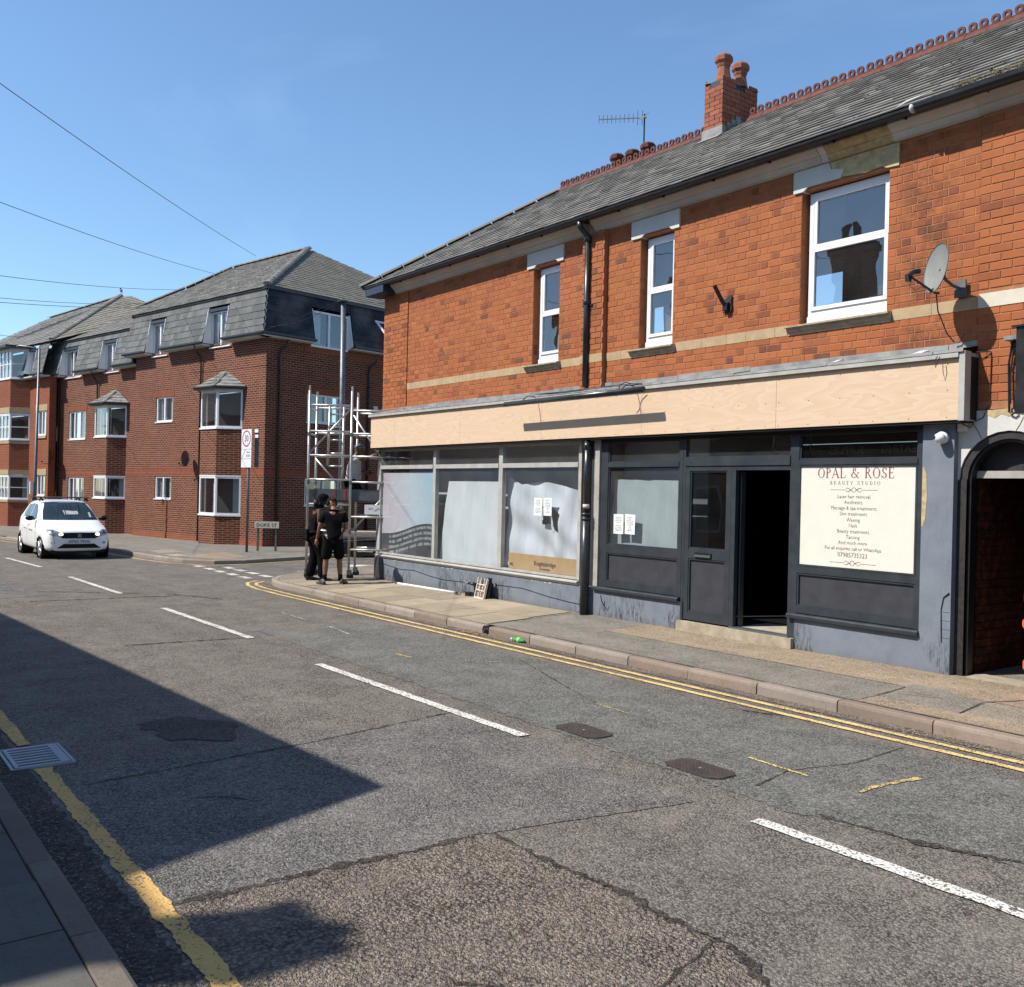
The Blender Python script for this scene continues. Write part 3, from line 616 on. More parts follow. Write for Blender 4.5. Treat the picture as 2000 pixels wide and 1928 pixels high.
rb.obj('broken_kerb_rubble', 'iron', ps, kind='stuff')
tw = MB()     # dry twigs and grit washed against the kerb
for k in range(90):
    a = random.uniform(0, pi); L = random.uniform(.02, .16); c = (-10.85 + random.gauss(0, .22), 7.5 + random.gauss(0, .05)); z = gz(c[0]) + random.uniform(.012, .035)
    if c[1] > 7.62: continue
    tw.tube([(c[0] - L * cos(a) / 2, c[1] - L * sin(a) / 6, z), (c[0], c[1], z + random.uniform(0, .015)), (c[0] + L * cos(a) / 2, c[1] + L * sin(a) / 6, z)], random.uniform(.0015, .004), 4)
o = tw.obj('dry_twigs', simple('straw_twigs', (0.3, 0.22, 0.13), 0.9, bumps=0)); tag(o, 'small heap of dry twigs in the gutter by the broken kerb', 'twigs'); o['kind'] = 'stuff'
gr = MB()
for k in range(1500):
    x = random.uniform(-17, -2.5); y = 7.63 - abs(random.gauss(0, .09)); s_ = random.uniform(.003, .009)
    z = gz(x) + 0.008; gr.add([(x - s_, y - s_ * .7, z), (x + s_, y - s_ * .5, z), (x + s_ * .6, y + s_, z), (x - s_ * .7, y + s_ * .8, z), (x, y, z + s_)], [(0, 1, 4), (1, 2, 4), (2, 3, 4), (3, 0, 4)])
for k in range(700):
    x = random.uniform(-9, -1.5); y = 1.05 + abs(random.gauss(0, .09)); s_ = random.uniform(.002, .007); z = gz(x) + 0.009
    gr.add([(x - s_, y - s_ * .7, z), (x + s_, y - s_ * .5, z), (x + s_ * .6, y + s_, z), (x - s_ * .7, y + s_ * .8, z), (x, y, z + s_)], [(0, 1, 4), (1, 2, 4), (2, 3, 4), (3, 0, 4)])
o = gr.obj('gutter_gravel', 'slab'); tag(o, 'loose grit lying along the gutters', 'gravel'); o['kind'] = 'stuff'

# far pavement beyond the side street
pf = thing('pavement_far', 'x', 'x'); del pf['category']; pf['label'] = 'footway round the brick flats across the side street'; pf['kind'] = 'structure'
kf = [(-70, -1.0), (-38, 5.9), (-29.8, 7.55), (-26.6, 7.75), (-25.0, 8.05), (-24.2, 8.6), (-24.1, 9.4), (-25.3, 12.6), (-26.9, 16.5), (-33, 40)]
def offs(path, d):
    out = []
    for i, p in enumerate(path):
        a = Vector(path[max(i - 1, 0)]); b = Vector(path[min(i + 1, len(path) - 1)]); t = (b - a).normalized(); out.append((p[0] - t.y * d, p[1] + t.x * d))
    return out
ki = offs(kf, 0.13)
pol = ki + [(-60, 40), (-70, 20)]
mbf = MB(); mbf.add([(a, b, gz(a) + 0.105) for a, b in pol], [tuple(range(len(pol)))]); o = mbf.obj('footway_surface', 'pave_tar', pf)
bm = bmesh.new(); bm.from_mesh(o.data); bmesh.ops.triangulate(bm, faces=bm.faces)
for f in bm.faces:
    f.normal_update()
    if f.normal.z < 0: f.normal_flip()
bm.to_mesh(o.data); bm.free()
for i in range(len(kf) - 1):
    a = Vector(kf[i]); b = Vector(kf[i + 1]); L = (b - a).length; ns = max(1, round(L / 0.915)) if i not in (0, 8) else 6; t = (b - a).normalized(); ang = atan2(t.y, t.x)
    me = chamfer_block(L / ns, 0.13, 0.105, 0.02, -1).mesh('kerb_stone', 'kerb', fix=True)
    for k in range(ns):
        p = a.lerp(b, k / ns); inst('kerb_stone', me, pf, (p.x, p.y, gz(p.x)), (0, 0, ang))
zff = lambda x, y: gz(x) + 0.105
sheet('tactile_patch', [(-26.1, 8.3), (-24.9, 8.5), (-24.45, 9.2), (-24.9, 9.8), (-27.3, 10.0)], 'pave_buff', 0.004, pf, None, 0, zff)
sheet('slab_patch', [(-28.7, 8.2), (-27.4, 8.15), (-27.6, 8.9), (-29, 9.0)], 'slab', 0.004, pf, None, 0, zff)
sheet('slab_patch', [(-26.6, 8.0), (-25.9, 8.15), (-26.2, 8.6), (-26.9, 8.5)], 'concrete', 0.006, pf, None, 0, zff)

# gully grate and covers
g = thing('gully_grate', 'grey slotted drain grate across the yellow line in shade', 'drain', (-7.41, 1.375, gz(-7.4)))
fr = MB(); hx, hy = 0.29, 0.205
fr.box(-hx, hx, -hy, -hy + .02, -.02, .014); fr.box(-hx, hx, hy - .02, hy, -.02, .014); fr.box(-hx, -hx + .02, -hy + .02, hy - .02, -.02, .014); fr.box(hx - .02, hx, -hy + .02, hy - .02, -.02, .014)
fr.obj('frame', 'grate', g)
MB().box(-hx + .02, hx - .02, -hy + .02, hy - .02, -.02, .0085).obj('pit', 'black', g)
MB().box(-hx + .028, hx - .028, -hy + .028, -hy + .055, .009, .018).obj('end_plate', 'grate', g)
MB().box(-hx + .028, hx - .028, hy - .085, hy - .028, .009, .018).obj('end_plate', 'grate', g)
for k in range(8):
    xx = -hx + .045 + k * 0.0715
    MB().box(xx - .017, xx + .017, -hy + .055, hy - .085, .009, .018).obj('bar', 'grate', g)
for (cx, cy, lab) in ((-5.86, 5.2, 'rusty octagonal iron road cover nearer the middle dash'), (-4.58, 5.18, 'rusty octagonal iron road cover nearest the yellow marks')):
    g = thing('road_cover', lab, 'road cover', (cx, cy, gz(cx)), 0, 'octagonal iron road covers')
    a, b, c_ = .25, .135, .07
    pl8 = [(-a + c_, -b), (a - c_, -b), (a, -b + c_ * .8), (a, b - c_ * .8), (a - c_, b), (-a + c_, b), (-a, b - c_ * .8), (-a, -b + c_ * .8)]
    MB().prism([(p[0] * 1.04, p[1] * 1.06) for p in pl8], 0.0, 0.009).obj('rim', 'tar', g); MB().prism(pl8, 0.002, 0.014).obj('lid', 'iron', g)
    st_ = MB()
    for ix in range(-6, 7):
        for iy in range(-3, 4):
            u, v_ = ix * .034, iy * .034
            if abs(u) + abs(v_) * 1.1 < .27 and (u * u + v_ * v_) > .0009: st_.box(u - .009, u + .009, v_ - .004, v_ + .004, .0135, .0165) if (ix + iy) % 2 else st_.box(u - .004, u + .004, v_ - .009, v_ + .009, .0135, .0165)
    st_.obj('cast_studs', 'iron', g, kind='stuff')
    MB().lathe([(.012, 0), (.012, .004), (.006, .005)], (0.0, 0.0, .013), 10).obj('key_hole', 'grate', g)
# ------------------------------------------------------------------ the brick shop building
YW = 9.70
shop = thing('shop_building', 'two storey orange brick corner building with boarded shop fascia and slate grey shopfront', 'building', (-10, 9.7, 0))
shop.location = (0, 0, 0)
RH = 0.0887
Z0 = 3.50
windows = [(-12.44, -11.76, 4.04, 5.66), (-9.93, -9.27, 4.04, 5.66), (-7.16, -6.0, 4.04, 5.66)]
lintels = [(-12.595, -11.655), (-10.105, -9.16), (-7.27, -5.88)]
bandz = (3.93, 4.06)
X_END = -1.5
# backing wall with openings
def cells(x0, x1, z0, z1, holes):
    xs = sorted({x0, x1, *[v for h in holes for v in h[:2] if x0 < v < x1]}); zs = sorted({z0, z1, *[v for h in holes for v in h[2:] if z0 < v < z1]}); out = []
    for i in range(len(xs) - 1):
        run = None
        for j in range(len(zs) - 1):
            cx = (xs[i] + xs[i + 1]) / 2; cz = (zs[j] + zs[j + 1]) / 2
            if any(h[0] < cx < h[1] and h[2] < cz < h[3] for h in holes): continue
            out.append((xs[i], xs[i + 1], zs[j], zs[j + 1]))
    return out
holes = [(a, b, c, d) for a, b, c, d in windows]
mb = MB()
for a, b, c, d in cells(-17.46, X_END, Z0 - 0.75, 6.05, holes + [(-17.5, -4.93, 2.0, Z0), (-5.02, -4.12, 2.0, 2.9)]): mb.box(a, b, YW + 0.005, YW + 0.26, c, d)
mb.box(X_END - .3, X_END, YW + .28, 15, -.2, 6.05); 
mb.box(-4.12, X_END, YW + 0.007, YW + .26, -0.1, Z0 - 0.75)
wall = mb.obj('wall', 'mortar', shop)
MB().box(-17.46, -17.21, YW + 0.27, 15.1, 2.9, 6.05).obj('side_wall', 'wall_house', shop)
MB().box(-17.46, -17.21, YW + 0.05, 15.1, -0.3, 2.9).obj('side_wall', 'render', shop)
# bricks, course by course
br_list = []
def lay(x0, x1, z0, z1, yf, blocks, bond='F', rows0=Z0, seed=0):
    rnd = random.Random(seed); r = int((z0 - rows0) / RH + 1e-6)
    z = rows0 + r * RH
    while z + 0.03 < z1:
        zt = min(z + RH - 0.0075, z1)
        iv = [(x0, x1)]
        for a, b, c, d in blocks:
            if c < z + RH * 0.5 < d:
                n = []
                for p, q in iv:
                    if b <= p or a >= q: n.append((p, q)); continue
                    if a > p: n.append((p, a))
                    if b < q: n.append((b, q))
                iv = n
        if bond == 'F': pat = [0.225, 0.11]; per = 0.351; st = -18.0 + (0.175 if r % 2 else 0.0)
        else: pat = [0.225]; per = 0.233; st = -18.0 + (0.1165 if r % 2 else 0)
        for p, q in iv:
            x = st + math.floor((p - st) / per) * per; k = 0
            while x < q:
                wdt = pat[k % len(pat)]; a = max(x, p + 0.001); b = min(x + wdt, q - 0.001)
                if b - a > 0.035: br_list.append((a + rnd.uniform(0, .002), b - rnd.uniform(0, .002), max(z, z0) + rnd.uniform(0, .002), zt - rnd.uniform(0, .002), yf + rnd.uniform(-.0015, .0015)))
                x += wdt + 0.008; k += 1
        z += RH; r += 1
ob = [(a - .0, b + .0, c, d) for a, b, c, d in windows] + [(a, b, 5.66, 5.93) for a, b in lintels] + [(a - 0.17, b + 0.07, 3.92, 4.05) for a, b, _, _ in windows]
band = [(-16.5, -11.13, *bandz), (-10.63, -4.95, *bandz)]
lay(-16.5, -11.13, 3.50, 5.92, YW, ob + band, 'F', seed=1)
lay(-10.63, -4.95, 3.50, 5.92, YW, ob + band, 'F', seed=2)
lay(-17.455, -16.5, 3.50, 5.92, YW - 0.02, [], 'S', seed=3)
MB().box(-11.128, -10.632, YW - .072, YW + .006, 3.5, 5.93).obj('pilaster_core', 'mortar', wall)
MB().box(-17.455, -16.505, YW - .013, YW + .006, 3.5, 5.93).obj('pilaster_core', 'mortar', wall)
MB().box(-4.945, X_END, YW - .023, YW + .006, 2.885, 5.93).obj('pilaster_core', 'mortar', wall)
lay(-11.13, -10.63, 3.50, 5.92, YW - 0.08, [(-11.2, -10.6, *bandz)], 'S', seed=4)
lay(-4.95, X_END, 2.88, 5.92, YW - 0.03, [(-5, X_END, bandz[0], bandz[1] + 0.02)], 'S', seed=5)
lay(-4.12, X_END, 0.1, 2.88, YW - 0.03, [(-4.12, -4.0, 0, 2.9)], 'S', seed=6)
cp = Vector((0, 0, EYE))
def bsize(t): return (t[1] - t[0]) / ((Vector(((t[0] + t[1]) / 2, t[4], t[2])) - cp).dot(f_))
inview = [t for t in br_list if t[1] < -4.35]
inview.sort(key=bsize, reverse=True); single = set(inview[:290])
brick_cache = {}
def brick_mesh_into(mb, L, H, x, y, z, rnd, D=0.02):
    c = 0.0035; j = lambda: rnd.uniform(-.0012, .0012)
    F = [(x + c + j(), y, z + c + j()), (x + L - c + j(), y, z + c + j()), (x + L - c + j(), y, z + H - c + j()), (x + c + j(), y, z + H - c + j())]
    Mv = [(x, y + c, z), (x + L, y + c, z), (x + L, y + c, z + H), (x, y + c, z + H)]
    B = [(x, y + D, z), (x + L, y + D, z), (x + L, y + D, z + H), (x, y + D, z + H)]
    mb.add(F + Mv + B, [(0, 1, 2, 3), (4, 5, 1, 0), (5, 6, 2, 1), (6, 7, 3, 2), (7, 4, 0, 3), (8, 9, 5, 4), (9, 10, 6, 5), (10, 11, 7, 6), (11, 8, 4, 7)])
rnd = random.Random(11); stuff = MB(); nb = 0
for t in br_list:
    L = t[1] - t[0]; H = t[3] - t[2]
    if t in single:
        key = (round(L / 0.006), round(H / 0.006), rnd.randrange(3))
        if key not in brick_cache:
            m1 = MB(); brick_mesh_into(m1, key[0] * .006, key[1] * .006, 0, 0, 0, rnd); brick_cache[key] = m1.mesh('brick', 'brick')
        inst('brick', brick_cache[key], wall, (t[0], t[4], t[2]))
    else:
        brick_mesh_into(stuff, L, H, t[0], t[4], t[2], rnd)
stuff.obj('brickwork', 'brick', wall, kind='stuff')
# reveals behind the brick faces
mb = MB()
for a, b, c, d in windows:
    for xx, s in ((a, -1), (b, 1)):
        z = c
        k = 0
        while z < d - .03:
            mb.box(xx - 0.0015 if s > 0 else xx - .02, xx + .02 if s > 0 else xx + 0.0015, YW + 0.021, YW + 0.105, z + .004, min(z + RH - .004, d)); z += RH; k += 1
mb.obj('reveal_bricks', 'brick', wall, kind='stuff')
# stone band, lintels, sills, cornice
for a, b in ((-16.5, -12.61), (-11.69, -11.13), (-10.63, -10.1), (-9.2, -7.33), (-5.93, -4.95)):
    x = a
    while x < b - 0.02:
        L = min(random.uniform(.28, .62), b - x)
        if b - x - L < 0.15: L = b - x
        MB().box(x + .002, x + L - .002, YW - .004, YW + .05, bandz[0] + .004, bandz[1]).obj('band_stone', 'stone', shop); x += L
MB().box(-11.132, -10.628, YW - .084, YW - .07, bandz[0] + .004, bandz[1]).obj('band_stone', 'stone', shop)
for a, b in ((-4.946, -4.46), (-4.455, -3.2), (-3.19, -1.5)): MB().box(a, b, YW - .036, YW + .03, bandz[0], bandz[1] + .015).obj('band_stone', 'stone_pale', shop)
for i, (a, b) in enumerate(lintels):
    w_ = windows[i]; ea, eb = w_[0] + .02, w_[1] - 0.0
    zb = 5.655; zs = 5.70
    poly = [(a, zb - .0), (ea + .01, zb - .0), (ea + .07, zs), (eb - .09, zs), (eb - .03, zb), (b, zb), (b, 5.915), (a, 5.915)]
    if i < 2: MB().ext(poly, 'y', YW - .025, YW + .14).obj('lintel', 'white_old', shop, fix=True)
    else:
        sp = -6.62
        p1 = [(a, zb), (ea + .01, zb), (ea + .07, zs), (sp, zs), (sp + .05, 5.79), (sp - .12, 5.83), (sp - .16, 5.915), (a, 5.915)]
        p2 = [(sp + .004, zs + .012), (-6.3, zs - .02), (-6.1, zs + .0), (eb - .09, zs + .0), (eb - .03, zb + .01), (b, zb), (b, 5.915), (sp - .156, 5.915), (sp - .116, 5.833), (sp + .054, 5.79)]
        MB().ext(p1, 'y', YW - .025, YW + .14).obj('lintel', 'white_old', shop, fix=True)
        MB().ext(p2, 'y', YW - .015, YW + .14).obj('exposed_lintel_stone', 'stone_bare', shop, fix=True)
for i, (a, b, c, d) in enumerate(windows):
    sa, sb = a - .155, b + .065
    prof = [(YW - .015, 3.93), (YW - .015, 3.955), (YW - .05, 3.985), (YW - .05, 4.005), (YW - .085, 4.015), (YW - .085, 4.035), (YW + .14, 4.05), (YW + .14, 3.93)]
    MB().ext(prof, 'x', sa, sb).obj('window_sill', 'sill_stone', shop, fix=True)
# windows
def sash(parent, x0, x1, z0, z1, rail, y, fw=0.055, sashfw=0.045):
    wn = MB()
    wn.box(x0, x1, y, y + .07, z0, z0 + fw * 1.2); wn.box(x0, x1, y, y + .07, z1 - fw, z1); wn.box(x0, x0 + fw, y, y + .07, z0 + fw * 1.2, z1 - fw); wn.box(x1 - fw, x1, y, y + .07, z0 + fw * 1.2, z1 - fw)
    wo_ = wn.obj('window', 'upvc', parent)
    MB().box(x0 + .0, x1, y - .02, y + .06, z0 - .075, z0 - .003).obj('sill_cover', 'upvc', wo_)
    for (a, b, nm, out) in ((rail + .03, z1 - fw, 'top_sash', 0.004), (z0 + fw * 1.2, rail + .025, 'bottom_sash', -.018)):
        f = MB(); A, B = x0 + fw, x1 - fw; s_ = sashfw; yy = y + out
        if out < 0: A -= .012; B += .012
        f.box(A, B, yy, yy + .05, a, a + s_); f.box(A, B, yy, yy + .05, b - s_, b); f.box(A, A + s_, yy, yy + .05, a + s_, b - s_); f.box(B - s_, B, yy, yy + .05, a + s_, b - s_)
        f.obj(nm, 'upvc', wo_)
        MB().add([(A + s_, yy + .025, a + s_), (B - s_, yy + .025, a + s_), (B - s_, yy + .025, b - s_), (A + s_, yy + .025, b - s_)], [(0, 1, 2, 3)]).obj('pane', 'glass_up', wo_)
    return wo_
for i, (a, b, c, d) in enumerate(windows):
    w_ = sash(shop, (-12.375, -9.875, -7.11)[i], (-11.765, -9.283, -6.01)[i], 4.145, 5.64, (4.86, 4.855, 4.94)[i], YW + .10)
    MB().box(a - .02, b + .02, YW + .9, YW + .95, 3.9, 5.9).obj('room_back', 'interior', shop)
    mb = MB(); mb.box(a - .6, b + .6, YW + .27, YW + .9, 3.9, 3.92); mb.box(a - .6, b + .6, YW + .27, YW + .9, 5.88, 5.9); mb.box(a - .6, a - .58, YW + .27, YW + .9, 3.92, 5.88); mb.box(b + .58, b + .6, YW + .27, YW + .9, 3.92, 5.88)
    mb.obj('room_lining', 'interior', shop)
# hanging cloths seen inside the two narrow windows
def cloth(x0, x1, z0, z1, y, amp, n, m, name, parent, lab=None, seed=0, skew=0):
    rnd = random.Random(seed); mb = MB(); nz_ = 8; V = []
    ph = rnd.uniform(0, 6)
    for j in range(nz_ + 1):
        for i in range(n + 1):
            u = i / n; v = j / nz_
            V.append((x0 + (x1 - x0) * u + skew * v, y + amp * sin(u * n * 0.9 + ph + 0.6 * sin(v * 3)) * (0.5 + 0.5 * v), z0 + (z1 - z0) * v + 0.01 * sin(u * 7 + ph)))
    mb.add(V, [(j * (n + 1) + i, j * (n + 1) + i + 1, (j + 1) * (n + 1) + i + 1, (j + 1) * (n + 1) + i) for j in range(nz_) for i in range(n)])
    return mb.obj(name, m, parent, smooth=True)
cloth(-12.2, -11.9, 4.3, 4.75, YW + .32, .03, 10, M_['curtain'], 'window_cloth', shop, seed=3, skew=.02)
cloth(-9.72, -9.42, 4.25, 4.7, YW + .32, .03, 10, simple('striped_brown_cloth', (0.2, 0.17, 0.14), 0.9, var=.4, scale=25), 'window_cloth', shop, seed=5, skew=-.02)
# cornice and gutter
def cornice_piece(x0, x1, m='cornice', s=1.0):
    prof = [(YW - .03, 5.925), (YW - .07, 5.935), (YW - .07, 5.965), (YW - .10, 5.985), (YW - .10, 6.0), (YW - .15, 6.03), (YW - .19, 6.07), (YW - .19, 6.10), (YW + .2, 6.10), (YW + .2, 5.925)]
    prof = [(YW + (p[0] - YW) * s, p[1]) for p in prof]
    return MB().ext(prof, 'x', x0, x1).obj('cornice', m, shop, fix=True)
cornice_piece(-16.95, -11.06); cornice_piece(-10.86, -9.7); cornice_piece(-9.695, -6.85); cornice_piece(-6.75, -5.93, 'stone_bare', .9); cornice_piece(-6.845, -6.755, 'white_old', .95); cornice_piece(-5.925, -4.97, 'white_old', 1); cornice_piece(-4.965, -3.9, s=1.15); cornice_piece(-3.895, X_END, s=1.15); cornice_piece(-11.055, -10.865, s=.3)
MB().box(-17.72, -16.96, 9.36, YW + .05, 5.93, 6.07).obj('eaves_board', 'navy', shop)
MB().box(-17.72, -17.47, YW + .052, 15.2, 5.95, 6.07).obj('eaves_board', 'navy', shop)
gm = MB(); prof = []
for k in range(9):
    th = pi + pi * k / 8; prof.append((9.40 + .055 * cos(th), 6.115 + .06 * sin(th)))
prof += [(9.40 + .05, 6.12), (9.40 + .045, 6.115)] + [(9.40 + .045 * cos(2 * pi - pi * k / 8), 6.112 + .05 * sin(2 * pi - pi * k / 8)) for k in range(1, 8)] + [(9.40 - .045, 6.115), (9.40 - .05, 6.12)]
gm.ext(prof, 'x', -17.74, -5.55); gm.obj('gutter', 'black', shop, fix=True)
g2 = MB(); prof2 = [(9.39 + (p[0] - 9.40) * 1.35, 6.115 + (p[1] - 6.115) * 1.35) for p in prof]; g2.ext(prof2, 'x', -5.5, X_END); g2.obj('gutter', 'black', shop, fix=True)
j = MB(); j.ell((-5.55, 9.38, 6.10), (.03, .062, .05), 10, 7); j.tube([(-5.72, 9.35, 6.155), (-5.6, 9.335, 6.175), (-5.5, 9.33, 6.18), (-5.3, 9.32, 6.185)], [.006, .014, .012, .005], 6); j.obj('gutter_joint_sealant', 'white_old', shop, smooth=True)
MB().box(-17.7, X_END, 9.5, YW - .02, 6.10, 6.112).obj('soffit_board', 'black', shop)
for x_ in [-16.5 + .9 * k for k in range(17)]:
    MB().box(x_ - .01, x_ + .01, 9.44, 9.52, 6.06, 6.13).obj('gutter_bracket', 'black', shop)
# downpipe from the gutter, and the lower one beside the brick slips
dp = MB(); dp.tube([(-10.96, 9.40, 6.06), (-10.96, 9.41, 5.99), (-10.965, 9.585, 5.86), (-10.965, 9.585, 5.80)], .043, 12); dp.tube([(-10.965, 9.585, 5.82), (-10.965, 9.585, 3.56)], .043, 12)
d_o = dp.obj('downpipe', 'pipe', shop, smooth=True)
for z in (5.83, 4.86): MB().lathe([(.045, -.04), (.056, -.035), (.056, .03), (.05, .04)], (-10.965, 9.585, z), 12).obj('pipe_collar', 'pipe', d_o, smooth=True)
MB().box(-11.08, -10.86, 9.60, 9.66, 4.80, 4.83).obj('pipe_bracket', 'pipe', d_o)
dp = MB(); dp.tube([(-10.77, 9.50, 2.74), (-10.77, 9.50, 1.55)], .05, 12); dp.tube([(-10.77, 9.50, 1.6), (-10.77, 9.50, .07)], .066, 12); dp.tube([(-10.77, 9.50, 2.70), (-10.77, 9.50, 2.60)], .06, 12)
d_o = dp.obj('downpipe', 'pipe', shop, smooth=True)
for z in (1.55, 1.62): MB().lathe([(.066, -.02), (.078, -.015), (.078, .015), (.066, .02)], (-10.77, 9.50, z), 12).obj('pipe_collar', 'pipe', d_o, smooth=True)
MB().lathe([(.052, -.03), (.053, .03)], (-10.77, 9.50, 1.74), 12).obj('pipe_tape', 'white_old', d_o, smooth=True)

# roof: hipped left end, ridge parallel to the street
YE, ZE, YR, ZR = 9.35, 6.12, 12.25, 8.06
SL = (ZR - ZE) / (YR - YE); XL = -17.83
roof = thing('roof', 'x', 'x', (0, 0, 0)); del roof['label']; del roof['category']; roof.parent = shop
def slope_front(y): return ZE + (y - YE) * SL
mb = MB(); XR2 = X_END
A = (XL, YE, ZE - .03); B = (XR2, YE, ZE - .03); C_ = (XR2, YR, ZR - .03); D_ = (XL + 2.9, YR, ZR - .03); E_ = (XL, 15.15, ZE - .03); F_ = (XR2, 15.15, ZE - .03)
mb.add([A, B, C_, D_, E_, F_], [(0, 1, 2, 3), (0, 3, 4), (3, 2, 5, 4), (0, 4, 5, 1)]); mb.obj('roof_underlay', 'soffit', roof)
gauge = 0.176; tw_ = 0.245; slen = sqrt((YR - YE) ** 2 + (ZR - ZE) ** 2); ang = math.atan(SL)
tiles = []
nrow = int(slen / gauge)
for r_ in range(nrow + 1):
    d0 = r_ * gauge; d1_ = min(d0 + gauge + .03, slen)
    if d1_ - d0 < .05: continue
    y0 = YE + d0 * cos(ang); xl = XL + d0 * cos(ang); x = XL - 0.3 + (r_ % 2) * tw_ / 2
    while x < XR2:
        a = max(x, xl + .01); b = x + tw_ - .004
        if b - a > .04: tiles.append((a, b, d0, d1_))
        x += tw_
def tile_into(mb, a, b, d0, d1_, rnd, local=False):
    th = .012; lift0 = .024 + rnd.uniform(-.002, .005); lift1 = .006; tw1 = rnd.uniform(-.003, .003)
    def P(x, d, h): return (x, YE + d * cos(ang) - h * sin(ang), ZE + d * sin(ang) + h * cos(ang))
    v = [P(a, d0, lift0 - th), P(b, d0, lift0 - th + tw1), P(b, d1_, lift1 - th), P(a, d1_, lift1 - th), P(a, d0, lift0), P(b, d0, lift0 + tw1), P(b, d1_, lift1), P(a, d1_, lift1)]
    if local: ox, oy, oz = P(a, d0, 0); v = [(p[0] - ox, p[1] - oy, p[2] - oz) for p in v]
    mb.hexa(v)
    return P(a, d0, 0)
rnd = random.Random(5)
def tsize(t):
    y = YE + t[2] * cos(ang); return 1.0 / (Vector((t[0], y, 7)) - cp).dot(f_)
full = [t for t in tiles if t[1] - t[0] > tw_ - .01 and t[1] < -4.6]; full.sort(key=tsize, reverse=True); fs_ = set(full[:290])
tcache = []
for k in range(6):
    m1 = MB(); tile_into(m1, 0, tw_ - .004, 0, gauge + .03, rnd, True); tcache.append(m1.mesh('roof_tile', 'tile'))
stuff = MB()
for t in tiles:
    if t in fs_ and t[3] - t[2] > gauge: inst('roof_tile', rnd.choice(tcache), roof, (t[0], YE + t[2] * cos(ang), ZE + t[2] * sin(ang)))
    else: tile_into(stuff, *t, rnd)
stuff.obj('roof_tiling', 'tile', roof, kind='stuff')
# hip tiling on the left end (rows only seen edge-on)
mb = MB()
for r_ in range(nrow + 1):
    d0 = r_ * gauge * cos(ang); d1x = min(d0 + gauge * cos(ang) + .02, 2.9); z0 = ZE + d0 * SL; z1 = ZE + d1x * SL
    mb.add([(XL + d0, YE + d0, z0 + .02), (XL + d0, 15.15 - d0, z0 + .02), (XL + d1x, 15.15 - d1x, z1 + .005), (XL + d1x, YE + d1x, z1 + .005)], [(0, 1, 2, 3)])
mb.obj('hip_tiling', 'tile', roof, kind='stuff')
# hip ridge tiles bedded in cement
hp0 = Vector((XL - .03, YE - .03, ZE + .02)); hp1 = Vector((XL + 2.9, YR, ZR + .03)); n = 9
for k in range(n):
    a = hp0.lerp(hp1, k / n + .004); b = hp0.lerp(hp1, (k + 1) / n - .004); t = (b - a).normalized(); s1 = t.cross(Vector((0, 0, 1))).normalized(); u1 = s1.cross(t)
    V = []
    for p, g_ in ((a, 1.06), (b, 1.0)):
        for q in range(7):
            th = pi * q / 6; V.append(tuple(p + s1 * cos(th) * .12 * g_ + u1 * (sin(th) * .075 * g_ - .02)))
    m1 = MB().add(V, [(i, i + 1, i + 8, i + 7) for i in range(6)] + [(0, 1, 2, 3, 4, 5, 6)]); m1.obj('hip_tile', 'tile', roof, fix=True)
    if k: m2 = MB().tube([a + u1 * .062 - s1 * .03, a + u1 * .062 + s1 * .03], .016, 6); m2.obj('cement_pointing', 'white_old', roof)
# crested ridge tiles: a saddle with two pierced humps
def crest(L=.30):
    mb = MB(); w2 = .085; hh = .085
    for s in (-1, 1):
        mb.add([(0, s * w2, -w2 * SL + .02), (L - .006, s * w2, -w2 * SL + .02), (L - .006, s * .012, hh - .04), (0, s * .012, hh - .04), (0, s * w2, -w2 * SL + .0), (L - .006, s * w2, -w2 * SL + .0)], [(0, 1, 2, 3), (4, 5, 1, 0)])
    mb.box(0.0, L - .006, -.013, .013, hh - .045, hh - .018)
    for c in (.075, .22):
        seg = 12; V = []
        ro, ri = .058, .026
        for y in (-.016, .016):
            for k in range(seg):
                th = 2 * pi * k / seg + pi / seg; rr = ro / max(abs(cos(th)), abs(sin(th))) if False else ro * (1.08 if k % 3 == 1 else 1.0)
                V.append((c + rr * cos(th), y, hh + .034 + rr * sin(th)))
            for k in range(seg):
                th = 2 * pi * k / seg + pi / seg; V.append((c + ri * cos(th), y, hh + .034 + ri * sin(th)))
        F = []
        for k in range(seg):
            k2 = (k + 1) % seg
            F += [(k, k2, seg + k2, seg + k), (2 * seg + k2, 2 * seg + k, 3 * seg + k, 3 * seg + k2), (k2, k, 2 * seg + k, 2 * seg + k2), (seg + k, seg + k2, 3 * seg + k2, 3 * seg + k)]
        mb.add(V, F)
    return mb.mesh('crested_ridge_tile', 'crest', fix=True)
cm = crest(); x = XL + 2.93
while x < X_END - .3:
    if not (-10.85 < x + .15 < -10.2): inst('crested_ridge_tile', cm, roof, (x, YR, ZR + .01 + random.uniform(-.004, .004)), (0, random.uniform(-.01, .01), 0))
    x += .30
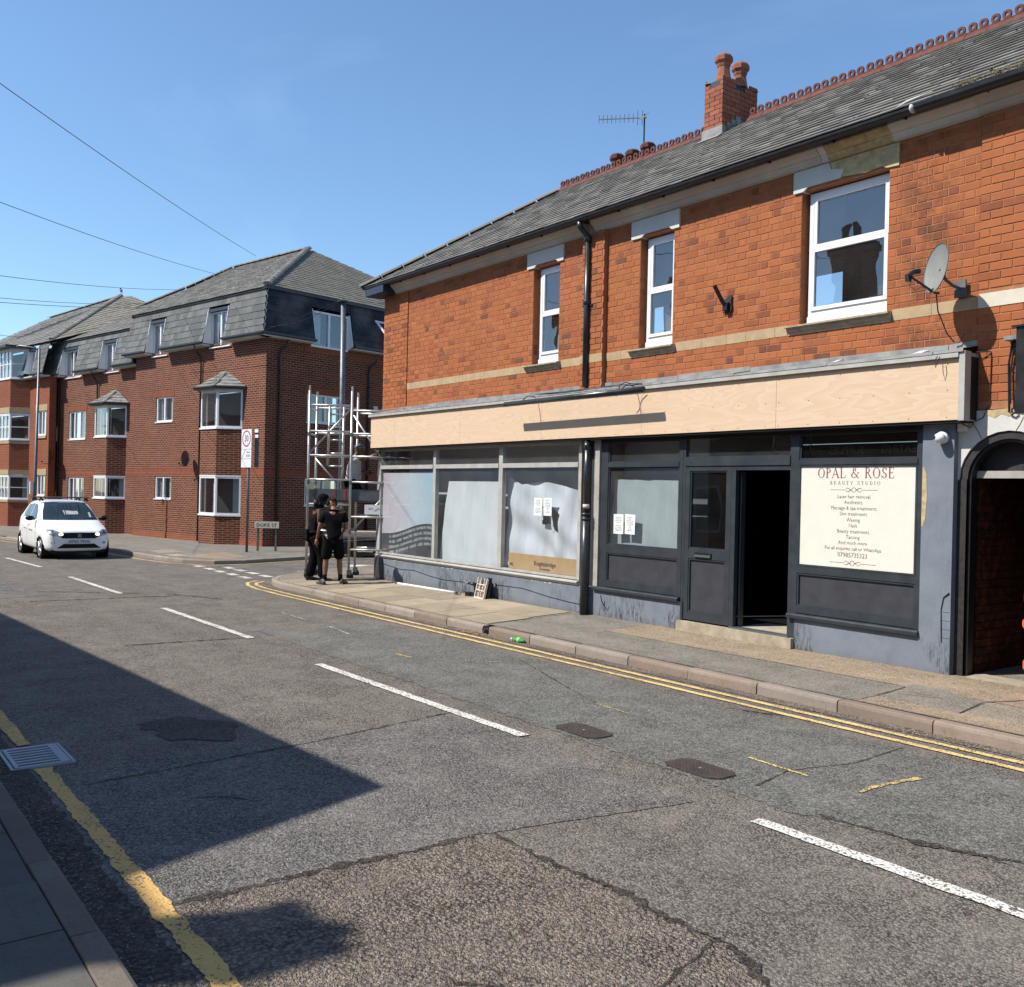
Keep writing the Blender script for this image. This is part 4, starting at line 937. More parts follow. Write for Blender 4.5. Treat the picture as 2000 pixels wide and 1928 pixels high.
# moss on the tiles and weeds in the gutter
ms = MB(); rnd = random.Random(9)
def lump(mb, c, s, rnd):
    v = []; 
    for k in range(6):
        th = 2 * pi * k / 6; rr = s * rnd.uniform(.7, 1.2); v.append((c[0] + rr * cos(th), c[1] + rr * sin(th) * .8, c[2]))
    for k in range(3):
        th = 2 * pi * k / 3; v.append((c[0] + s * .45 * cos(th), c[1] + s * .4 * sin(th), c[2] + s * rnd.uniform(.4, .65)))
    mb.add(v, [(0, 1, 6), (1, 2, 7, 6), (2, 3, 7), (3, 4, 8, 7), (4, 5, 8), (5, 0, 6, 8), (6, 7, 8)])
for k in range(1500):
    x = rnd.uniform(-17.3, X_END); r_ = int(rnd.betavariate(1.3, 2.2) * nrow) if rnd.random() < .85 else rnd.randrange(nrow); d = r_ * gauge + .0
    if x < XL + d + .1: continue
    dens = .35 + .65 * (x > -7.5) 
    if rnd.random() > dens: continue
    y = YE + d * cos(ang); z = ZE + d * sin(ang) + .02
    lump(ms, (x, y + rnd.uniform(0, .04), z + .005), rnd.uniform(.009, .022) * (1.5 if (x > -6.2 and rnd.random() < .4) else 1), rnd)
ms.obj('moss', 'moss', roof, kind='stuff')
ws = MB()
for k in range(420):
    x = rnd.uniform(-5.1, -3.2); y = 9.38 + rnd.uniform(-.06, .06); z = 6.17
    if rnd.random() < .5: lump(ws, (x, y, z), rnd.uniform(.008, .02), rnd)
    L = rnd.uniform(.03, .1) * rnd.choice([1, 1, 1, 1.8]); a = rnd.uniform(-pi, 0); dx, dy = cos(a) * L * .4, -abs(sin(a)) * L * .3
    ws.tube([(x, y, z), (x + dx * .5, y + dy, z + L * rnd.uniform(-.1, .5)), (x + dx, y + dy * 1.8, z + L * rnd.uniform(-.6, .4))], [.003, .002, .0008], 3, False)
ws.obj('gutter_weeds', 'moss_g', roof, kind='stuff')

# chimney with two pots
ch = thing('chimney', 'x', 'x'); del ch['label']; del ch['category']; ch.parent = roof
CX0, CX1, CY0, CY1, CZ = -10.71, -10.33, 11.85, 12.72, 8.74
MB().box(CX0 + .012, CX1 - .012, CY0 + .012, CY1 - .012, 7.6, CZ - .01).obj('stack_core', 'black_old', ch)
mb = MB(); rnd = random.Random(3); z = 7.72; r_ = 0
def b6(mb, x0, x1, y0, y1, z0, z1): mb.box(x0 + rnd.uniform(0, .002), x1 - rnd.uniform(0, .002), y0, y1, z0, z1)
while z < CZ - .02:
    zt = z + .068; top = z > CZ - .16
    st = 0 if r_ % 2 else .115
    for (a0, a1, horiz) in ((CX0, CX1, True), (CY0, CY1, False)):
        x = a0 - st
        while x < a1:
            a = max(x, a0); b = min(x + .215, a1)
            if b - a > .03 and not (top and rnd.random() < .25):
                e = rnd.uniform(-.002, .003)
                if horiz: b6(mb, a + .001, b - .001, CY0 - e, CY0 + .02, z, zt)
                else:
                    mb.box(CX1 - .02, CX1 + e, a + .001, b - .001, z, zt); mb.box(CX0 - e, CX0 + .02, a + .001, b - .001, z, zt)
            x += .223
    z += .076; r_ += 1
mb.obj('chimney_bricks', 'chim_brick', ch, kind='stuff')
mb = MB()
for k in range(60):
    a = rnd.uniform(CX0, CX1); b = rnd.uniform(CY0, CY1); s_ = rnd.uniform(.02, .05); lump(mb, (a, b, CZ - .02), s_, rnd)
mb.obj('mortar_flaunching', 'moss_g', ch, kind='stuff')
fl = MB(); fl.add([(CX0 - .04, CY0 - .012, slope_front(CY0) + .03), (CX1 + .02, CY0 - .012, slope_front(CY0) + .03), (CX1 + .02, CY0 - .012, slope_front(CY0) + .17), (CX0 - .04, CY0 - .012, slope_front(CY0) + .17), (CX0 - .04, CY0 - .15, slope_front(CY0 - .15) + .04), (CX1 + .03, CY0 - .15, slope_front(CY0 - .15) + .04)], [(0, 1, 2, 3), (4, 5, 1, 0)])
for q in range(4):
    y = CY0 + q * .11; fl.add([(CX1 + .012, y, slope_front(y) + .02), (CX1 + .012, y + .12, slope_front(min(y + .12, YR)) + .02), (CX1 + .012, y + .12, slope_front(y) + .17), (CX1 + .012, y, slope_front(y) + .17)], [(0, 1, 2, 3)])
fl.obj('lead_flashing', 'lead', ch)
def pot(mb, c, s=1.0, seg=8):
    mb.lathe([(.165 * s, 0), (.155 * s, .06), (.12 * s, .17), (.10 * s, .30), (.098 * s, .36)], c, seg)
    mb.lathe([(.105 * s, .34), (.115 * s, .37), (.115 * s, .385), (.135 * s, .41), (.15 * s, .43), (.15 * s, .50), (.12 * s, .535), (.08 * s, .54), (.08 * s, .45)], c, seg)
for c in ((-10.52, 12.08, CZ - .06), (-10.52, 12.50, CZ - .08)):
    mb = MB(); pot(mb, c); mb.obj('chimney_pot', 'terra', ch)
st2 = thing('rear_chimney', 'x', 'x'); del st2['label']; del st2['category']; st2.parent = roof
MB().box(-14.85, -13.4, 13.3, 13.75, 6.5, 8.55).obj('stack', 'wall_house', st2)
for x_, zt in ((-14.58, 8.54), (-14.12, 8.50), (-13.68, 8.52)):
    mb = MB(); pot(mb, (x_, 13.5, zt - .07), 1.05); mb.obj('chimney_pot', 'terra_dark', st2)
# ------------------------------------------------------------------ ground floor: fascia and shopfronts
YF = 9.42; YS = 9.60; YG = 9.635
fas = thing('fascia', 'x', 'x'); del fas['label']; del fas['category']; fas.parent = shop
js = [-17.45, -16.48, -14.14, -11.795, -9.555, -7.26, -4.99]
for a, b in zip(js, js[1:]):
    MB().box(a + .002, b - .002, YF, YF + .018, 2.772, 3.405).obj('plywood_board', 'ply', fas)
sc_m = MB()
for a, b in zip(js, js[1:]):
    for zz in (2.80, 3.08, 3.35):
        x = a + .04
        while x < b: sc_m.lathe([(.006, -.002), (.006, .001)], (x, YF - .0, zz), 6, 'y'); x += .42
sc_m.obj('screw_heads', 'iron', fas, kind='stuff')
MB().box(-17.44, -4.93, YF + .02, YW + .0, 2.776, 3.42).obj('fascia_box', 'soffit', fas)
MB().box(-4.988, -4.925, YF - .03, YF + .09, 2.76, 3.47).obj('end_frame', 'alu', fas)
MB().box(-4.985, -4.932, YF + .092, YW - .002, 2.765, 3.46).obj('end_panel', 'timber_strip', fas)
MB().box(-17.50, -4.99, YF - .045, YF + .02, 3.407, 3.452).obj('top_trim', 'alu', fas)
fl = MB(); x = -17.5; rnd = random.Random(4)
while x < -4.95:
    L = min(rnd.uniform(1.0, 1.4), -4.93 - x); j1, j2 = rnd.uniform(-.006, .006), rnd.uniform(-.006, .006)
    m1 = MB(); m1.add([(x, YF - .05, 3.456), (x + L - .008, YF - .05, 3.456 + j2 * .5), (x + L - .008, YF - .045, 3.487 + j2), (x, YF - .045, 3.487 + j1), (x, YW - .02, 3.545 + j1), (x + L - .008, YW - .02, 3.545 + j2), (x, YW - .018, 3.60 + j1 * 2), (x + L - .008, YW - .018, 3.60 + j2 * 2)], [(0, 1, 2, 3), (3, 2, 5, 4), (4, 5, 7, 6)])
    m1.obj('lead_flashing', 'lead', fas); x += L
for a, b in ((-5.6, -5.45), (-6.62, -6.52)): MB().add([(a, YF - .052, 3.46), (b, YF - .052, 3.465), (b - .02, YW - .03, 3.56), (a + .03, YW - .03, 3.56)], [(0, 1, 2, 3)]).obj('flaking_paint', 'white_old', fas)
MB().box(-17.44, -4.94, YF + .018, YS + .0, 2.745, 2.771).obj('soffit_strip', 'soffit', fas)

tl = thing('trough_light', 'long black sign light bar fixed above the plywood boards', 'light', (0, 0, 0))
MB().tube([(-12.38, 9.12, 3.345), (-9.22, 9.12, 3.365)], .042, 10).obj('housing', 'pipe', tl, smooth=True)
for x in (-11.93, -9.68): MB().tube([(x, 9.13, 3.38), (x, 9.22, 3.46), (x, 9.38, 3.47)], .008, 6).obj('arm', 'black', tl)
MB().tube([(-9.75, 9.16, 3.40), (-9.72, 9.14, 3.46), (-9.66, 9.2, 3.5), (-9.6, 9.25, 3.48), (-9.5, 9.3, 3.47)], .007, 5).obj('cable', 'black', tl)
cb = MB(); cb.tube([(-11.9, 9.37, 3.50), (-11.2, 9.36, 3.49), (-10.4, 9.365, 3.505), (-9.5, 9.36, 3.49)], .006, 5); cb.obj('cable', 'black', tl)
lw = MB(); lw.tube([(-5.2, 9.36, 3.43), (-5.21, 9.32, 3.38), (-5.19, 9.31, 3.31), (-5.17, 9.32, 3.38), (-5.17, 9.35, 3.42)], .005, 5)
o = lw.obj('wire_loop', 'black'); tag(o, 'small loop of wire hanging at the right end of the boards', 'wire')


# --- left shop: metal frames
ls = thing('left_shopfront', 'x', 'x'); del ls['label']; del ls['category']; ls.parent = shop
def fbox(nm, x0, x1, z0, z1, m='alu', y0=YS, y1=YS + .08, par=None): return MB().box(x0, x1, y0, y1, z0, z1).obj(nm, m, par or ls)
for a, b in ((-17.40, -17.31), (-15.285, -15.195), (-13.17, -13.06), (-11.08, -11.01)): fbox('mullion', a, b, .60, 2.74)
pl_ = [(-17.31, -15.285), (-15.195, -13.17), (-13.06, -11.08)]
for a, b in pl_:
    fbox('head_rail', a, b, 2.70, 2.74); fbox('transom', a, b, 2.34, 2.415, y0=YS - .012); fbox('bottom_rail', a, b, .60, .635)
    for z0, z1 in ((.635, 2.34), (2.415, 2.70)): MB().add([(a, YG, z0), (b, YG, z0), (b, YG, z1), (a, YG, z1)], [(0, 1, 2, 3)]).obj('pane', 'glass', ls)
MB().ext([(YS - .06, .555), (YS - .06, .57), (YS - .045, .578), (YS + .09, .6), (YS + .09, .555)], 'x', -17.42, -11.01).obj('sill', 'alu', ls, fix=True)
MB().box(-17.42, -11.01, YS - .03, YS + .1, .52, .553).obj('sill_fillet', 'white_old', ls)
MB().box(-17.46, -10.70, 9.585, YW + .1, -.2, .518).obj('stall_riser', 'render', ls)
MB().box(-17.47, -17.13, 9.575, 9.584, -.2, .517).obj('corner_block', 'slate_panel', ls)
MB().box(-17.46, -17.405, YS - .0, YW + .05, .52, 2.744).obj('corner_post', 'alu_dark', ls)
ck = MB(); pts = [(-17.1, .40), (-16.4, .34), (-15.9, .36), (-15.3, .30), (-14.8, .27), (-14.0, .29), (-13.7, .31)]
ck.tube([(x, 9.583, z) for x, z in pts], .006, 4); ck.tube([(-13.15, 9.583, .33), (-12.4, 9.583, .34), (-11.7, 9.583, .27), (-11.2, 9.583, .24), (-10.85, 9.583, .23)], .006, 4); ck.tube([(-16.55, 9.584, .52), (-16.62, 9.584, .3), (-16.68, 9.584, .08)], .003, 4)
ck.obj('wall_crack', 'black', ls)
rnd = random.Random(21)
fp = MB()
for k in range(26):
    x = rnd.choice([rnd.uniform(-15.0, -14.2), rnd.uniform(-16.7, -16.3), rnd.uniform(-12.3, -11.4)]); s_ = rnd.uniform(.01, .045); z = .515 - rnd.uniform(0, .02)
    fp.box(x, x + s_, 9.58, 9.5845, z - rnd.uniform(.005, .02), z)
fp.obj('flaked_paint', 'white_old', ls, kind='stuff')
# glazed brick slips at the end of the left shop
k = 0; z = .62
while z < 2.74:
    for a, b in (((-11.005, -10.94), (-10.935, -10.885)) if k % 2 else ((-11.005, -10.965), (-10.96, -10.885))): MB().box(a, b, 9.63, 9.66, z, z + .07).obj('glazed_brick', 'tile_brick', ls)
    z += .0765; k += 1
MB().box(-11.008, -10.88, 9.6405, 9.7, .52, 2.744).obj('slip_bed', 'mortar_l', ls)
MB().box(-10.88, -10.70, 9.68, 9.75, .3, 2.744).obj('recess', 'slate_panel', ls)
MB().box(-10.70, -10.575, 9.575, 9.66, .50, 2.744).obj('timber_strip', 'timber_strip', ls)
# window backing papers
def panelmesh(name, par, m, pts_top, pts_bot, y, amp, seed, nx=28, nzz=24, hole=None):
    rnd = random.Random(seed); V = []; F = []
    def lerpp(P, t):
        t *= (len(P) - 1); i = min(int(t), len(P) - 2); f = t - i; return (P[i][0] + (P[i + 1][0] - P[i][0]) * f, P[i][1] + (P[i + 1][1] - P[i][1]) * f)
    ph = [rnd.uniform(0, 6) for _ in range(5)]
    for j in range(nzz + 1):
        v = j / nzz
        for i in range(nx + 1):
            u = i / nx; a = lerpp(pts_bot, u); b = lerpp(pts_top, u); x = a[0] + (b[0] - a[0]) * v; z = a[1] + (b[1] - a[1]) * v
            dy = amp * (sin(u * 9 + ph[0] + v * 2.2) * .5 + sin(u * 21 + ph[1] - v * 3) * .25 + sin(v * 7 + u * 4 + ph[2]) * .35 + sin((u + v) * 15 + ph[3]) * .2)
            V.append((x, y + dy + amp, z))
    for j in range(nzz):
        for i in range(nx):
            c = V[j * (nx + 1) + i]
            if hole and hole(c[0], c[2]): continue
            F.append((j * (nx + 1) + i, j * (nx + 1) + i + 1, (j + 1) * (nx + 1) + i + 1, (j + 1) * (nx + 1) + i))
    return MB().add(V, F).obj(name, m, par, smooth=True)
vy = M_
def poster(nt, b):
    c = wpos(nt); s = nt.nodes.new('ShaderNodeSeparateXYZ'); nt.links.new(c, s.inputs[0])
    u = rng(nt, s.outputs[0], -17.2, -15.3)
    cc = ramp(nt, u, [(0.0, (0.42, 0.32, 0.35)), (0.35, (0.42, 0.385, 0.41)), (0.6, (0.37, 0.41, 0.45)), (1.0, (0.24, 0.36, 0.44))])
    cc = mixc(nt, rng(nt, noise(nt, c, 1.2, 2), .35, .7, 0, .55), cc, (0.44, 0.46, 0.48)); nt.links.new(cc, b.inputs['Base Color'])
M_['poster'] = mat('pastel_window_vinyl', poster, (0.6, 0.6, 0.65), 0.6)
vp = panelmesh('window_vinyl', ls, 'poster', [(-17.3, 2.26), (-15.3, 2.26)], [(-17.3, .66), (-15.3, .66)], YG + .015, .0005, 1)
wavz = lambda x: 1.02 + 0.04 * (x + 17.3) + 0.19 * (0.5 - 0.5 * cos((x + 17.0) * 2.15)) * (1 if x > -17 else 0)
V = []; n = 40
for i in range(n + 1):
    x = -17.305 + 2.01 * i / n; V += [(x, YG + .010, .64), (x, YG + .010, wavz(x))]
MB().add(V, [(2 * i, 2 * i + 2, 2 * i + 3, 2 * i + 1) for i in range(n)]).obj('dark_vinyl_wave', 'slate_panel', ls)
lines = ['LVL · HENNA BROWS · BROW LAMINATION · BROW BROWS · FACIAL', 'FACIALS · SLIMES · MANICURE · PEDICURE · MASSAGE', 'DERMAPLANING · PLASMA REMOVAL · LASER TATTOO REMOVAL', 'OMBRE · LIPS EXTENSIONS · AGELESS · LASER · BAMBOO']
for li, s_ in enumerate(lines):
    cx = -17.0 if li == 0 else -17.05
    x = -16.98
    grp = MB(); chars = s_
    cu = bpy.data.curves.new('l', 'FONT'); cu.body = s_; cu.size = .078; cu.align_y = 'CENTER'; cu.resolution_u = 1; to = bpy.data.objects.new('l', cu); COL.objects.link(to)
    me = bpy.data.meshes.new_from_object(to.evaluated_get(bpy.context.evaluated_depsgraph_get())); bpy.data.objects.remove(to)
    W_ = max(v.co.x for v in me.vertices); k = 1.62 / W_
    for v in me.vertices:
        X = x + v.co.x * k; z0 = wavz(X) - .075 - li * .105
        v.co = Vector((X, YG + .007, z0 + v.co.y))
    me.materials.clear(); me.materials.append(M_['white']); inst('vinyl_lettering', me, ls)
txt('vinyl_lettering', 'DY', .14, 'white', ls, (-16.88, YG + .011, 1.75))
panelmesh('lining_paper', ls, 'wpaper', [(-14.98, 2.105), (-13.25, 2.105)], [(-15.22, .61), (-13.25, .61)], YG + .09, .02, 2)
def hole3(x, z):
    P = [(-11.98, 1.70), (-11.7, 1.69), (-11.50, 1.585), (-11.50, 1.42), (-11.53, 1.30), (-11.68, 1.33), (-11.85, 1.42), (-12.03, 1.40), (-12.0, 1.55)]
    c = False; j = len(P) - 1
    for i in range(len(P)):
        if (P[i][1] > z) != (P[j][1] > z) and x < (P[j][0] - P[i][0]) * (z - P[i][1]) / (P[j][1] - P[i][1]) + P[i][0]: c = not c
        j = i
    return c
panelmesh('plastic_sheet', ls, 'wplastic', [(-13.1, 2.19), (-12.75, 2.06), (-12.4, 2.10), (-12.0, 2.10), (-11.6, 2.04), (-11.35, 1.98), (-11.1, 2.08)], [(-13.12, .64), (-12.5, .86), (-12.0, .85), (-11.6, .81), (-11.1, .88)], YG + .08, .075, 5, 90, 90, lambda x, z: hole3(x / 1.015, EYE + (z - EYE) / 1.015))
MB().box(-17.2, -11.0, 10.15, 10.17, .27, 2.9).obj('backing_board', 'backing', ls)
MB().add([(-12.04, 9.78, 1.70), (-11.98, 9.78, 1.70), (-11.84, 9.78, 1.30), (-11.91, 9.78, 1.31)], [(0, 1, 2, 3)]).obj('plastic_strand', 'wplastic', ls)
cb_ = MB().box(-12.93, -11.085, YG + .04, YG + .055, .64, .90).obj('cardboard_panel', 'card', ls)
txt('card_print', 'Knightsbridge', .10, 'ink', ls, (-11.95, YG + .036, .765)); txt('card_print', 'ML', .075, 'ink', ls, (-12.84, YG + .036, .705)); txt('card_print', 'www.knightsbridge', .035, 'ink', ls, (-11.95, YG + .036, .685))
def notice(x0, x1, z0, z1, y, body, lab, grp, seed, rot=0):
    t = thing('paper_notice', lab, 'notice', ((x0 + x1) / 2, y, (z0 + z1) / 2), 0, grp); t.rotation_euler = (0, rot, 0)
    w2 = (x1 - x0) / 2; h2 = (z1 - z0) / 2
    MB().box(-w2, w2, -.001, .001, -h2, h2).obj('sheet', 'paper', t)
    ln = body
    for i, s_ in enumerate(ln): txt('print', s_, .021, 'ink', t, (0, -.0015, h2 - .045 - i * (2 * h2 - .07) / len(ln)), sx=1.0, ext=.0003)
left_t = ['Opal & Rose', 'Beauty Studio', 'Laser hair removal', 'Aesthetics', '*', 'Massage & spa', 'Skin treatments', 'Beauty treatments', '07985735323']; right_t = ['Opal & Rose', 'Beauty', 'Skin treatments', 'For all enquiries', 'call or WhatsApp', 'Waxing', 'Nails', 'Tanning', '07985735323']
notice(-12.205, -12.0, 1.555, 1.845, YG - .006, left_t, 'left of two paper notices over the torn plastic sheet', 'paper notices in the shop windows', 1, .02)
notice(-11.955, -11.75, 1.56, 1.85, YG - .006, right_t, 'right of two paper notices over the torn plastic sheet', 'paper notices in the shop windows', 2, -.01)
notice(-10.295, -10.088, 1.35, 1.64, YG - .006, left_t, 'left of two paper notices on the dark framed window', 'paper notices in the shop windows', 3, -.01)
notice(-10.055, -9.848, 1.355, 1.645, YG - .006, right_t, 'right of two paper notices on the dark framed window', 'paper notices in the shop windows', 4, .02)

# --- right shop: slate painted joinery
rs = thing('right_shopfront', 'x', 'x'); del rs['label']; del rs['category']; rs.parent = shop
def rb_(nm, x0, x1, z0, z1, m='slate_paint', y0=YS, y1=YS + .07): return MB().box(x0, x1, y0, y1, z0, z1).obj(nm, m, rs)
def bead(x0, x1, z0, z1, y, w=.022, d=.02, m='slate_paint'):     # mitred glazing bead round an opening, proud of the panel behind
    mb = MB(); mb.box(x0, x1, y, y + d, z0, z0 + w); mb.box(x0, x1, y, y + d, z1 - w, z1); mb.box(x0, x0 + w, y, y + d, z0 + w, z1 - w); mb.box(x1 - w, x1, y, y + d, z0 + w, z1 - w)
    return mb.obj('glazing_bead', m, rs)
def pane(x0, x1, z0, z1, y=YG, m='glass'): return MB().add([(x0, y, z0), (x1, y, z0), (x1, y, z1), (x0, y, z1)], [(0, 1, 2, 3)]).obj('pane', m, rs)
rb_('head_board', -10.57, -5.46, 2.70, 2.744, 'black')
# left bay
for nm, a, b, z0, z1 in (('post', -10.56, -10.41, .555, 2.70), ('post', -8.985, -8.915, .555, 2.70)): rb_(nm, a, b, z0, z1)
rb_('transom', -10.41, -8.985, 2.33, 2.395, y0=YS - .012); rb_('mid_rail', -10.41, -8.985, 1.065, 1.185); rb_('bottom_rail', -10.41, -8.985, .56, .64)
rb_('lower_panel', -10.41, -8.985, .64, 1.065, 'slate_panel', YS + .03, YS + .05); bead(-10.41, -8.985, .64, 1.065, YS + .008)
pane(-10.41, -8.985, 1.185, 2.33); pane(-10.41, -8.985, 2.395, 2.70, m='glass'); bead(-10.41, -8.985, 1.185, 2.33, YS + .012, .02, .018); bead(-10.41, -8.985, 2.395, 2.70, YS + .012, .02, .018)
panelmesh('lining_paper', rs, 'wpaper2', [(-10.40, 2.155), (-9.05, 2.14)], [(-10.50, 1.16), (-9.05, 1.16)], YG + .09, .014, 8)
MB().box(-10.64, -8.95, 10.15, 10.17, .27, 2.9).obj('backing_board', 'backing', rs)
MB().ext([(YS - .06, .495), (YS - .065, .53), (YS - .05, .545), (YS + .07, .557), (YS + .07, .495)], 'x', -10.66, -8.92).obj('sill', 'slate_paint', rs, fix=True)
MB().box(-10.70, -8.90, 9.59, 9.8, -.2, .492).obj('stall_riser', 'render', rs)
MB().box(-8.90, -8.86, 9.585, 9.75, -.1, .5).obj('riser_end', 'slate_paint', rs)
cr2 = MB(); cr2.tube([(-10.5, 9.587, .42), (-10.47, 9.585, .33), (-10.40, 9.57, .27), (-10.36, 9.54, .27), (-10.34, 9.52, .35)], .006, 5); cr2.obj('loose_cable', 'black', rs)
# door bay
TH = .265
rb_('post', -8.91, -8.865, TH, 2.70); rb_('post', -7.165, -7.05, .2, 2.70); rb_('transom', -8.865, -7.165, 2.335, 2.44, y0=YS - .015)
rb_('transom_bead', -8.865, -7.165, 2.44, 2.46, y0=YS - .005); pane(-8.865, -7.165, 2.46, 2.70)
rb_('leaf_stile', -8.862, -8.785, TH, 2.33); rb_('leaf_stile', -8.145, -8.075, TH, 2.33); rb_('leaf_top_rail', -8.785, -8.145, 2.27, 2.33); rb_('leaf_mid_rail', -8.785, -8.145, 1.095, 1.225); rb_('leaf_bottom_rail', -8.785, -8.145, TH, .37)
pane(-8.785, -8.145, 1.225, 2.27, m='glass_dark'); bead(-8.785, -8.145, 1.225, 2.27, YS + .012, .02, .018)
rb_('lower_panel', -8.785, -8.145, .37, 1.095, 'slate_panel', YS + .03, YS + .05); bead(-8.785, -8.145, .37, 1.095, YS + .008)
lb = MB().box(-8.665, -8.375, YS - .014, YS - .001, 1.115, 1.18).obj('letter_box', 'black', rs); MB().box(-8.655, -8.385, YS - .024, YS - .015, 1.12, 1.15).obj('letter_flap', 'galv', lb)
rb_('door_jamb', -8.072, -8.0, TH, 2.33); rb_('door_head', -8.0, -7.165, 2.275, 2.33)
MB().box(-7.985, -7.965, YS + .075, YS + .16, TH + .01, 2.26).obj('open_door_edge', 'slate_paint', rs)
MB().box(-8.05, -7.13, YS - .03, YS + .1, .245, TH).obj('threshold', 'galv', rs)
MB().box(-8.92, -7.055, YS - .07, YS + .12, .0, .244).obj('doorstep', 'concrete', rs)
# right bay
rb_('post', -7.05, -7.04 + .0, .555, 2.70); rb_('post', -5.525, -5.462, .555, 2.70); rb_('transom', -7.04, -5.525, 2.335, 2.395, y0=YS - .012)
rb_('mid_rail', -7.04, -5.525, 1.04, 1.125); rb_('bottom_rail', -7.04, -5.525, .56, .64); rb_('lower_panel', -7.04, -5.525, .64, 1.04, 'slate_panel', YS + .03, YS + .05); bead(-7.04, -5.525, .64, 1.04, YS + .008)
pane(-7.04, -5.525, 2.395, 2.70, m='glass_dark'); bead(-7.04, -5.525, 2.395, 2.70, YS + .012, .02, .018); bead(-7.04, -5.525, 1.125, 2.335, YS - .004, .022, .03)
MB().ext([(YS - .06, .495), (YS - .065, .53), (YS - .05, .545), (YS + .07, .557), (YS + .07, .495)], 'x', -7.14, -5.46).obj('sill', 'slate_paint', rs, fix=True)
MB().box(-7.055, -5.46, 9.59, 9.8, -.2, .492).obj('stall_riser', 'render', rs)
pm = MB().box(-5.46, -5.115, 9.575, 9.75, -.2, 2.744).obj('pier', 'render', rs)
pt = MB(); pt.add([(-5.455, 9.572, 2.28), (-5.44, 9.572, 2.30), (-5.41, 9.572, 2.22), (-5.40, 9.572, 1.98), (-5.415, 9.572, 1.75), (-5.44, 9.572, 1.66), (-5.457, 9.572, 1.67)], [(6, 5, 4, 3, 2, 1, 0)]); pt.obj('bare_render_patch', 'stone_bare', rs)
ck = MB(); ck.tube([(-5.13, 9.572, .98), (-5.19, 9.572, .93), (-5.215, 9.572, .8), (-5.21, 9.572, .62), (-5.205, 9.572, .46)], [.010, .007, .006, .007, .005], 5)
for z in (.78, .69, .60, .51): ck.tube([(-5.205, 9.5745, z), (-5.15, 9.5745, z - .004), (-5.12, 9.5745, z)], .0018, 4)
ck.obj('wall_crack', 'black', rs)
# faint reversed lettering on the inside of the top right light
inv = [('HEATING', -5.75), ('SUPPLIES', -6.45)]
for s_, x in inv:
    o = txt('reversed_lettering', s_, .12, 'sign_grey', rs, (x, YG + .03, 2.50), ext=.0003); o.scale = (-1, 1, 1)
# interior
it = thing('shop_interior', 'x', 'x'); del it['label']; del it['category']; it.parent = shop
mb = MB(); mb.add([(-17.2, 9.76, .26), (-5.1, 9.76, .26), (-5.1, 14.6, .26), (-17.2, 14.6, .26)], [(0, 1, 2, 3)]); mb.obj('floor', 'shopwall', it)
MB().box(-8.0, -7.16, 9.72, 10.35, .261, .264).obj('lit_floor_patch', 'floor_shop', it)  # pale patch standing for light on the floor inside the door
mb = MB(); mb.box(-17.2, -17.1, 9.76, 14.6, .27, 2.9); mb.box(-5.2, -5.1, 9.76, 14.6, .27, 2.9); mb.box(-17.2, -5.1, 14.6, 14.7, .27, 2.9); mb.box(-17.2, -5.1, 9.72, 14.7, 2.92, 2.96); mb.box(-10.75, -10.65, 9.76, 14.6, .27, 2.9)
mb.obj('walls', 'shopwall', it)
mb = MB()
for x, z in ((-7.62, 2.5), (-7.45, 2.42), (-7.32, 2.55), (-7.9, 2.6)): mb.tube([(x, 10.2, 2.9), (x + .02, 10.2, z + .1), (x - .01, 10.22, z), (x + .05, 10.2, z - .06)], .008, 5)
mb.obj('hanging_cables', 'curtain', it)

# the beauty studio sign
sg = thing('window_sign', 'cream beauty studio sign filling the window beside the open shop doorway', 'sign', (-6.282, YS + .012, 1.73))
MB().box(-.735, .735, 0, .012, -.59, .58).obj('panel', 'sign_cream', sg)
ztop, hh = .58, 1.17
def zf_(fr): return ztop - fr * hh
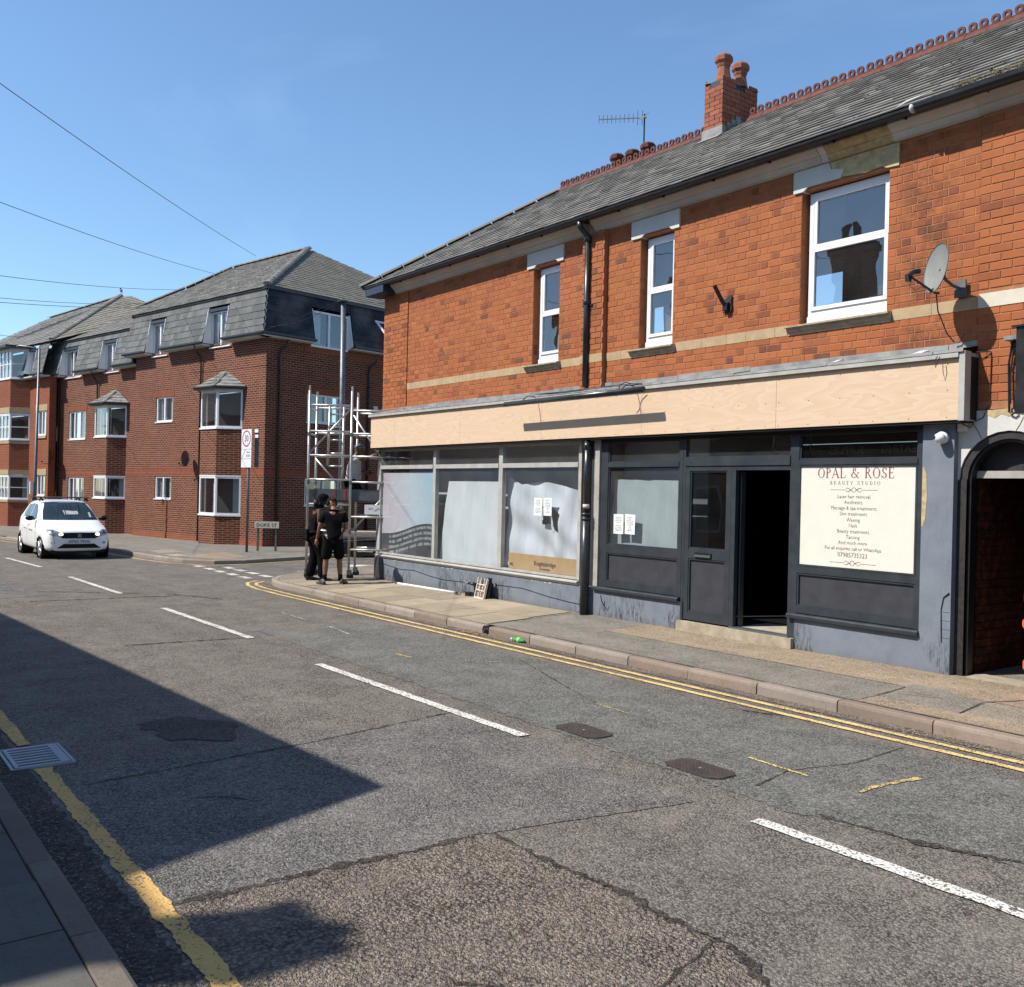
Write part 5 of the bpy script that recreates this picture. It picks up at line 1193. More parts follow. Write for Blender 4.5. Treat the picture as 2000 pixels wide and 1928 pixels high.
# serif capitals drawn from thick and thin strokes (unit square, cap height 1)
def glyph(ch):
    T, N = .135, .055; o = []
    def L(x0, y0, x1, y1, wd): o.append(('l', x0, y0, x1, y1, wd))
    def S(x, y, w2=.13): o.append(('l', x - w2, y, x + w2, y, .035))
    def A(cx, cy, rx, ry, a0, a1): o.append(('a', cx, cy, rx, ry, a0, a1))
    if ch == 'O': A(.42, .5, .40, .5, 0, 360); return o, .84
    if ch == 'P': L(.17, 0, .17, 1, T); S(.17, .0175); S(.12, .9825, .1); A(.28, .74, .30, .245, -90, 90); L(.17, .977, .3, .977, .045); L(.17, .5, .3, .5, .045); return o, .62
    if ch == 'A': L(.08, 0, .42, 1, N); L(.40, 1, .76, 0, T); L(.2, .36, .62, .36, N); S(.08, .0175, .1); S(.76, .0175); return o, .84
    if ch == 'L': L(.17, 0, .17, 1, T); S(.17, .9825); L(.1, .02, .58, .02, .045); L(.59, .0, .62, .24, .05); return o, .66
    if ch == 'R': L(.17, 0, .17, 1, T); S(.17, .0175); S(.12, .9825, .1); A(.28, .75, .29, .235, -90, 90); L(.17, .977, .3, .977, .045); L(.17, .515, .32, .515, .045); L(.34, .52, .70, .0, T); S(.72, .0175, .08); return o, .78
    if ch == 'S': A(.32, .745, .24, .24, 20, 265); A(.32, .26, .26, .245, -160, 95); L(.20, .6, .48, .40, T); L(.55, .98, .55, .74, .04); L(.05, .0, .05, .27, .04); return o, .62
    if ch == 'E': L(.17, 0, .17, 1, T); L(.08, .02, .58, .02, .045); L(.08, .98, .56, .98, .045); L(.17, .52, .46, .52, .045); L(.57, .98, .56, .78, .04); L(.59, .02, .62, .25, .04); L(.46, .62, .46, .42, .035); return o, .68
    if ch == 'B': L(.17, 0, .17, 1, T); L(.08, .02, .32, .02, .045); L(.08, .98, .3, .98, .045); A(.27, .76, .24, .23, -90, 90); A(.29, .27, .29, .26, -90, 90); return o, .64
    if ch == 'U': L(.15, .3, .15, 1, T); L(.62, .3, .62, 1, N); A(.385, .3, .235, .3, 180, 360); S(.15, .9825, .12); S(.62, .9825, .1); return o, .78
    if ch == 'T': L(.33, 0, .33, 1, T); S(.33, .0175); L(.02, .98, .64, .98, .045); L(.03, .98, .03, .78, .035); L(.63, .98, .63, .78, .035); return o, .66
    if ch == 'Y': L(.37, 0, .37, .45, T); L(.08, 1, .37, .43, T); L(.68, 1, .38, .43, N); S(.37, .0175); S(.08, .9825, .1); S(.68, .9825, .09); return o, .76
    if ch == 'D': L(.17, 0, .17, 1, T); L(.08, .02, .36, .02, .045); L(.08, .98, .36, .98, .045); A(.33, .5, .42, .49, -90, 90); return o, .80
    if ch == 'I': L(.17, 0, .17, 1, T); S(.17, .0175); S(.17, .9825); return o, .34
    if ch == '&': A(.40, .77, .19, .22, -30, 250); A(.33, .27, .29, .27, 60, 330); L(.28, .62, .82, .02, T); L(.62, .12, .82, .55, N); S(.82, .55, .12); S(.86, .0175, .08); return o, .95
    return [], .4
def serif(body, h, width, m, par, z, name, space=.1):
    mb = MB(); x = 0; items = []
    for ch in body:
        g_, adv = glyph(ch); items.append((g_, x)); x += adv + space
    tot = x - space; k = width / tot
    for g_, ox in items:
        for s_ in g_:
            if s_[0] == 'l':
                _, x0, y0, x1, y1, wd = s_; horiz = abs(y1 - y0) < 1e-6
                if horiz: q = [(x0, y0 - wd / 2), (x1, y0 - wd / 2), (x1, y0 + wd / 2), (x0, y0 + wd / 2)]
                else: q = [(x0 - wd / 2, y0), (x0 + wd / 2, y0), (x1 + wd / 2, y1), (x1 - wd / 2, y1)]
                mb.add([((ox + a) * k - width / 2, 0, (b - .5) * h) for a, b in q], [(0, 1, 2, 3)])
            else:
                _, cx, cy, rx, ry, a0, a1 = s_; n = max(6, int((a1 - a0) / 15)); V = []
                for i in range(n + 1):
                    th = R(a0 + (a1 - a0) * i / n); wd = .03 + .11 * abs(cos(th)) ** 1.3
                    for q in (1, -1):
                        V.append(((ox + cx + (rx - (wd if q < 0 else 0)) * cos(th)) * k - width / 2, 0, (cy + (ry - (.045 if q < 0 else 0)) * sin(th) - .5) * h))
                mb.add(V, [(2 * i, 2 * i + 1, 2 * i + 3, 2 * i + 2) for i in range(n)])
    o = mb.obj(name, m, par, fix=False); o.location = (-.01, -.002, z); o['kind'] = 'stuff'; return o
serif('OPAL & ROSE', .118, .98, 'sign_rose', sg, zf_(.062), 'title_lettering')
serif('BEAUTY STUDIO', .042, .64, 'sign_grey', sg, zf_(.16), 'subtitle_lettering', .42)
for fr, s_, sz in ((.295, 'Laser hair removal', .062), (.35, 'Aesthetics', .062), (.407, 'Massage & spa treatments', .062), (.463, 'Skin treatments', .062), (.522, 'Waxing', .062), (.577, 'Nails', .062), (.635, 'Beauty treatments', .062), (.692, 'Tanning', .062), (.747, 'And much more', .062), (.805, 'For all enquiries call or WhatsApp', .058), (.868, '07985735323', .078)):
    txt('lettering', s_, sz * .97, 'sign_grey', sg, (-.02, -.002, zf_(fr)), sx=.93, thin=.0014)
for fr in (.228, .945):
    mb = MB(); z = zf_(fr)
    for s in (-1, 1):
        mb.tube([(s * .10, -.002, z), (s * .30, -.002, z)], .0016, 4)
        for q in (-1, 1): mb.tube([(s * .02, -.002, z), (s * .05, -.002, z + q * .008), (s * .075, -.002, z + q * .022), (s * .1, -.002, z + q * .018), (s * .085, -.002, z + q * .010)], [.002, .003, .002, .0015, .001], 4)
    for k in range(8):
        th = 2 * pi * k / 8; mb.ell((.026 * cos(th), -.002, z + .026 * sin(th)), (.006, .001, .006), 6, 4)
    o = mb.obj('ornament', 'sign_rose', sg); o.location = (-.02, 0, 0)

# --- arch and passage
ar = thing('passage_arch', 'x', 'x'); del ar['label']; del ar['category']; ar.parent = shop
ACX, ACZ, RO, RI = -4.60, 2.16, .50, .42
# painted masonry round the arch: polygon with the arch cut out
seg = 14; V = []; F = []
out = []
for k in range(seg + 1):
    th = pi - pi * k / seg; a = (ACX + RO * cos(th), ACZ + RO * sin(th)); out.append(a)
top = 2.875
for k in range(seg + 1):
    a = out[k]; V += [(a[0], 9.655, a[1]), (a[0], 9.655, top), (a[0], 9.9, a[1])]
for k in range(seg): F += [(3 * k, 3 * k + 3, 3 * k + 4, 3 * k + 1), (3 * k + 3, 3 * k, 3 * k + 2, 3 * k + 5)]
o0 = len(V); V += [(-5.115, 9.655, 2.16), (-5.10, 9.655, 2.16), (-5.10, 9.655, top), (-5.115, 9.655, top), (-4.10, 9.655, 1.2), (-3.6, 9.655, 1.2), (-3.6, 9.655, top), (-4.10, 9.655, top)]; F += [(o0, o0 + 1, o0 + 2, o0 + 3), (o0 + 4, o0 + 5, o0 + 6, o0 + 7)]
V += [(-5.115, 9.655, top), (-3.6, 9.655, top), (-3.6, 9.70, top + .0), (-5.115, 9.70, top)]; F += [(len(V) - 4, len(V) - 3, len(V) - 2, len(V) - 1)]
MB().add(V, F).obj('white_surround', 'white_old', ar)
MB().ext([(-4.88, 2.87), (-4.5, 2.885), (-4.52, 2.84), (-4.6, 2.8), (-4.68, 2.83), (-4.74, 2.79), (-4.86, 2.84)], 'y', 9.652, 9.654).obj('flaked_stone', 'stone_bare', ar)
ck = MB(); ck.tube([(-4.96, 9.653, 2.74), (-4.92, 9.653, 2.68), (-4.87, 9.653, 2.58)], .003, 4); ck.tube([(-4.46, 9.653, 2.79), (-4.49, 9.653, 2.72), (-4.53, 9.653, 2.655)], .003, 4); ck.obj('wall_crack', 'black', ar)
def ring(nm, r0, r1, y0, y1, m, z_low):
    mb = MB(); n = 18; P = [(ACX - r0, z_low), *[(ACX + r0 * cos(pi - pi * k / n), ACZ + r0 * sin(pi - pi * k / n)) for k in range(n + 1)], (ACX + r0, z_low)]
    Q = [(ACX - r1, z_low), *[(ACX + r1 * cos(pi - pi * k / n), ACZ + r1 * sin(pi - pi * k / n)) for k in range(n + 1)], (ACX + r1, z_low)]
    V = []
    for p, q in zip(P, Q): V += [(p[0], y0, p[1]), (q[0], y0, q[1]), (p[0], y1, p[1]), (q[0], y1, q[1])]
    F = []
    for k in range(len(P) - 1):
        a = 4 * k; F += [(a, a + 1, a + 5, a + 4), (a + 1, a + 3, a + 7, a + 5), (a + 2, a, a + 4, a + 6)]
    return mb.add(V, F).obj(nm, m, ar)
ring('arch_frame', RO + .0, RI, 9.675, 9.78, 'black_old', .0)
ring('arch_bead', RI + .02, RI - .03, 9.70, 9.80, 'black', .0)
MB().box(ACX - RI + .0, ACX + RI, 9.80, 9.86, 2.185, 2.26).obj('transom_bar', 'timber_strip', ar)
mb = MB(); n = 14; P = [(ACX + RI * cos(pi - pi * k / n), ACZ + .1 + (RI - .02) * max(0, sin(pi - pi * k / n))) for k in range(n + 1)]
MB().ext([(ACX - RI, 2.262), (ACX + RI, 2.262), *P[::-1]], 'y', 9.88, 9.90).obj('tympanum_boards', 'black_old', ar, fix=True)
MB().box(-5.12, -5.02, 9.66, 9.9, .0, 2.17).obj('weathered_post', 'black_old', ar)
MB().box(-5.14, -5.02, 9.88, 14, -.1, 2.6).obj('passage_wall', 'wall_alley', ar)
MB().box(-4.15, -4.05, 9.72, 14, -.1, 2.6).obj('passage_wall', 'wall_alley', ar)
mb = MB(); mb.box(-5.02, -4.15, 9.9, 14, 2.45, 2.5); mb.box(-5.14, -4.05, 14, 14.1, -.1, 2.6); mb.obj('passage_ceiling', 'black_old', ar)
MB().box(-5.02, -4.15, 9.9, 14, .10, .13).obj('passage_floor', 'pave_tar', ar)
MB().box(-4.95, -4.05, 9.60, 9.9, .08, .145).obj('passage_step', 'concrete', ar)
# real brick pieces on the visible passage wall
mb = MB(); rnd = random.Random(2); z = .14; r_ = 0
while z < 2.15:
    y = 9.9 - (.12 if r_ % 2 else 0)
    while y < 11.6:
        a = max(y, 9.89); b = y + .225
        if b - a > .03: mb.box(-5.03, -5.012 + rnd.uniform(0, .006), a, b, z, z + .08)
        y += .234
    z += .0887; r_ += 1
mb.obj('passage_brickwork', 'brick_shaded', ar, kind='stuff')
# ------------------------------------------------------------------ brick flats across the side street
hA = R(191.5)
d1 = Vector((cos(hA), sin(hA), 0)); nO = Vector((-d1.y, d1.x, 0))
if nO.y > 0: nO = -nO
flats = thing('apartment_block', 'three storey dark red brick flats with slate mansard storey, bays and tiled roofs', 'building', (-29.6, 12.09, 0))
# local frame: +x runs back along the street frontage towards the camera, -y faces the street, so s = -x, p = -y
flats.rotation_euler = (0, 0, atan2(-d1.y, -d1.x))
def bx(mb, s0, s1, p0, p1, z0, z1): mb.box(-s0, -s1, -p0, -p1, z0, z1); return mb
def fb(nm, s0, s1, p0, p1, z0, z1, m, par=flats, kind=None): return bx(MB(), s0, s1, p0, p1, z0, z1).obj(nm, m, par, kind=kind)
def wallh(nm, s0, s1, p, th, z0, z1, hs, m='wall_flats', par=flats):
    mb = MB()
    for a, b, c, d in cells(s0, s1, z0, z1, hs): bx(mb, a, b, p, p - th, c, d)
    return mb.obj(nm, m, par)
def win2(s0, s1, z0, z1, p, par=flats, lights=2, m='upvc', back='curtain', wfrac=.5):
    f = MB(); fw = .055; bx(f, s0, s1, p - .03, p - .1, z0, z0 + fw); bx(f, s0, s1, p - .03, p - .1, z1 - fw, z1); bx(f, s0, s0 + fw, p - .03, p - .1, z0 + fw, z1 - fw); bx(f, s1 - fw, s1, p - .03, p - .1, z0 + fw, z1 - fw)
    for k in range(1, lights):
        c = s0 + (s1 - s0) * (k / lights if lights != 2 else wfrac); bx(f, c - .04, c + .04, p - .02, p - .1, z0 + fw, z1 - fw)
    wo_ = f.obj('window', m, par)
    bx(MB(), s0 - .04, s1 + .04, p + .03, p - .1, z0 - .04, z0 - .002).obj('sill', m, wo_)
    g_ = MB(); g_.add([(-s0 - .0, -(p - .07), z0), (-s1, -(p - .07), z0), (-s1, -(p - .07), z1), (-s0, -(p - .07), z1)], [(3, 2, 1, 0)]); g_.obj('pane', 'glass_up', wo_)
    bk = MB(); bk.add([(-s0, -(p - .6), z0 - .2), (-s1, -(p - .6), z0 - .2), (-s1, -(p - .6), z1 + .2), (-s0, -(p - .6), z1 + .2)], [(3, 2, 1, 0)]); bk.obj('room_dark', 'interior', wo_)
    if back:
        c = MB(); cw = (s1 - s0) * .3
        for a, b in ((s0, s0 + cw), (s1 - cw * .8, s1)): 
            n_ = 6; V = []
            for i in range(n_ + 1):
                x = a + (b - a) * i / n_; V += [(-x, -(p - .14 - .02 * (i % 2)), z0), (-x, -(p - .14 - .02 * (i % 2)), z1)]
            c.add(V, [(2 * i, 2 * i + 2, 2 * i + 3, 2 * i + 1) for i in range(n_)])
        c.obj('curtain', back, wo_)
    return wo_
EV, MT = 6.85, 8.38
# ---- block 1
b1w = [(5.93, 7.17, 4.21, 5.17), (5.94, 7.15, 1.34, 2.21)]
wallh('wall', 0, 8.8, 0, .3, -.35, EV, b1w + [(1.4, 3.5, 3.9, 5.15), (1.4, 3.5, .92, 2.25)])
for a, b, c, d in b1w: win2(a + .02, b - .02, c + .04, d, 0)
fb('soldier_course', 0, 8.8, .008, 0.0, 2.27, 2.5, 'soldier')
for a, b, c, d in b1w[:1]: fb('soldier_course', a - .1, b + .1, .009, 0, d, d + .23, 'soldier')
fb('plinth_course', 0, 8.8, .014, 0, -.35, .12, 'wall_flats2')
fb('end_wall', 8.5, 8.8, -.31, -2, -.35, EV, 'wall_flats')
# side wall: box along t = -p at s = 0
def sb(nm, t0, t1, o0, o1, z0, z1, m, par=flats): return MB().box(o0, o1, t0, t1, z0, z1).obj(nm, m, par)
mb = MB(); sh = [(1.65, 3.1, 4.15, 5.11), (1.62, 3.1, 1.31, 2.22)]
for a, b, c, d in cells(.3, 11.4, -.35, EV, sh): mb.box(-.3, 0, a, b, c, d)
mb.obj('side_wall', 'wall_flats', flats)
sb('soldier_course', 0.0, 11.4, .001, .009, 2.27, 2.5, 'soldier'); sb('soldier_course', 1.5, 3.25, .001, .010, 5.11, 5.34, 'soldier'); sb('soldier_course', 1.5, 3.4, .001, .010, 6.5, 6.74, 'soldier')
sb('soldier_course', 3.6, 11.4, .001, .010, 6.42, 6.62, 'soldier')
sb('plinth_course', 0.0, 11.4, .001, .014, -.35, .12, 'wall_flats2')
for a, b, c, d in sh:
    f = MB(); fw = .055
    f.box(-.1, -.03, a, b, c, c + fw); f.box(-.1, -.03, a, b, d - fw, d); f.box(-.1, -.03, a, a + fw, c + fw, d - fw); f.box(-.1, -.03, b - fw, b, c + fw, d - fw); m_ = (a + b) / 2 + .05; f.box(-.1, -.02, m_ - .04, m_ + .04, c + fw, d - fw)
    wo_ = f.obj('window', 'upvc', flats); MB().box(-.1, .03, a - .04, b + .04, c - .04, c - .002).obj('sill', 'upvc', wo_)
    MB().add([(-.07, a, c), (-.07, b, c), (-.07, b, d), (-.07, a, d)], [(0, 1, 2, 3)]).obj('pane', 'glass_up', wo_); MB().box(-1.0, -.9, a - .3, b + .3, c - .3, d + .3).obj('room_dark', 'interior', wo_)
sb('vent', 4.55, 4.75, .001, .02, 4.75, 4.92, 'white_old')
# slates of a mansard slope as separate raised slates, joined
def mansard(s0, s1, z0, z1, p0, p1, cuts, seed, rows=6, side=False, m='slate', wedge=True):
    rnd = random.Random(seed); mb = MB(); dz = (z1 - z0) / rows
    for r_ in range(rows):
        za, zb = z0 + r_ * dz, z0 + (r_ + 1) * dz + .02; fa = (za - z0) / (z1 - z0); fb2 = min(1, (zb - z0) / (z1 - z0)); pa = p0 + (p1 - p0) * fa; pb = p0 + (p1 - p0) * fb2
        s0_ = s0 if s0 > -.2 else -pa
        x = s0 - (.14 if r_ % 2 else 0)
        while x < s1:
            a, b = max(x, s0_), min(x + .283, s1); x += .286
            if b - a < .02: continue
            skip = False
            for c0, c1, e0, e1 in cuts:
                f = (za + dz / 2 - z0) / (z1 - z0); lo = c0; hi = c1
                if za + dz * .5 < e1 and a < hi - .01 and b > lo + .01:
                    if a < lo - .03: b = lo
                    elif b > hi + .03: a = hi
                    else: skip = True
            if skip or b - a < .02: continue
            t = .014 + rnd.uniform(0, .006)
            if side: v = [(pa + t - .02, a, za), (pa + t - .02, b, za), (pb - .02, b, zb), (pb - .02, a, zb), (pa + t, a, za), (pa + t, b, za), (pb + .002, b, zb), (pb + .002, a, zb)]
            else: v = [(-b, -(pa + t - .02), za), (-a, -(pa + t - .02), za), (-a, -(pb - .02), zb), (-b, -(pb - .02), zb), (-b, -(pa + t), za), (-a, -(pa + t), za), (-a, -(pb + .002), zb), (-b, -(pb + .002), zb)]
            mb.hexa(v)
    return mb.obj('mansard_slates', m, flats, kind='stuff', fix=True)
def dormer_front(c0, c1, z0, z1, p, pout, ptop):
    # recessed window with tapering white cheeks
    for s_ in (c0, c1):
        MB().add([(-s_ - .012, -(pout - .02), z0), (-s_ + .012, -(pout - .02), z0), (-s_ + .012, -(ptop + .05), z1), (-s_ - .012, -(ptop + .05), z1), (-s_ - .012, -(p - .15), z0), (-s_ + .012, -(p - .15), z0), (-s_ + .012, -(p - .15), z1), (-s_ - .012, -(p - .15), z1)], [(0, 1, 2, 3), (4, 7, 6, 5), (0, 3, 7, 4), (1, 5, 6, 2)]).obj('dormer_cheek', 'upvc', flats)
    fb('dormer_head', c0 + .013, c1 - .013, ptop + .04, p - .15, z1 - .10, z1, 'navy')
    win2(c0 + .02, c1 - .02, z0 - .14, z1 - .102, p + .03, back='curtain')
P0, P1 = .34, .02
d1c = [(6.35, 7.5, 6.8, 8.06), (2.1, 3.4, 6.8, 8.06)]
mansard(-.36, 9.1, EV + .06, MT, P0, P1, [(a, b, c, d) for a, b, c, d in d1c], 3)
for a, b, c, d in d1c: dormer_front(a, b, 6.87, 8.05, 0, P0, P1 + .06)
def gut(s0, s1, p, z, par=flats): return MB().ext([(-(p + .1), z), (-(p + .1), z - .05), (-(p + .07), z - .085), (-(p + .02), z - .085), (-(p), z - .05), (-(p), z), (-(p + .015), z), (-(p + .015), z - .04), (-(p + .085), z - .04), (-(p + .085), z)], 'x', -s1, -s0).obj('gutter', 'black', par, fix=True)
for a, b in ((-.4, 2.08), (3.42, 6.33), (7.52, 9.15)):
    gut(a, b, P0, EV + .07); fb('soffit', max(a, -.3), b, P0, -.02, EV - .06, EV - .0, 'white_old')
fb('mansard_top_trim', -.05, 8.95, P1 + .05, P1 - .1, MT + .0, MT + .06, 'lead')
fb('mansard_core', 0.02, 8.8, -.42, -.8, EV, MT, 'black')
mansard(-.36, 1.68, EV + .06, MT, .34, .02, [], 5, side=True, m='slate_shaded'); mansard(3.35, 11.6, EV + .06, MT, .34, .02, [], 6, side=True, m='slate_shaded'); mansard(1.68, 3.35, 8.05, MT, .075, .02, [], 7, rows=1, side=True, m='slate_shaded')
MB().box(-.8, -.42, .3, 11.2, EV, MT).obj('mansard_core', 'black', flats)
for t0, t1 in ((-.4, 1.70), (3.33, 11.6)):
    MB().ext([(.44, EV + .07), (.44, EV + .0), (.36, EV - .02), (.34, EV + .07)], 'y', t0, t1).obj('gutter', 'black', flats, fix=True); MB().box(.0, .34, t0 + .06, t1, EV - .06, EV).obj('soffit', 'white_old', flats)
MB().box(-.1, .1, -.1, 11.5, MT + .001, MT + .12).obj('mansard_top_trim', 'navy', flats)
f = MB(); a, b, c, d = 1.72, 3.30, 6.72, 7.95
f.box(-.02, .05, a, b, c, c + .06); f.box(-.02, .05, a, b, d - .06, d); f.box(-.02, .05, a, a + .06, c + .06, d - .06); f.box(-.02, .05, b - .06, b, c + .06, d - .06); f.box(-.02, .06, 2.42, 2.5, c + .06, d - .06)
wo_ = f.obj('window', 'upvc', flats); MB().add([(.01, a, c), (.01, b, c), (.01, b, d), (.01, a, d)], [(0, 1, 2, 3)]).obj('pane', 'glass_up', wo_); MB().box(-.41, -.38, a - .1, b + .1, c - .1, d + .1).obj('room_dark', 'interior', wo_)
MB().box(-.15, -.12, a, a + .5, c + .06, d - .06).obj('curtain', 'curtain', wo_)
for s_ in (a - .012, b + .0): MB().add([(.33, s_, c + .15), (.33, s_ + .02, c + .15), (.09, s_ + .02, d + .05), (.09, s_, d + .05), (-.1, s_, c), (-.1, s_ + .02, c), (-.1, s_ + .02, d + .05), (-.1, s_, d + .05)], [(0, 1, 2, 3), (0, 3, 7, 4), (1, 5, 6, 2)]).obj('dormer_cheek', 'upvc', flats)
# ajar top-hung window beyond, swung open above the side street
aj = MB(); fr_ = 0
def swing(t, z): return (0.2 + (7.95 - z) * .8, t, z + (7.95 - z) * .25)
for (ta, tb, za, zb) in ((4.35, 5.4, 7.87, 7.95), (4.35, 5.4, 6.95, 7.03), (4.35, 4.43, 7.03, 7.87), (5.32, 5.4, 7.03, 7.87), (4.43, 5.32, 7.42, 7.47)):
    v = []
    for e in (0, .05):
        v += [tuple(Vector(swing(t, z)) + Vector((e * .8, 0, e * .5))) for t, z in ((ta, za), (tb, za), (tb, zb), (ta, zb))]
    aj.hexa(v)
aj.obj('open_window', 'upvc', flats)
# roofs
def rooftiles(quad, rows, m='tile', par=flats, wd=.27, seed=0, irregular=.012):
    a, b, c, d = [Vector(q) for q in quad]; rnd = random.Random(seed); mb = MB(); nrm = (b - a).cross(d - a).normalized()
    if nrm.z < 0: nrm = -nrm
    for r_ in range(rows):
        f0, f1 = r_ / rows, min(1, (r_ + 1.12) / rows); l0, l1 = a.lerp(d, f0), a.lerp(d, f1); r0, r1 = b.lerp(c, f0), b.lerp(c, f1); n_ = max(1, int((r0 - l0).length / wd))
        for k in range(n_):
            u0 = (k + (.5 if r_ % 2 else 0)) / n_; u1 = min(1, u0 + 1 / n_ - .006 / wd / n_)
            if u0 >= 1: continue
            h = .022 + rnd.uniform(-.004, irregular)
            p = [l0.lerp(r0, u0), l0.lerp(r0, u1), l1.lerp(r1, u1), l1.lerp(r1, u0)]
            mb.add([tuple(p[0] + nrm * h), tuple(p[1] + nrm * h), tuple(p[2] + nrm * .004), tuple(p[3] + nrm * .004), tuple(p[0]), tuple(p[1])], [(0, 1, 2, 3), (4, 5, 1, 0)])
    return mb.obj('roof_tiling', m, par, kind='stuff')
RZ = 11.72
def L3(s, p, z): return (-s, -p, z)
rooftiles([L3(8.95, .12, MT + .05), L3(-.12, .12, MT + .05), L3(5.7, -5.7, RZ), L3(11.4, -5.7, RZ)], 26, 'tile', seed=1)
rooftiles([L3(-.12, .12, MT + .10), L3(-.12, -11.5, MT + .10), L3(5.7, -5.72, RZ), L3(5.7, -5.7, RZ)], 26, 'tile_side', seed=2, irregular=.004)
MB().add([L3(-.1, .1, MT + .03), L3(8.95, .1, MT + .03), L3(11.4, -5.7, RZ - .03), L3(5.7, -5.7, RZ - .03), L3(-.1, -11.5, MT + .03), L3(17, -11.5, MT), L3(13.3, -4.5, 10.8)], [(0, 1, 2, 3), (0, 3, 4), (3, 2, 5, 4), (2, 6, 5)]).obj('roof_underlay', 'soffit', flats)
def ridge(a, b, r_=.11, m='tile', seg=.45):
    a, b = Vector(a), Vector(b); n_ = max(1, int((b - a).length / seg)); t = (b - a).normalized(); s1 = t.cross(Vector((0, 0, 1))).normalized(); u1 = s1.cross(t); mb = MB()
    for k in range(n_):
        V = []
        for p, g_ in ((a.lerp(b, k / n_), 1.06), (a.lerp(b, (k + .97) / n_), 1)):
            for q in range(7): th = pi * q / 6; V.append(tuple(p + s1 * cos(th) * r_ * g_ + u1 * (sin(th) * r_ * .75 * g_ - .01)))
        mb.add(V, [(i, i + 1, i + 8, i + 7) for i in range(6)] + [(0, 1, 2, 3, 4, 5, 6)])
    return mb.obj('ridge_tiles', m, flats, fix=True)
ridge(L3(-.1, .1, MT + .12), L3(5.7, -5.7, RZ + .04), .14); ridge(L3(5.7, -5.7, RZ + .03), L3(11.4, -5.7, RZ + .03)); ridge(L3(11.4, -5.7, RZ + .02), L3(13.3, -4.5, 10.85))
MB().box(-9.0, -8.96, -.12, 3, MT - .04, MT + .07).obj('verge', 'navy', flats)
# ---- block 2
Q = -.3; E2, M2 = 6.58, 8.02
b2w = [(13.74, 15.35, 3.73, 4.97), (13.81, 15.33, 1.0, 2.13)]
wallh('wall', 8.8, 17.0, Q, .3, -.5, E2, b2w + [(10.15, 12.05, 3.78, 5.05), (10.15, 12.05, 1.3, 2.2)])
for a, b, c, d in b2w: win2(a + .02, b - .02, c + .04, d, Q, lights=3)
fb('soldier_course', 8.8, 17.0, Q + .008, Q, 2.2, 2.42, 'soldier'); fb('soldier_course', 13.6, 15.5, Q + .009, Q, 4.97, 5.19, 'soldier')
d2c = [(10.75, 12.0, 6.5, 7.75), (14.2, 15.8, 6.5, 7.75)]
mansard(9.0, 17.2, E2 + .06, M2, Q + P0, Q + P1, d2c, 8)
for a, b, c, d in d2c: dormer_front(a, b, 6.6, 7.74, Q, Q + P0, Q + P1 + .06)
for a, b in ((8.9, 10.73), (12.02, 14.18), (15.82, 17.3)): gut(a, b, Q + P0, E2 + .07); fb('soffit', a, b, Q + P0, Q - .02, E2 - .06, E2, 'white_old')
fb('mansard_top_trim', 8.98, 17.2, Q + P1 + .05, Q + P1 - .1, M2, M2 + .06, 'lead')
fb('mansard_core', 8.9, 17.1, Q - .7, Q - 1.0, E2, M2, 'slate')
rooftiles([L3(17.4, Q + .12, M2 + .05), L3(8.98, Q + .12, M2 + .05), L3(8.98, -4.5, 10.8), L3(13.3, -4.5, 10.8)], 20, 'tile', seed=3)
MB().add([L3(17.4, Q + .1, M2 + .03), L3(8.98, Q + .1, M2 + .03), L3(8.98, -4.5, 10.77), L3(13.3, -4.5, 10.77), L3(17.4, -9.5, M2)], [(0, 1, 2, 3), (0, 3, 4)]).obj('roof_underlay', 'soffit', flats)
ridge(L3(17.4, Q + .1, M2 + .1), L3(13.3, -4.5, 10.86), .12)
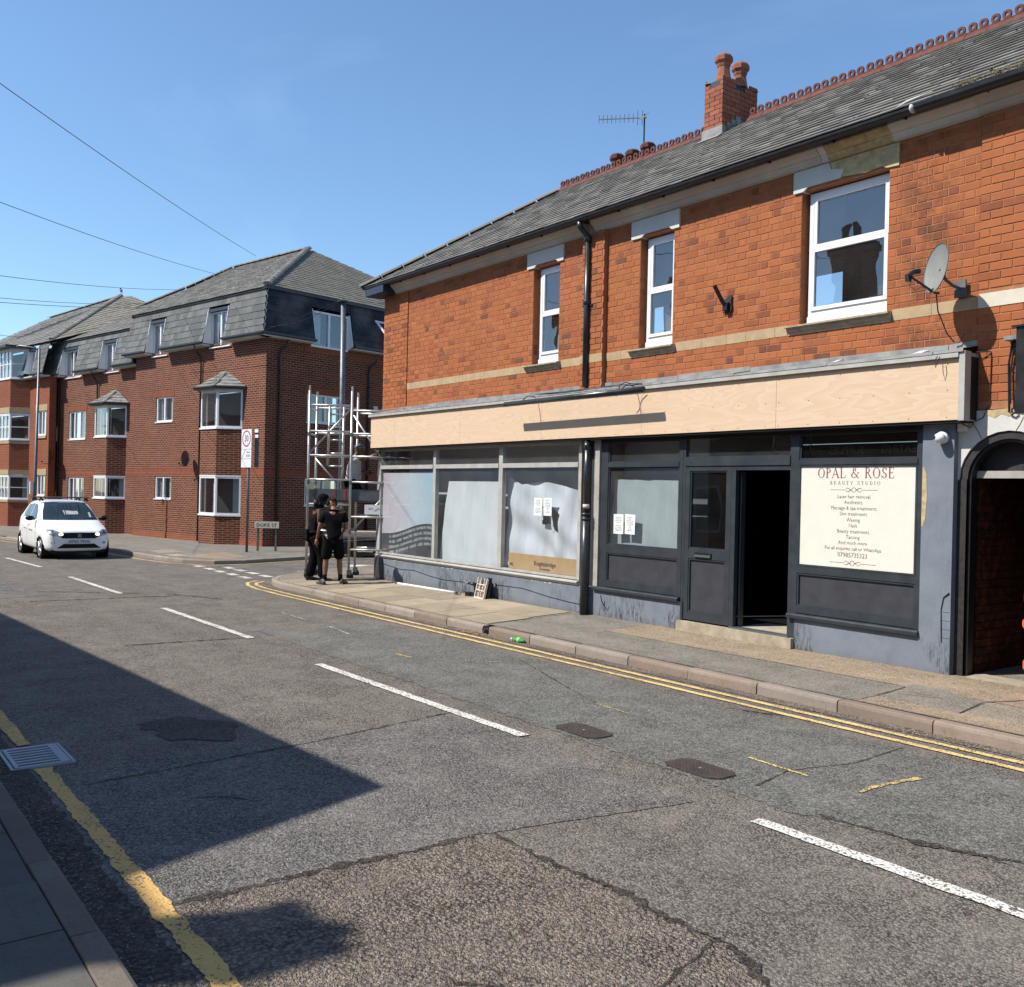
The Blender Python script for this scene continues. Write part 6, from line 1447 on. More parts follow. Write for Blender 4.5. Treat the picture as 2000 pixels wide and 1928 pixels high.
# ---- bays
def bay(s_a, s_b, s_c, s_d, q, p, tiers, roof_z=None, m='wall_flats', eave=.22, nlf=1, nlr=1, stone=False):
    plan = [(s_a, q), (s_b, p), (s_c, p), (s_d, q)]
    def face(i, inset=0): return Vector((-plan[i][0], -plan[i][1], 0)), Vector((-plan[i + 1][0], -plan[i + 1][1], 0))
    def pr(nm, z0, z1, m_, grow=0.0):
        P_ = [(-s_a + grow * .7, -q + 0.0), (-s_b + grow * .5, -p - grow), (-s_c - grow * .5, -p - grow), (-s_d - grow * .7, -q + 0.0)]
        return MB().prism([*P_, (-s_d, -q + .02), (-s_a, -q + .02)] if grow == 0 else P_, z0, z1).obj(nm, m_, flats)
    for kind_, z0, z1 in tiers:
        if kind_ == 'w': pr('bay_wall', z0, z1, m)
        elif kind_ == 's': pr('bay_stone_band', z0, z1, 'stone', .03)
        elif kind_ == 'win':
            pr('bay_sill', z0 - .05, z0, 'upvc', .04); pr('bay_head', z1 - .005, z1 + .05, 'upvc', .01)
            for i in range(3):
                A_, B_ = face(i); t = (B_ - A_).normalized(); n_ = Vector((t.y, -t.x, 0));
                if n_.dot(Vector((0, -1, 0))) < -.01 or (i == 0 and n_.x < 0): n_ = -n_
                L_ = (B_ - A_).length; fm = MB(); fw = .06
                def fx(u0, u1, w0, w1, d=.05):
                    v = []
                    for zz in (w0, w1):
                        for u_, o_ in ((u0, 0), (u1, 0), (u1, d), (u0, d)): v.append(tuple(A_ + t * u_ - n_ * o_ + Vector((0, 0, zz))))
                    fm.hexa(v)
                fx(0, L_, z0, z0 + fw); fx(0, L_, z1 - fw, z1 - .006); fx(0, fw, z0 + fw, z1 - fw); fx(L_ - fw, L_, z0 + fw, z1 - fw)
                nl = nlf if i == 1 else nlr
                for k in range(1, nl): fx(L_ * k / nl - .03, L_ * k / nl + .03, z0 + fw, z1 - fw)
                if stone: fx(fw, L_ - fw, (z0 + z1) / 2 - .02, (z0 + z1) / 2 + .02)
                wn = fm.obj('window', 'upvc', flats, fix=True)
                gp = [A_ + t * fw - n_ * .03, B_ - t * fw - n_ * .03]
                MB().add([(gp[0].x, gp[0].y, z0 + fw), (gp[1].x, gp[1].y, z0 + fw), (gp[1].x, gp[1].y, z1 - fw), (gp[0].x, gp[0].y, z1 - fw)], [(0, 1, 2, 3)]).obj('pane', 'glass_up', wn)
                if i == 1 or (i == 0 and z0 < 3.5):
                    cpx = [A_ + t * L_ * .1 - n_ * .12, A_ + t * L_ * .35 - n_ * .14]; MB().add([(cpx[0].x, cpx[0].y, z0 + .02), (cpx[1].x, cpx[1].y, z0 + .02), (cpx[1].x, cpx[1].y, z1 - .02), (cpx[0].x, cpx[0].y, z1 - .02)], [(0, 1, 2, 3)]).obj('curtain', 'curtain', wn)
            MB().box(-s_d + .1, -s_a - .1, -q + .28, -q + .3, z0, z1).obj('room_dark', 'interior', flats)
    if roof_z:
        ze, zr = roof_z; e = eave
        ev = [(-s_a + e, -q + 0.0, ze), (-s_b + e * .6, -p - e, ze), (-s_c - e * .6, -p - e, ze), (-s_d - e, -q, ze)]; mid = (s_b + s_c) / 2 ; rp = [(-(s_b + .25), -q, zr), (-(s_c - .25), -q, zr)]
        rp = [(-(s_a + s_d) / 2 + .12, -q, zr), (-(s_a + s_d) / 2 - .12, -q, zr)]
        MB().add(ev + rp + [(v[0], v[1], ze - .06) for v in ev], [(0, 1, 4), (1, 2, 5, 4), (2, 3, 5), (0, 6, 7, 1), (1, 7, 8, 2), (2, 8, 9, 3), (6, 9, 8, 7)]).obj('bay_roof', 'tile_side', flats)
        rooftiles([ev[2], ev[1], rp[0], rp[1]], 5, 'tile', seed=5); rooftiles([ev[1], ev[0], rp[0], rp[0]], 5, 'lead', seed=6)
        ridge(ev[1], rp[0], .06); MB().tube([ev[3], ev[2], ev[1], ev[0]], .045, 8).obj('bay_gutter', 'black', flats)
bay(1.33, 1.97, 2.98, 3.6, 0, .57, [('w', -.3, .88), ('win', .94, 2.22), ('w', 2.275, 3.80), ('win', 3.87, 5.12)], (5.22, 5.85))
bay(10.08, 10.55, 11.62, 12.1, Q, .27, [('w', -.4, 1.25), ('win', 1.32, 2.16), ('w', 2.215, 3.72), ('win', 3.78, 4.98)], (5.1, 5.7))
# ---- block 3 with stone dressings
Q3 = .2
wallh('wall', 16.2, 18.9, Q3, .3, -.5, 6.6, [(16.5, 17.4, 3.98, 5.05), (16.5, 17.4, 1.3, 2.2)], 'wall_flats2')
for z0, z1 in ((3.98, 5.05), (1.3, 2.2)):
    w_ = win2(16.52, 17.38, z0, z1, Q3); fb('stone_lintel', 16.35, 17.6, Q3 + .02, Q3 - .02, z1 + .0, z1 + .28, 'stone'); fb('stone_sill', 16.4, 17.5, Q3 + .05, Q3 - .02, z0 - .15, z0 - .042, 'stone')
mansard(16.2, 18.9, 6.66, 8.0, Q3 + P0, Q3 + P1, [(17.3, 18.2, 6.6, 7.9)], 12)
dormer_front(17.3, 18.2, 6.75, 7.85, Q3, Q3 + P0, Q3 + P1 + .06); gut(16.1, 17.28, Q3 + P0, 6.68); gut(18.22, 18.9, Q3 + P0, 6.68); fb('soffit', 16.2, 18.9, Q3 + P0, Q3 - .02, 6.53, 6.58, 'white_old')
fb('mansard_core', 16.2, 30, Q3 - .7, Q3 - 1, 6.6, 8.0, 'slate')
bay(18.25, 18.8, 22.5, 23.2, Q3, .85, [('w', -.5, .95), ('s', .95, 1.05), ('win', 1.10, 2.14), ('s', 2.2, 2.42), ('w', 2.421, 3.6), ('s', 3.6, 3.72), ('win', 3.79, 4.92), ('s', 4.98, 5.24), ('w', 5.241, 6.45), ('win', 6.55, 7.85)], None, 'wall_flats2', nlf=9, nlr=1, stone=True)
MB().prism([(-18.0, .1 - Q3), (-18.4, -1.25), (-24, -1.25), (-24, .1 - Q3)], 7.9, 8.0).obj('bay_flat_roof', 'black', flats)
rooftiles([L3(28, Q3 + .1, 8.05), L3(16.1, Q3 + .1, 8.05), L3(17.2, -3.4, 10.75), L3(28, -4.5, 11)], 18, 'tile', seed=9)
rooftiles([L3(16.1, Q3 + .1, 8.05), L3(12.0, -3.2, 9.4), L3(16.5, -3.5, 10.72), L3(17.2, -3.4, 10.75)], 14, 'tile_side', seed=10)
MB().add([L3(28, Q3, 8.0), L3(16.1, Q3, 8.0), L3(17.2, -3.4, 10.7), L3(28, -4.5, 10.9), L3(12, -3.2, 9.36), L3(28, -9, 8)], [(0, 1, 2, 3), (1, 4, 2), (3, 2, 4, 5)]).obj('roof_underlay', 'soffit', flats)
ridge(L3(16.1, Q3, 8.12), L3(17.2, -3.4, 10.8), .16); ridge(L3(17.2, -3.4, 10.78), L3(28, -4.5, 11.03), .1)
# pipes, meters, dishes
def dpipe(s_, p, z0, z1, par=flats, m='pipe'):
    mb = MB(); mb.tube([L3(s_, p + .34, z1 + .04), L3(s_, p + .32, z1 - .1), L3(s_ - .0, p + .1, z1 - .35), L3(s_, p + .06, z1 - .6), L3(s_, p + .06, z0)], .032, 8); return mb.obj('downpipe', m, par, smooth=True)
dpipe(3.93, 0, -.1, 6.8); dpipe(12.57, Q, 5.4, 6.5); dpipe(16.75, Q, -.2, 6.5); dpipe(16.3, Q, -.2, 6.5)
for t, z in ((.59, 6.75), (4.38, 6.6)):
    MB().tube([(.36, t, z), (.33, t, z - .12), (.1, t - .1, z - .32), (.06, t - .1, z - .5), (.06, t - .1, -.1)], .045, 8).obj('downpipe', 'pipe', flats, smooth=True)
def dish(par_loc, rz, s, lab, m='moss'):
    t = thing('satellite_dish', lab, 'satellite dish', par_loc, rz, None); mb = MB(); pr = [(r_ * .3 * s, .06 * s * (r_ / 1.0) ** 2) for r_ in (.02, .3, .6, .85, 1.0)]
    V = []
    n_ = 18
    for r_, h in pr:
        for k in range(n_): th = 2 * pi * k / n_; V.append((r_ * cos(th) * .92, -h, r_ * sin(th) * 1.05))
    mb.add(V, [(i * n_ + k, i * n_ + (k + 1) % n_, (i + 1) * n_ + (k + 1) % n_, (i + 1) * n_ + k) for i in range(4) for k in range(n_)]); mb.obj('reflector', m, t, smooth=True)
    MB().tube([(0, 0, -.28 * s), (0, -.28 * s, -.26 * s), (0, -.32 * s, -.2 * s)], .012, 6).obj('arm', 'black', t); MB().ell((0, -.33 * s, -.18 * s), (.03, .05, .03), 8, 6).obj('receiver', 'black', t); MB().tube([(0, .01, 0), (0, .12, -.05), (0, .22, -.05)], .018, 6).obj('bracket', 'black', t)
    return t
wloc = lambda s, p, z: Vector((-29.6, 12.09, z)) + d1 * s + nO * p
dish(wloc(16.15, .1, 3.0), flats.rotation_euler.z - .5, 1.1, 'round dark satellite dish between downpipe and ground floor windows behind the white car', 'galv')
dish(wloc(4.35, .3, 2.85), flats.rotation_euler.z - 1.1, .9, 'brown satellite dish beside the downpipe left of the bay window', 'galv')
# bird on the far roof
bd = thing('bird', 'small dark bird perched on the far roof apex', 'bird', wloc(17.2, -3.4, 10.92)); mb = MB(); mb.ell((0, 0, .12), (.13, .06, .07), 10, 6, Matrix.Rotation(.5, 3, 'Y')); mb.ell((-.12, 0, .22), (.045, .04, .045), 8, 6); mb.tube([(-.15, 0, .22), (-.2, 0, .215)], [.012, .003], 5); mb.tube([(.08, 0, .08), (.24, 0, -.0)], [.035, .015], 5)
mb.obj('body', 'black', bd, smooth=True)
for s in (-1, 1): MB().tube([(0, s * .02, .08), (0, s * .02, -.03)], .006, 4).obj('leg', 'black', bd)
# ------------------------------------------------------------------ opposite houses outside the frame that throw the road shadow and show in the panes
hs = thing('near_terrace', 'brick house on the near side of the street with gabled roof and end chimney', 'building')
XG, YEV, HEV, HR_, YRG = -7.44, -1.53, 5.55, 8.2, -5.7
ra = -.065    # the terrace is turned slightly to the kerb
def hp(x, y): c = XG; return (c + (x - c) * cos(ra) - (y - YEV) * sin(ra) * 1, YEV + (x - c) * -sin(ra) * 1 + (y - YEV) * cos(ra))
def hquad(pts): return [(*hp(a, b), c) for a, b, c in pts]
mb = MB(); xa = -60
mb.add(hquad([(xa, -1.75, -.5), (XG, -1.75, -.1), (XG, -1.75, HEV), (xa, -1.75, HEV), (XG, -9.6, -.1), (XG, -9.6, HEV), (XG, YRG, HR_ - .05), (xa, -9.6, -.5), (xa, -9.6, HEV)]), [(0, 1, 2, 3), (1, 4, 5, 6, 2), (4, 7, 8, 5)]); mb.obj('wall', 'wall_house', hs)
mb = MB(); mb.add(hquad([(xa, YEV, HEV), (XG + .04, YEV, HEV), (XG + .04, YRG, HR_), (xa, YRG, HR_), (XG + .04, -9.8, HEV), (xa, -9.8, HEV), (xa, YEV, HEV - .08), (XG + .04, YEV, HEV - .08)]), [(0, 1, 2, 3), (3, 2, 4, 5), (6, 7, 1, 0)]); mb.obj('roof', 'tile', hs)
cm_ = MB(); cm_.box(XG + .10, XG + .62, -6.25, -5.8, -.1, 9.1); cm_.box(XG + .06, XG + .66, -6.3, -5.75, 9.1, 9.2); cm_.obj('chimney_breast', 'wall_house', hs)
for y in (-6.15, -5.95): mb = MB(); pot(mb, (XG + .36, y, 8.93), .65); mb.obj('chimney_pot', 'terra_dark', hs)
for x0 in (-18.0, -25, -32):
    mb = MB(); mb.box(x0 - .55, x0 + .55, -7.9, -7.1, 6.0, 9.9); mb.box(x0 - .62, x0 + .62, -7.97, -7.03, 9.9, 10.1); mb.box(x0 - .55, x0 + .55, -7.9, -7.1, 10.1, 10.25); c_o = mb.obj('chimney', 'wall_house', hs)
    for q in (-.3, .1): mb = MB(); pot(mb, (x0 + q, -7.5, 10.22), 1.1); mb.obj('chimney_pot', 'terra_dark', c_o)
MB().box(XG - 5, XG + .1, -6.25, -5.75, 6, 8.5).box(XG - 5, XG + .6, -15, -6.26, -.1, 8.7).obj('rear_wing', 'wall_house', hs)
hb = thing('sky_block_house', 'unseen brick house added behind the camera to block sky light', 'building'); MB().box(-4.5, 16, -17, -9.5, -.1, 6.6).obj('wall', 'wall_house', hb); MB().add([(-4.8, -9.2, 6.6), (16.3, -9.2, 6.6), (16.3, -13.2, 8.6), (-4.8, -13.2, 8.6), (-4.8, -17.3, 6.6), (16.3, -17.3, 6.6)], [(0, 1, 2, 3), (3, 2, 5, 4), (0, 3, 4), (1, 5, 2)]).obj('roof', 'tile', hb)  # unseen house, added to cut the sky light on the near ground
MB().box(XG + .8, 14, -2.25, -2.0, -.1, .75).obj('garden_wall', 'wall_house', hs)
for k in range(7):
    x = XG - 1.8 - k * 3.3; y = hp(x, -1.73)[1]
    for z in (.9, 3.6):
        f = MB().box(x - .5, x + .5, y - .0, y + .04, z, z + 1.3).obj('window', 'upvc', hs); MB().box(x - .43, x + .43, y + .041, y + .045, z + .07, z + 1.23).obj('pane', 'interior', f)

# ------------------------------------------------------------------ fittings on the shop wall
sd = thing('satellite_dish', 'pale grey satellite dish casting a long oval shadow beside the big upper window', 'satellite dish', (-5.15, 9.28, 4.31))
R_, n_ = .24, 28; V = []; rings = 7
look = Vector((-.53, -.83, .14)).normalized(); side_ = look.cross(Vector((0, 0, 1))).normalized(); upv = side_.cross(look)
for i in range(rings + 1):
    r_ = R_ * i / rings if i else .004
    for k in range(n_): th = 2 * pi * k / n_; q = side_ * (r_ * cos(th) * .95) + upv * (r_ * sin(th) * 1.06) + look * (.045 * (i / rings) ** 2); V.append(tuple(q))
F = [(i * n_ + k, i * n_ + (k + 1) % n_, (i + 1) * n_ + (k + 1) % n_, (i + 1) * n_ + k) for i in range(rings) for k in range(n_)] + [tuple(range(n_))]
o = MB().add(V, F).obj('reflector', simple('dish_grey', (0.2, 0.205, 0.19), 0.55, var=.1), sd, smooth=True)
rim = [V[rings * n_ + k] for k in range(n_)]; MB().tube(rim + [rim[0]], .005, 5, False).obj('rim', 'galv', sd)
foc = look * .30 - upv * .13
MB().tube([tuple(-upv * .245 - look * .03), tuple(-upv * .25 + look * .02), tuple(foc)], .012, 7).obj('arm', 'black', sd)
MB().tube([tuple(foc + look * .02 + side_ * .0), tuple(foc - look * .03 + upv * .05), tuple(foc - look * .09 + upv * .07)], [.022, .026, .028], 8).obj('receiver', 'black', sd)
MB().box(foc.x - .04, foc.x + .0, foc.y - .03, foc.y + .03, foc.z - .05, foc.z + .02).obj('receiver_box', 'black', sd)
MB().tube([(0, 0, 0), tuple(-look * .08 - upv * .1), (.02, .22, -.14), (.02, .38, -.15)], .017, 7).obj('bracket', 'galv', sd)
MB().box(-.04, .08, .36, .385, -.24, -.06).obj('wall_plate', 'galv', sd)
cbm = MB(); fl_ = foc - look * .02
cbm.tube([tuple(fl_ - upv * .02), tuple(fl_ - upv * .1 + look * .01), tuple(fl_ - upv * .13 - look * .06), tuple(fl_ - upv * .08 - look * .12), tuple(-upv * .25 + look * .06)], .0035, 5)
cbm.tube([tuple(-upv * .25), (-.03, .03, -.42), (-.05, .25, -.62), (-.03, .36, -.70), (.02, .37, -.71), (.05, .375, -.67), (.06, .375, -.63)], .007, 5); cbm.obj('cable', 'iron', sd)
fb_ = thing('flag_bracket', 'black iron flagpole bracket fixed to the brickwork left of the big window', 'bracket', (-8.27, 9.69, 4.46))
MB().ext([(-.07, -.11), (.0, -.09), (.06, -.11), (.075, -.05), (.06, .03), (.075, .1), (.0, .09), (-.06, .06), (-.07, -.02)], 'y', -.02, 0).obj('plate', 'black_old', fb_)
MB().tube([(0, -.02, -.06), (-.02, -.09, .02), (-.05, -.22, .22)], .028, 10).obj('socket_tube', 'black', fb_); MB().box(-.035, .035, -.07, -.02, -.09, -.0).obj('clamp', 'black', fb_)
bb = thing('lamp_bracket_box', 'black lantern box with looped cables at the right edge of the brick wall', 'lantern', (-4.3, 9.52, 3.22))
MB().box(-.13, .2, -.12, .15, -.42, .42).obj('case', 'black', bb); MB().box(-.17, .24, -.14, .15, .42, .44).obj('cap', 'black', bb)
MB().box(-.32, -.12, .02, .14, .33, .37).obj('bracket', 'lead', bb)
cc_ = MB(); cc_.tube([(-.05, .1, .6), (-.16, .1, .42), (-.27, .1, .30), (-.30, .1, .1), (-.29, .1, -.2), (-.285, .1, -.38), (-.25, .1, -.40), (-.22, .1, -.38), (-.25, .1, -.2)], .011, 6); cc_.tube([(-.12, .1, .38), (-.25, .09, .26), (-.275, .09, .0), (-.27, .09, -.3)], .009, 6); cc_.obj('cable', 'black', bb)
tc_ = MB(); tc_.tube([(-4.93, 9.6, 3.47), (-4.80, 9.66, 3.47), (-4.795, 9.66, 3.40), (-4.80, 9.665, 2.95), (-4.86, 9.65, 2.80), (-4.94, 9.62, 2.76), (-4.96, 9.60, 2.70), (-5.04, 9.58, 2.74)], .006, 5); o = tc_.obj('wall_cable', 'black'); tag(o, 'thin black cable drooping beside the end of the fascia above the arch', 'cable')
cam_o = thing('security_camera', 'white dome security camera on the grey pier under the fascia', 'camera', (-5.22, 9.50, 2.60))
MB().lathe([(.06, .07), (.065, .02), (.062, 0)], (0, .0, 0), 16, 'y').obj('base', 'upvc', cam_o, smooth=True); MB().ell((-.0, -.02, -.005), (.06, .065, .055), 14, 10).obj('dome', 'upvc', cam_o, smooth=True); MB().ell((-.028, -.075, -.0), (.018, .012, .018), 8, 6).obj('lens', 'black', cam_o)
jb = MB().box(-5.10, -5.015, 9.60, 9.653, 2.665, 2.755).obj('junction_box', 'upvc'); tag(jb, 'small white junction box beside the dome camera above the arch', 'box')
ae = thing('television_aerial', 'spiky television aerial standing on the ridge against the sky', 'aerial', (-13.80, 13.5, 8.5))
MB().tube([(0, 0, -.2), (0, 0, 1.12)], .016, 6).obj('mast', 'black', ae)
bm_a = Vector((.05, 0, 1.03)); bm_b = Vector((-1.37, .0, 1.42)); MB().tube([bm_a, bm_b], .012, 5).obj('boom', 'galv', ae)
el = MB()
for k in range(11):
    p = bm_a.lerp(bm_b, .08 + .092 * k); h_ = .10 if k > 1 else .16; el.tube([p + Vector((.02, -.02, -h_)), p + Vector((-.02, .02, h_))], .005, 4)
el.obj('elements', 'black', ae)
MB().add([(-.1, -.12, 1.0), (.06, -.12, .95), (.06, .12, 1.2), (-.1, .12, 1.15)], [(0, 1, 2, 3)]).obj('reflector', 'galv', ae)

# ------------------------------------------------------------------ things on the pavement
tb = thing('fluorescent_tube', 'white tube light lying on the pavement against the grey wall', 'tube light'); a, b = Vector((-16.1, 9.36, pz(-16, 9.4) + .025)), Vector((-14.15, 9.40, pz(-14, 9.4) + .025)); dd = (b - a).normalized()
MB().tube([a, b], .024, 10).obj('tube', 'white', tb, smooth=True)
for p, q in ((a, -1), (b, 1)): MB().tube([p, p + dd * q * .06], .026, 10).obj('end_cap', 'galv', tb)
MB().tube([b + dd * .06, b + dd * .2 + Vector((0, -.05, -.02)), b + dd * .3 + Vector((0, 0, -.02))], .005, 5).obj('flex', 'black', tb)
oc = thing('organiser_case', 'clear compartment tool case with black lid leaning against the grey wall', 'tool case', (-13.33, 9.38, pz(-13.3, 9.4)), -.12); oc.rotation_euler = (-.22, 0, -.12)
W_, H_ = .17, .36
ct = MB(); 
for x0, x1, z0, z1 in ((-W_, W_, 0, .022), (-W_, W_, .13, .145), (-W_, W_, .235, .25), (-W_, -W_ + .02, .022, H_), (W_ - .02, W_, .022, H_), (-.06, -.045, .25, H_), (.07, .085, .25, H_), (-.03, -.015, .022, .13), (.04, .052, .022, .13), (-.05, -.035, .145, .235), (.06, .075, .145, .235)): ct.box(x0, x1, -.035, .0, z0, z1)
ct.obj('clear_frame', simple('pinkish_clear_plastic', (0.62, 0.55, 0.48), 0.4), oc)
MB().box(-W_ + .012, W_ - .012, .0, .012, .01, .25).obj('back_tray', simple('clear_tray', (0.45, 0.42, 0.36), .5), oc)
rnd = random.Random(8)
cols = [simple('orange_plugs', (0.5, 0.24, 0.05)), simple('grey_fixings', (0.13, 0.12, 0.15)), simple('brass_screws', (0.38, 0.3, 0.14)), simple('brown_plugs', (0.2, 0.14, 0.1))]
for x0, x1, z0, z1, ci in ((-.14, -.035, .03, .12, 1), (-.012, .035, .03, .12, 0), (.056, .14, .03, .12, 2), (-.14, -.055, .15, .23, 2), (-.03, .055, .15, .23, 3), (.08, .14, .15, .23, 2), (-.14, -.065, .255, .33, 2), (.09, .14, .255, .33, 1)):
    mb = MB()
    for k in range(16): lump(mb, (rnd.uniform(x0, x1), -.012, rnd.uniform(z0, z1)), .014, rnd)
    mb.obj('fixings', cols[ci], oc, kind='stuff')
MB().box(-W_ + .01, W_ + .0, .03, .075, .0, H_ - .04).obj('lid', 'black', oc); MB().box(-.05, .05, .03, .06, H_ - .04, H_ + .01).obj('handle', 'black', oc); MB().box(.10, .15, .0, .07, H_ - .04, H_ + .02).obj('latch', 'black', oc)
dr = thing('cordless_drill', 'black cordless drill with flex beside the tool case', 'drill', (-13.64, 9.44, pz(-13.6, 9.4)), .4)
mb = MB(); mb.tube([(-.1, 0, .235), (.07, 0, .215)], [.022, .034], 10); mb.obj('motor_body', 'black', dr, smooth=True); MB().tube([(-.17, 0, .243), (-.1, 0, .235)], [.01, .02], 8).obj('chuck', 'galv', dr); MB().tube([(.03, 0, .22), (.05, 0, .07)], .02, 8).obj('handle', 'black', dr); MB().box(-.02, .10, -.035, .035, 0, .07).obj('battery', 'black', dr)
MB().box(-.13, -.03, -.05, .05, 0, .08).obj('charger', 'black', dr); MB().tube([(-.12, 0, .06), (-.2, -.03, .1), (-.26, 0, .02), (-.35, .0, .012), (-.4, .03, .01)], .006, 5).obj('flex', 'black', dr)
bt = thing('crushed_bottle', 'crushed green plastic bottle in the gutter against the kerb', 'bottle', (-9.87, 7.585, gz(-9.8) + .035), .1)
gm_ = mat('green_plastic', None, (0.03, 0.3, 0.08), 0.25); mb = MB(); mb.lathe([(.012, -.13), (.013, -.11), (.03, -.08), (.034, -.03), (.026, .0), (.036, .03), (.033, .08), (.02, .1)], (0, 0, 0), 12, 'x')
me = mb.mesh('bottle', gm_, False)
for v in me.vertices: v.co.z *= .75 + .25 * sin(v.co.x * 60); v.co.y *= 1 + .2 * sin(v.co.x * 40 + 1)
inst('body', me, bt); MB().lathe([(.036, -.02), (.036, .03)], (.0, 0, 0), 12, 'x').obj('label_band', mat('lime_label', None, (0.25, 0.5, 0.1), .4), bt); MB().lathe([(.015, -.15), (.015, -.128)], (0, 0, 0), 10, 'x').obj('cap', 'white', bt)

# ------------------------------------------------------------------ signs, posts, wires
so_ = thing('speed_sign', 'back to back 30 zone sign on a grey pole before the brick flats', 'road sign', (-27.2, 10.62, 0))
ang_ = heading + R(125); tdir = Vector((cos(ang_), sin(ang_), 0))
pp = MB(); pp.tube([(0.02, 0, gz(-27) + .06), (0.03, 0, 3.5)], .04, 10); pp.obj('pole', 'galv', so_, smooth=True)
fa = R(322); plate = thing('front_plate', 'x', 'x'); del plate['label']; del plate['category']; plate.parent = so_; plate.location = (0, 0, 3.04); plate.rotation_euler = (0, 0, R(8))
MB().box(-.29, .29, -.075, -.06, -.565, .565).obj('white_board', 'white', plate)
mb = MB(); n_ = 40; V = []
for r_ in (.245, .205):
    for k in range(n_): th = 2 * pi * k / n_; V.append((r_ * cos(th), -.077, .29 + r_ * sin(th)))
mb.add(V, [(k, (k + 1) % n_, n_ + (k + 1) % n_, n_ + k) for k in range(n_)]); mb.obj('red_ring', 'red', plate)
txt('numerals', '30', .27, 'ink', plate, (0, -.077, .285), sx=.9)
MB().box(-.288, .288, -.0775, -.0755, -.032, -.018).obj('divider', 'grey_sign', plate); MB().box(-.288, .288, -.0775, -.0755, -.312, -.298).obj('divider', 'grey_sign', plate)
MB().add([(-.28, -.0775, -.29), (-.24, -.0775, -.29), (-.03, -.0775, -.035), (-.08, -.0775, -.035)], [(0, 1, 2, 3)]).obj('diagonal_bar', 'grey_sign', plate)
txt('lettering', 'Zone', .09, 'grey_sign', plate, (.12, -.078, -.11)); txt('lettering', 'ENDS', .10, 'grey_sign', plate, (.12, -.078, -.22))
bp = thing('rear_plate', 'x', 'x'); del bp['label']; del bp['category']; bp.parent = so_; bp.location = (.0, 0, 3.04); bp.rotation_euler = (0, 0, R(8))
MB().box(.31, .52, .02, .035, -.56, .565).obj('back_board', 'black', bp); MB().box(.315, .52, .01, .019, .46, .56).obj('clip_band', 'white', bp); MB().box(.315, .52, .01, .019, .31, .40).obj('clip_band', 'white', bp)
dn = thing('street_name_sign', 'low white DUKE ST nameplate on two grey posts by the flats corner', 'street sign', (-27.35, 11.3, gz(-27) + .1)); dn.rotation_euler = (0, 0, R(54))
MB().box(-.37, .37, -.02, 0, .70, .90).obj('plate', 'stone_pale', dn); MB().box(-.385, .385, .001, .02, .685, .915).obj('backing', 'black', dn); txt('lettering', 'DUKE ST', .145, 'ink', dn, (0, -.022, .79), space=1.1)
for x in (-.27, .27): MB().box(x - .03, x + .03, .02, .07, -.1, .9).obj('post', 'galv', dn)
lc = thing('lamp_column', 'tall grey street lamp column in front of the far flats', 'street lamp', (-37.45, 6.72, gz(-37) + .1)); MB().tube([(.0, 0, 0), (.0, 0, 1.4), (0.02, 0, 1.45), (.06, .05, 6.75)], [.08, .08, .055, .038], 10).obj('column', 'galv', lc, smooth=True)
MB().tube([(.06, .05, 6.7), (-.1, -.15, 6.80), (-.42, -.5, 6.85), (-.5, -.6, 6.83)], [.03, .03, .05, .03], 8).obj('lantern', 'galv', lc, smooth=True); MB().box(-.07, .07, -.16, -.05, 1.55, 2.0).obj('notice_plate', 'white', lc)
tp = thing('utility_pole', 'tall slim grey pole with wires fanning from its cap behind the scaffold', 'pole', (-24.5, 12.33, gz(-24) + .1)); MB().tube([(0, 0, 0), (-.04, -.05, 7.25)], [.085, .07], 12).obj('shaft', 'galv', tp, smooth=True); MB().lathe([(.16, 7.25), (.17, 7.28), (.08, 7.31)], (-.04, -.05, 0), 14).obj('cap', 'galv', tp)
def px3(x, y, z):     # point at given depth in the view axis, used once to place wire ends in the world
    d = f_ * FPX + ir * (x - 1000) + iu * (964 - y); return Vector((0, 0, EYE)) + d * (z / FPX)
tops = Vector((-24.54, 12.28, 7.33))
def wire(a, b, sag, r_, lab):
    pts = []
    for k in range(17):
        t = k / 16; p = Vector(a).lerp(Vector(b), t); p.z -= sag * 4 * t * (1 - t); pts.append(p)
    o = MB().tube(pts, r_, 5).obj('overhead_wire', 'black'); tag(o, lab, 'wire', 'overhead wires')
wa = [((-11.67, -1.0, 7.66), (-28.4, 12.0, 8.83), .1, .012, 'steepest and highest overhead wire running down to the flats roof'),
      ((-16.4, -.9, 7.0), (-32.6, 13.4, 9.2), .1, .012, 'second overhead wire, meeting the flats roof left of its ridge'),
      ((-20.5, -1.5, 6.1), (-35.2, 12.5, 9.1), .15, .011, 'third overhead wire, ending above the middle of the roofs'),
      ((-22.5, -1.5, 5.9), (-38.0, 12.0, 9.3), .2, .011, 'upper of the close pair of overhead wires on the left'),
      ((-20.8, -1.5, 5.35), (-38.6, 13.0, 9.35), .2, .010, 'lower of the close pair of overhead wires on the left')]
wpx = [((0, 154, 14), (500, 500, 31.5)), ((0, 388, 18), (420, 535, 33)), ((0, 533, 22), (345, 566, 36)), ((0, 577, 24), (290, 592, 38)), ((0, 585, 22), (330, 599, 38)), ((0, 650, 28), (70, 651, 42))]
labs = [q[4] for q in wa] + ['lowest short overhead wire above the far left roof']
for (pa, pb), lab in zip(wpx, labs):
    A_ = px3(*pa); B_ = px3(*pb); A2 = A_ + (A_ - B_) * .2; wire(A2, B_, .12, .007, lab)
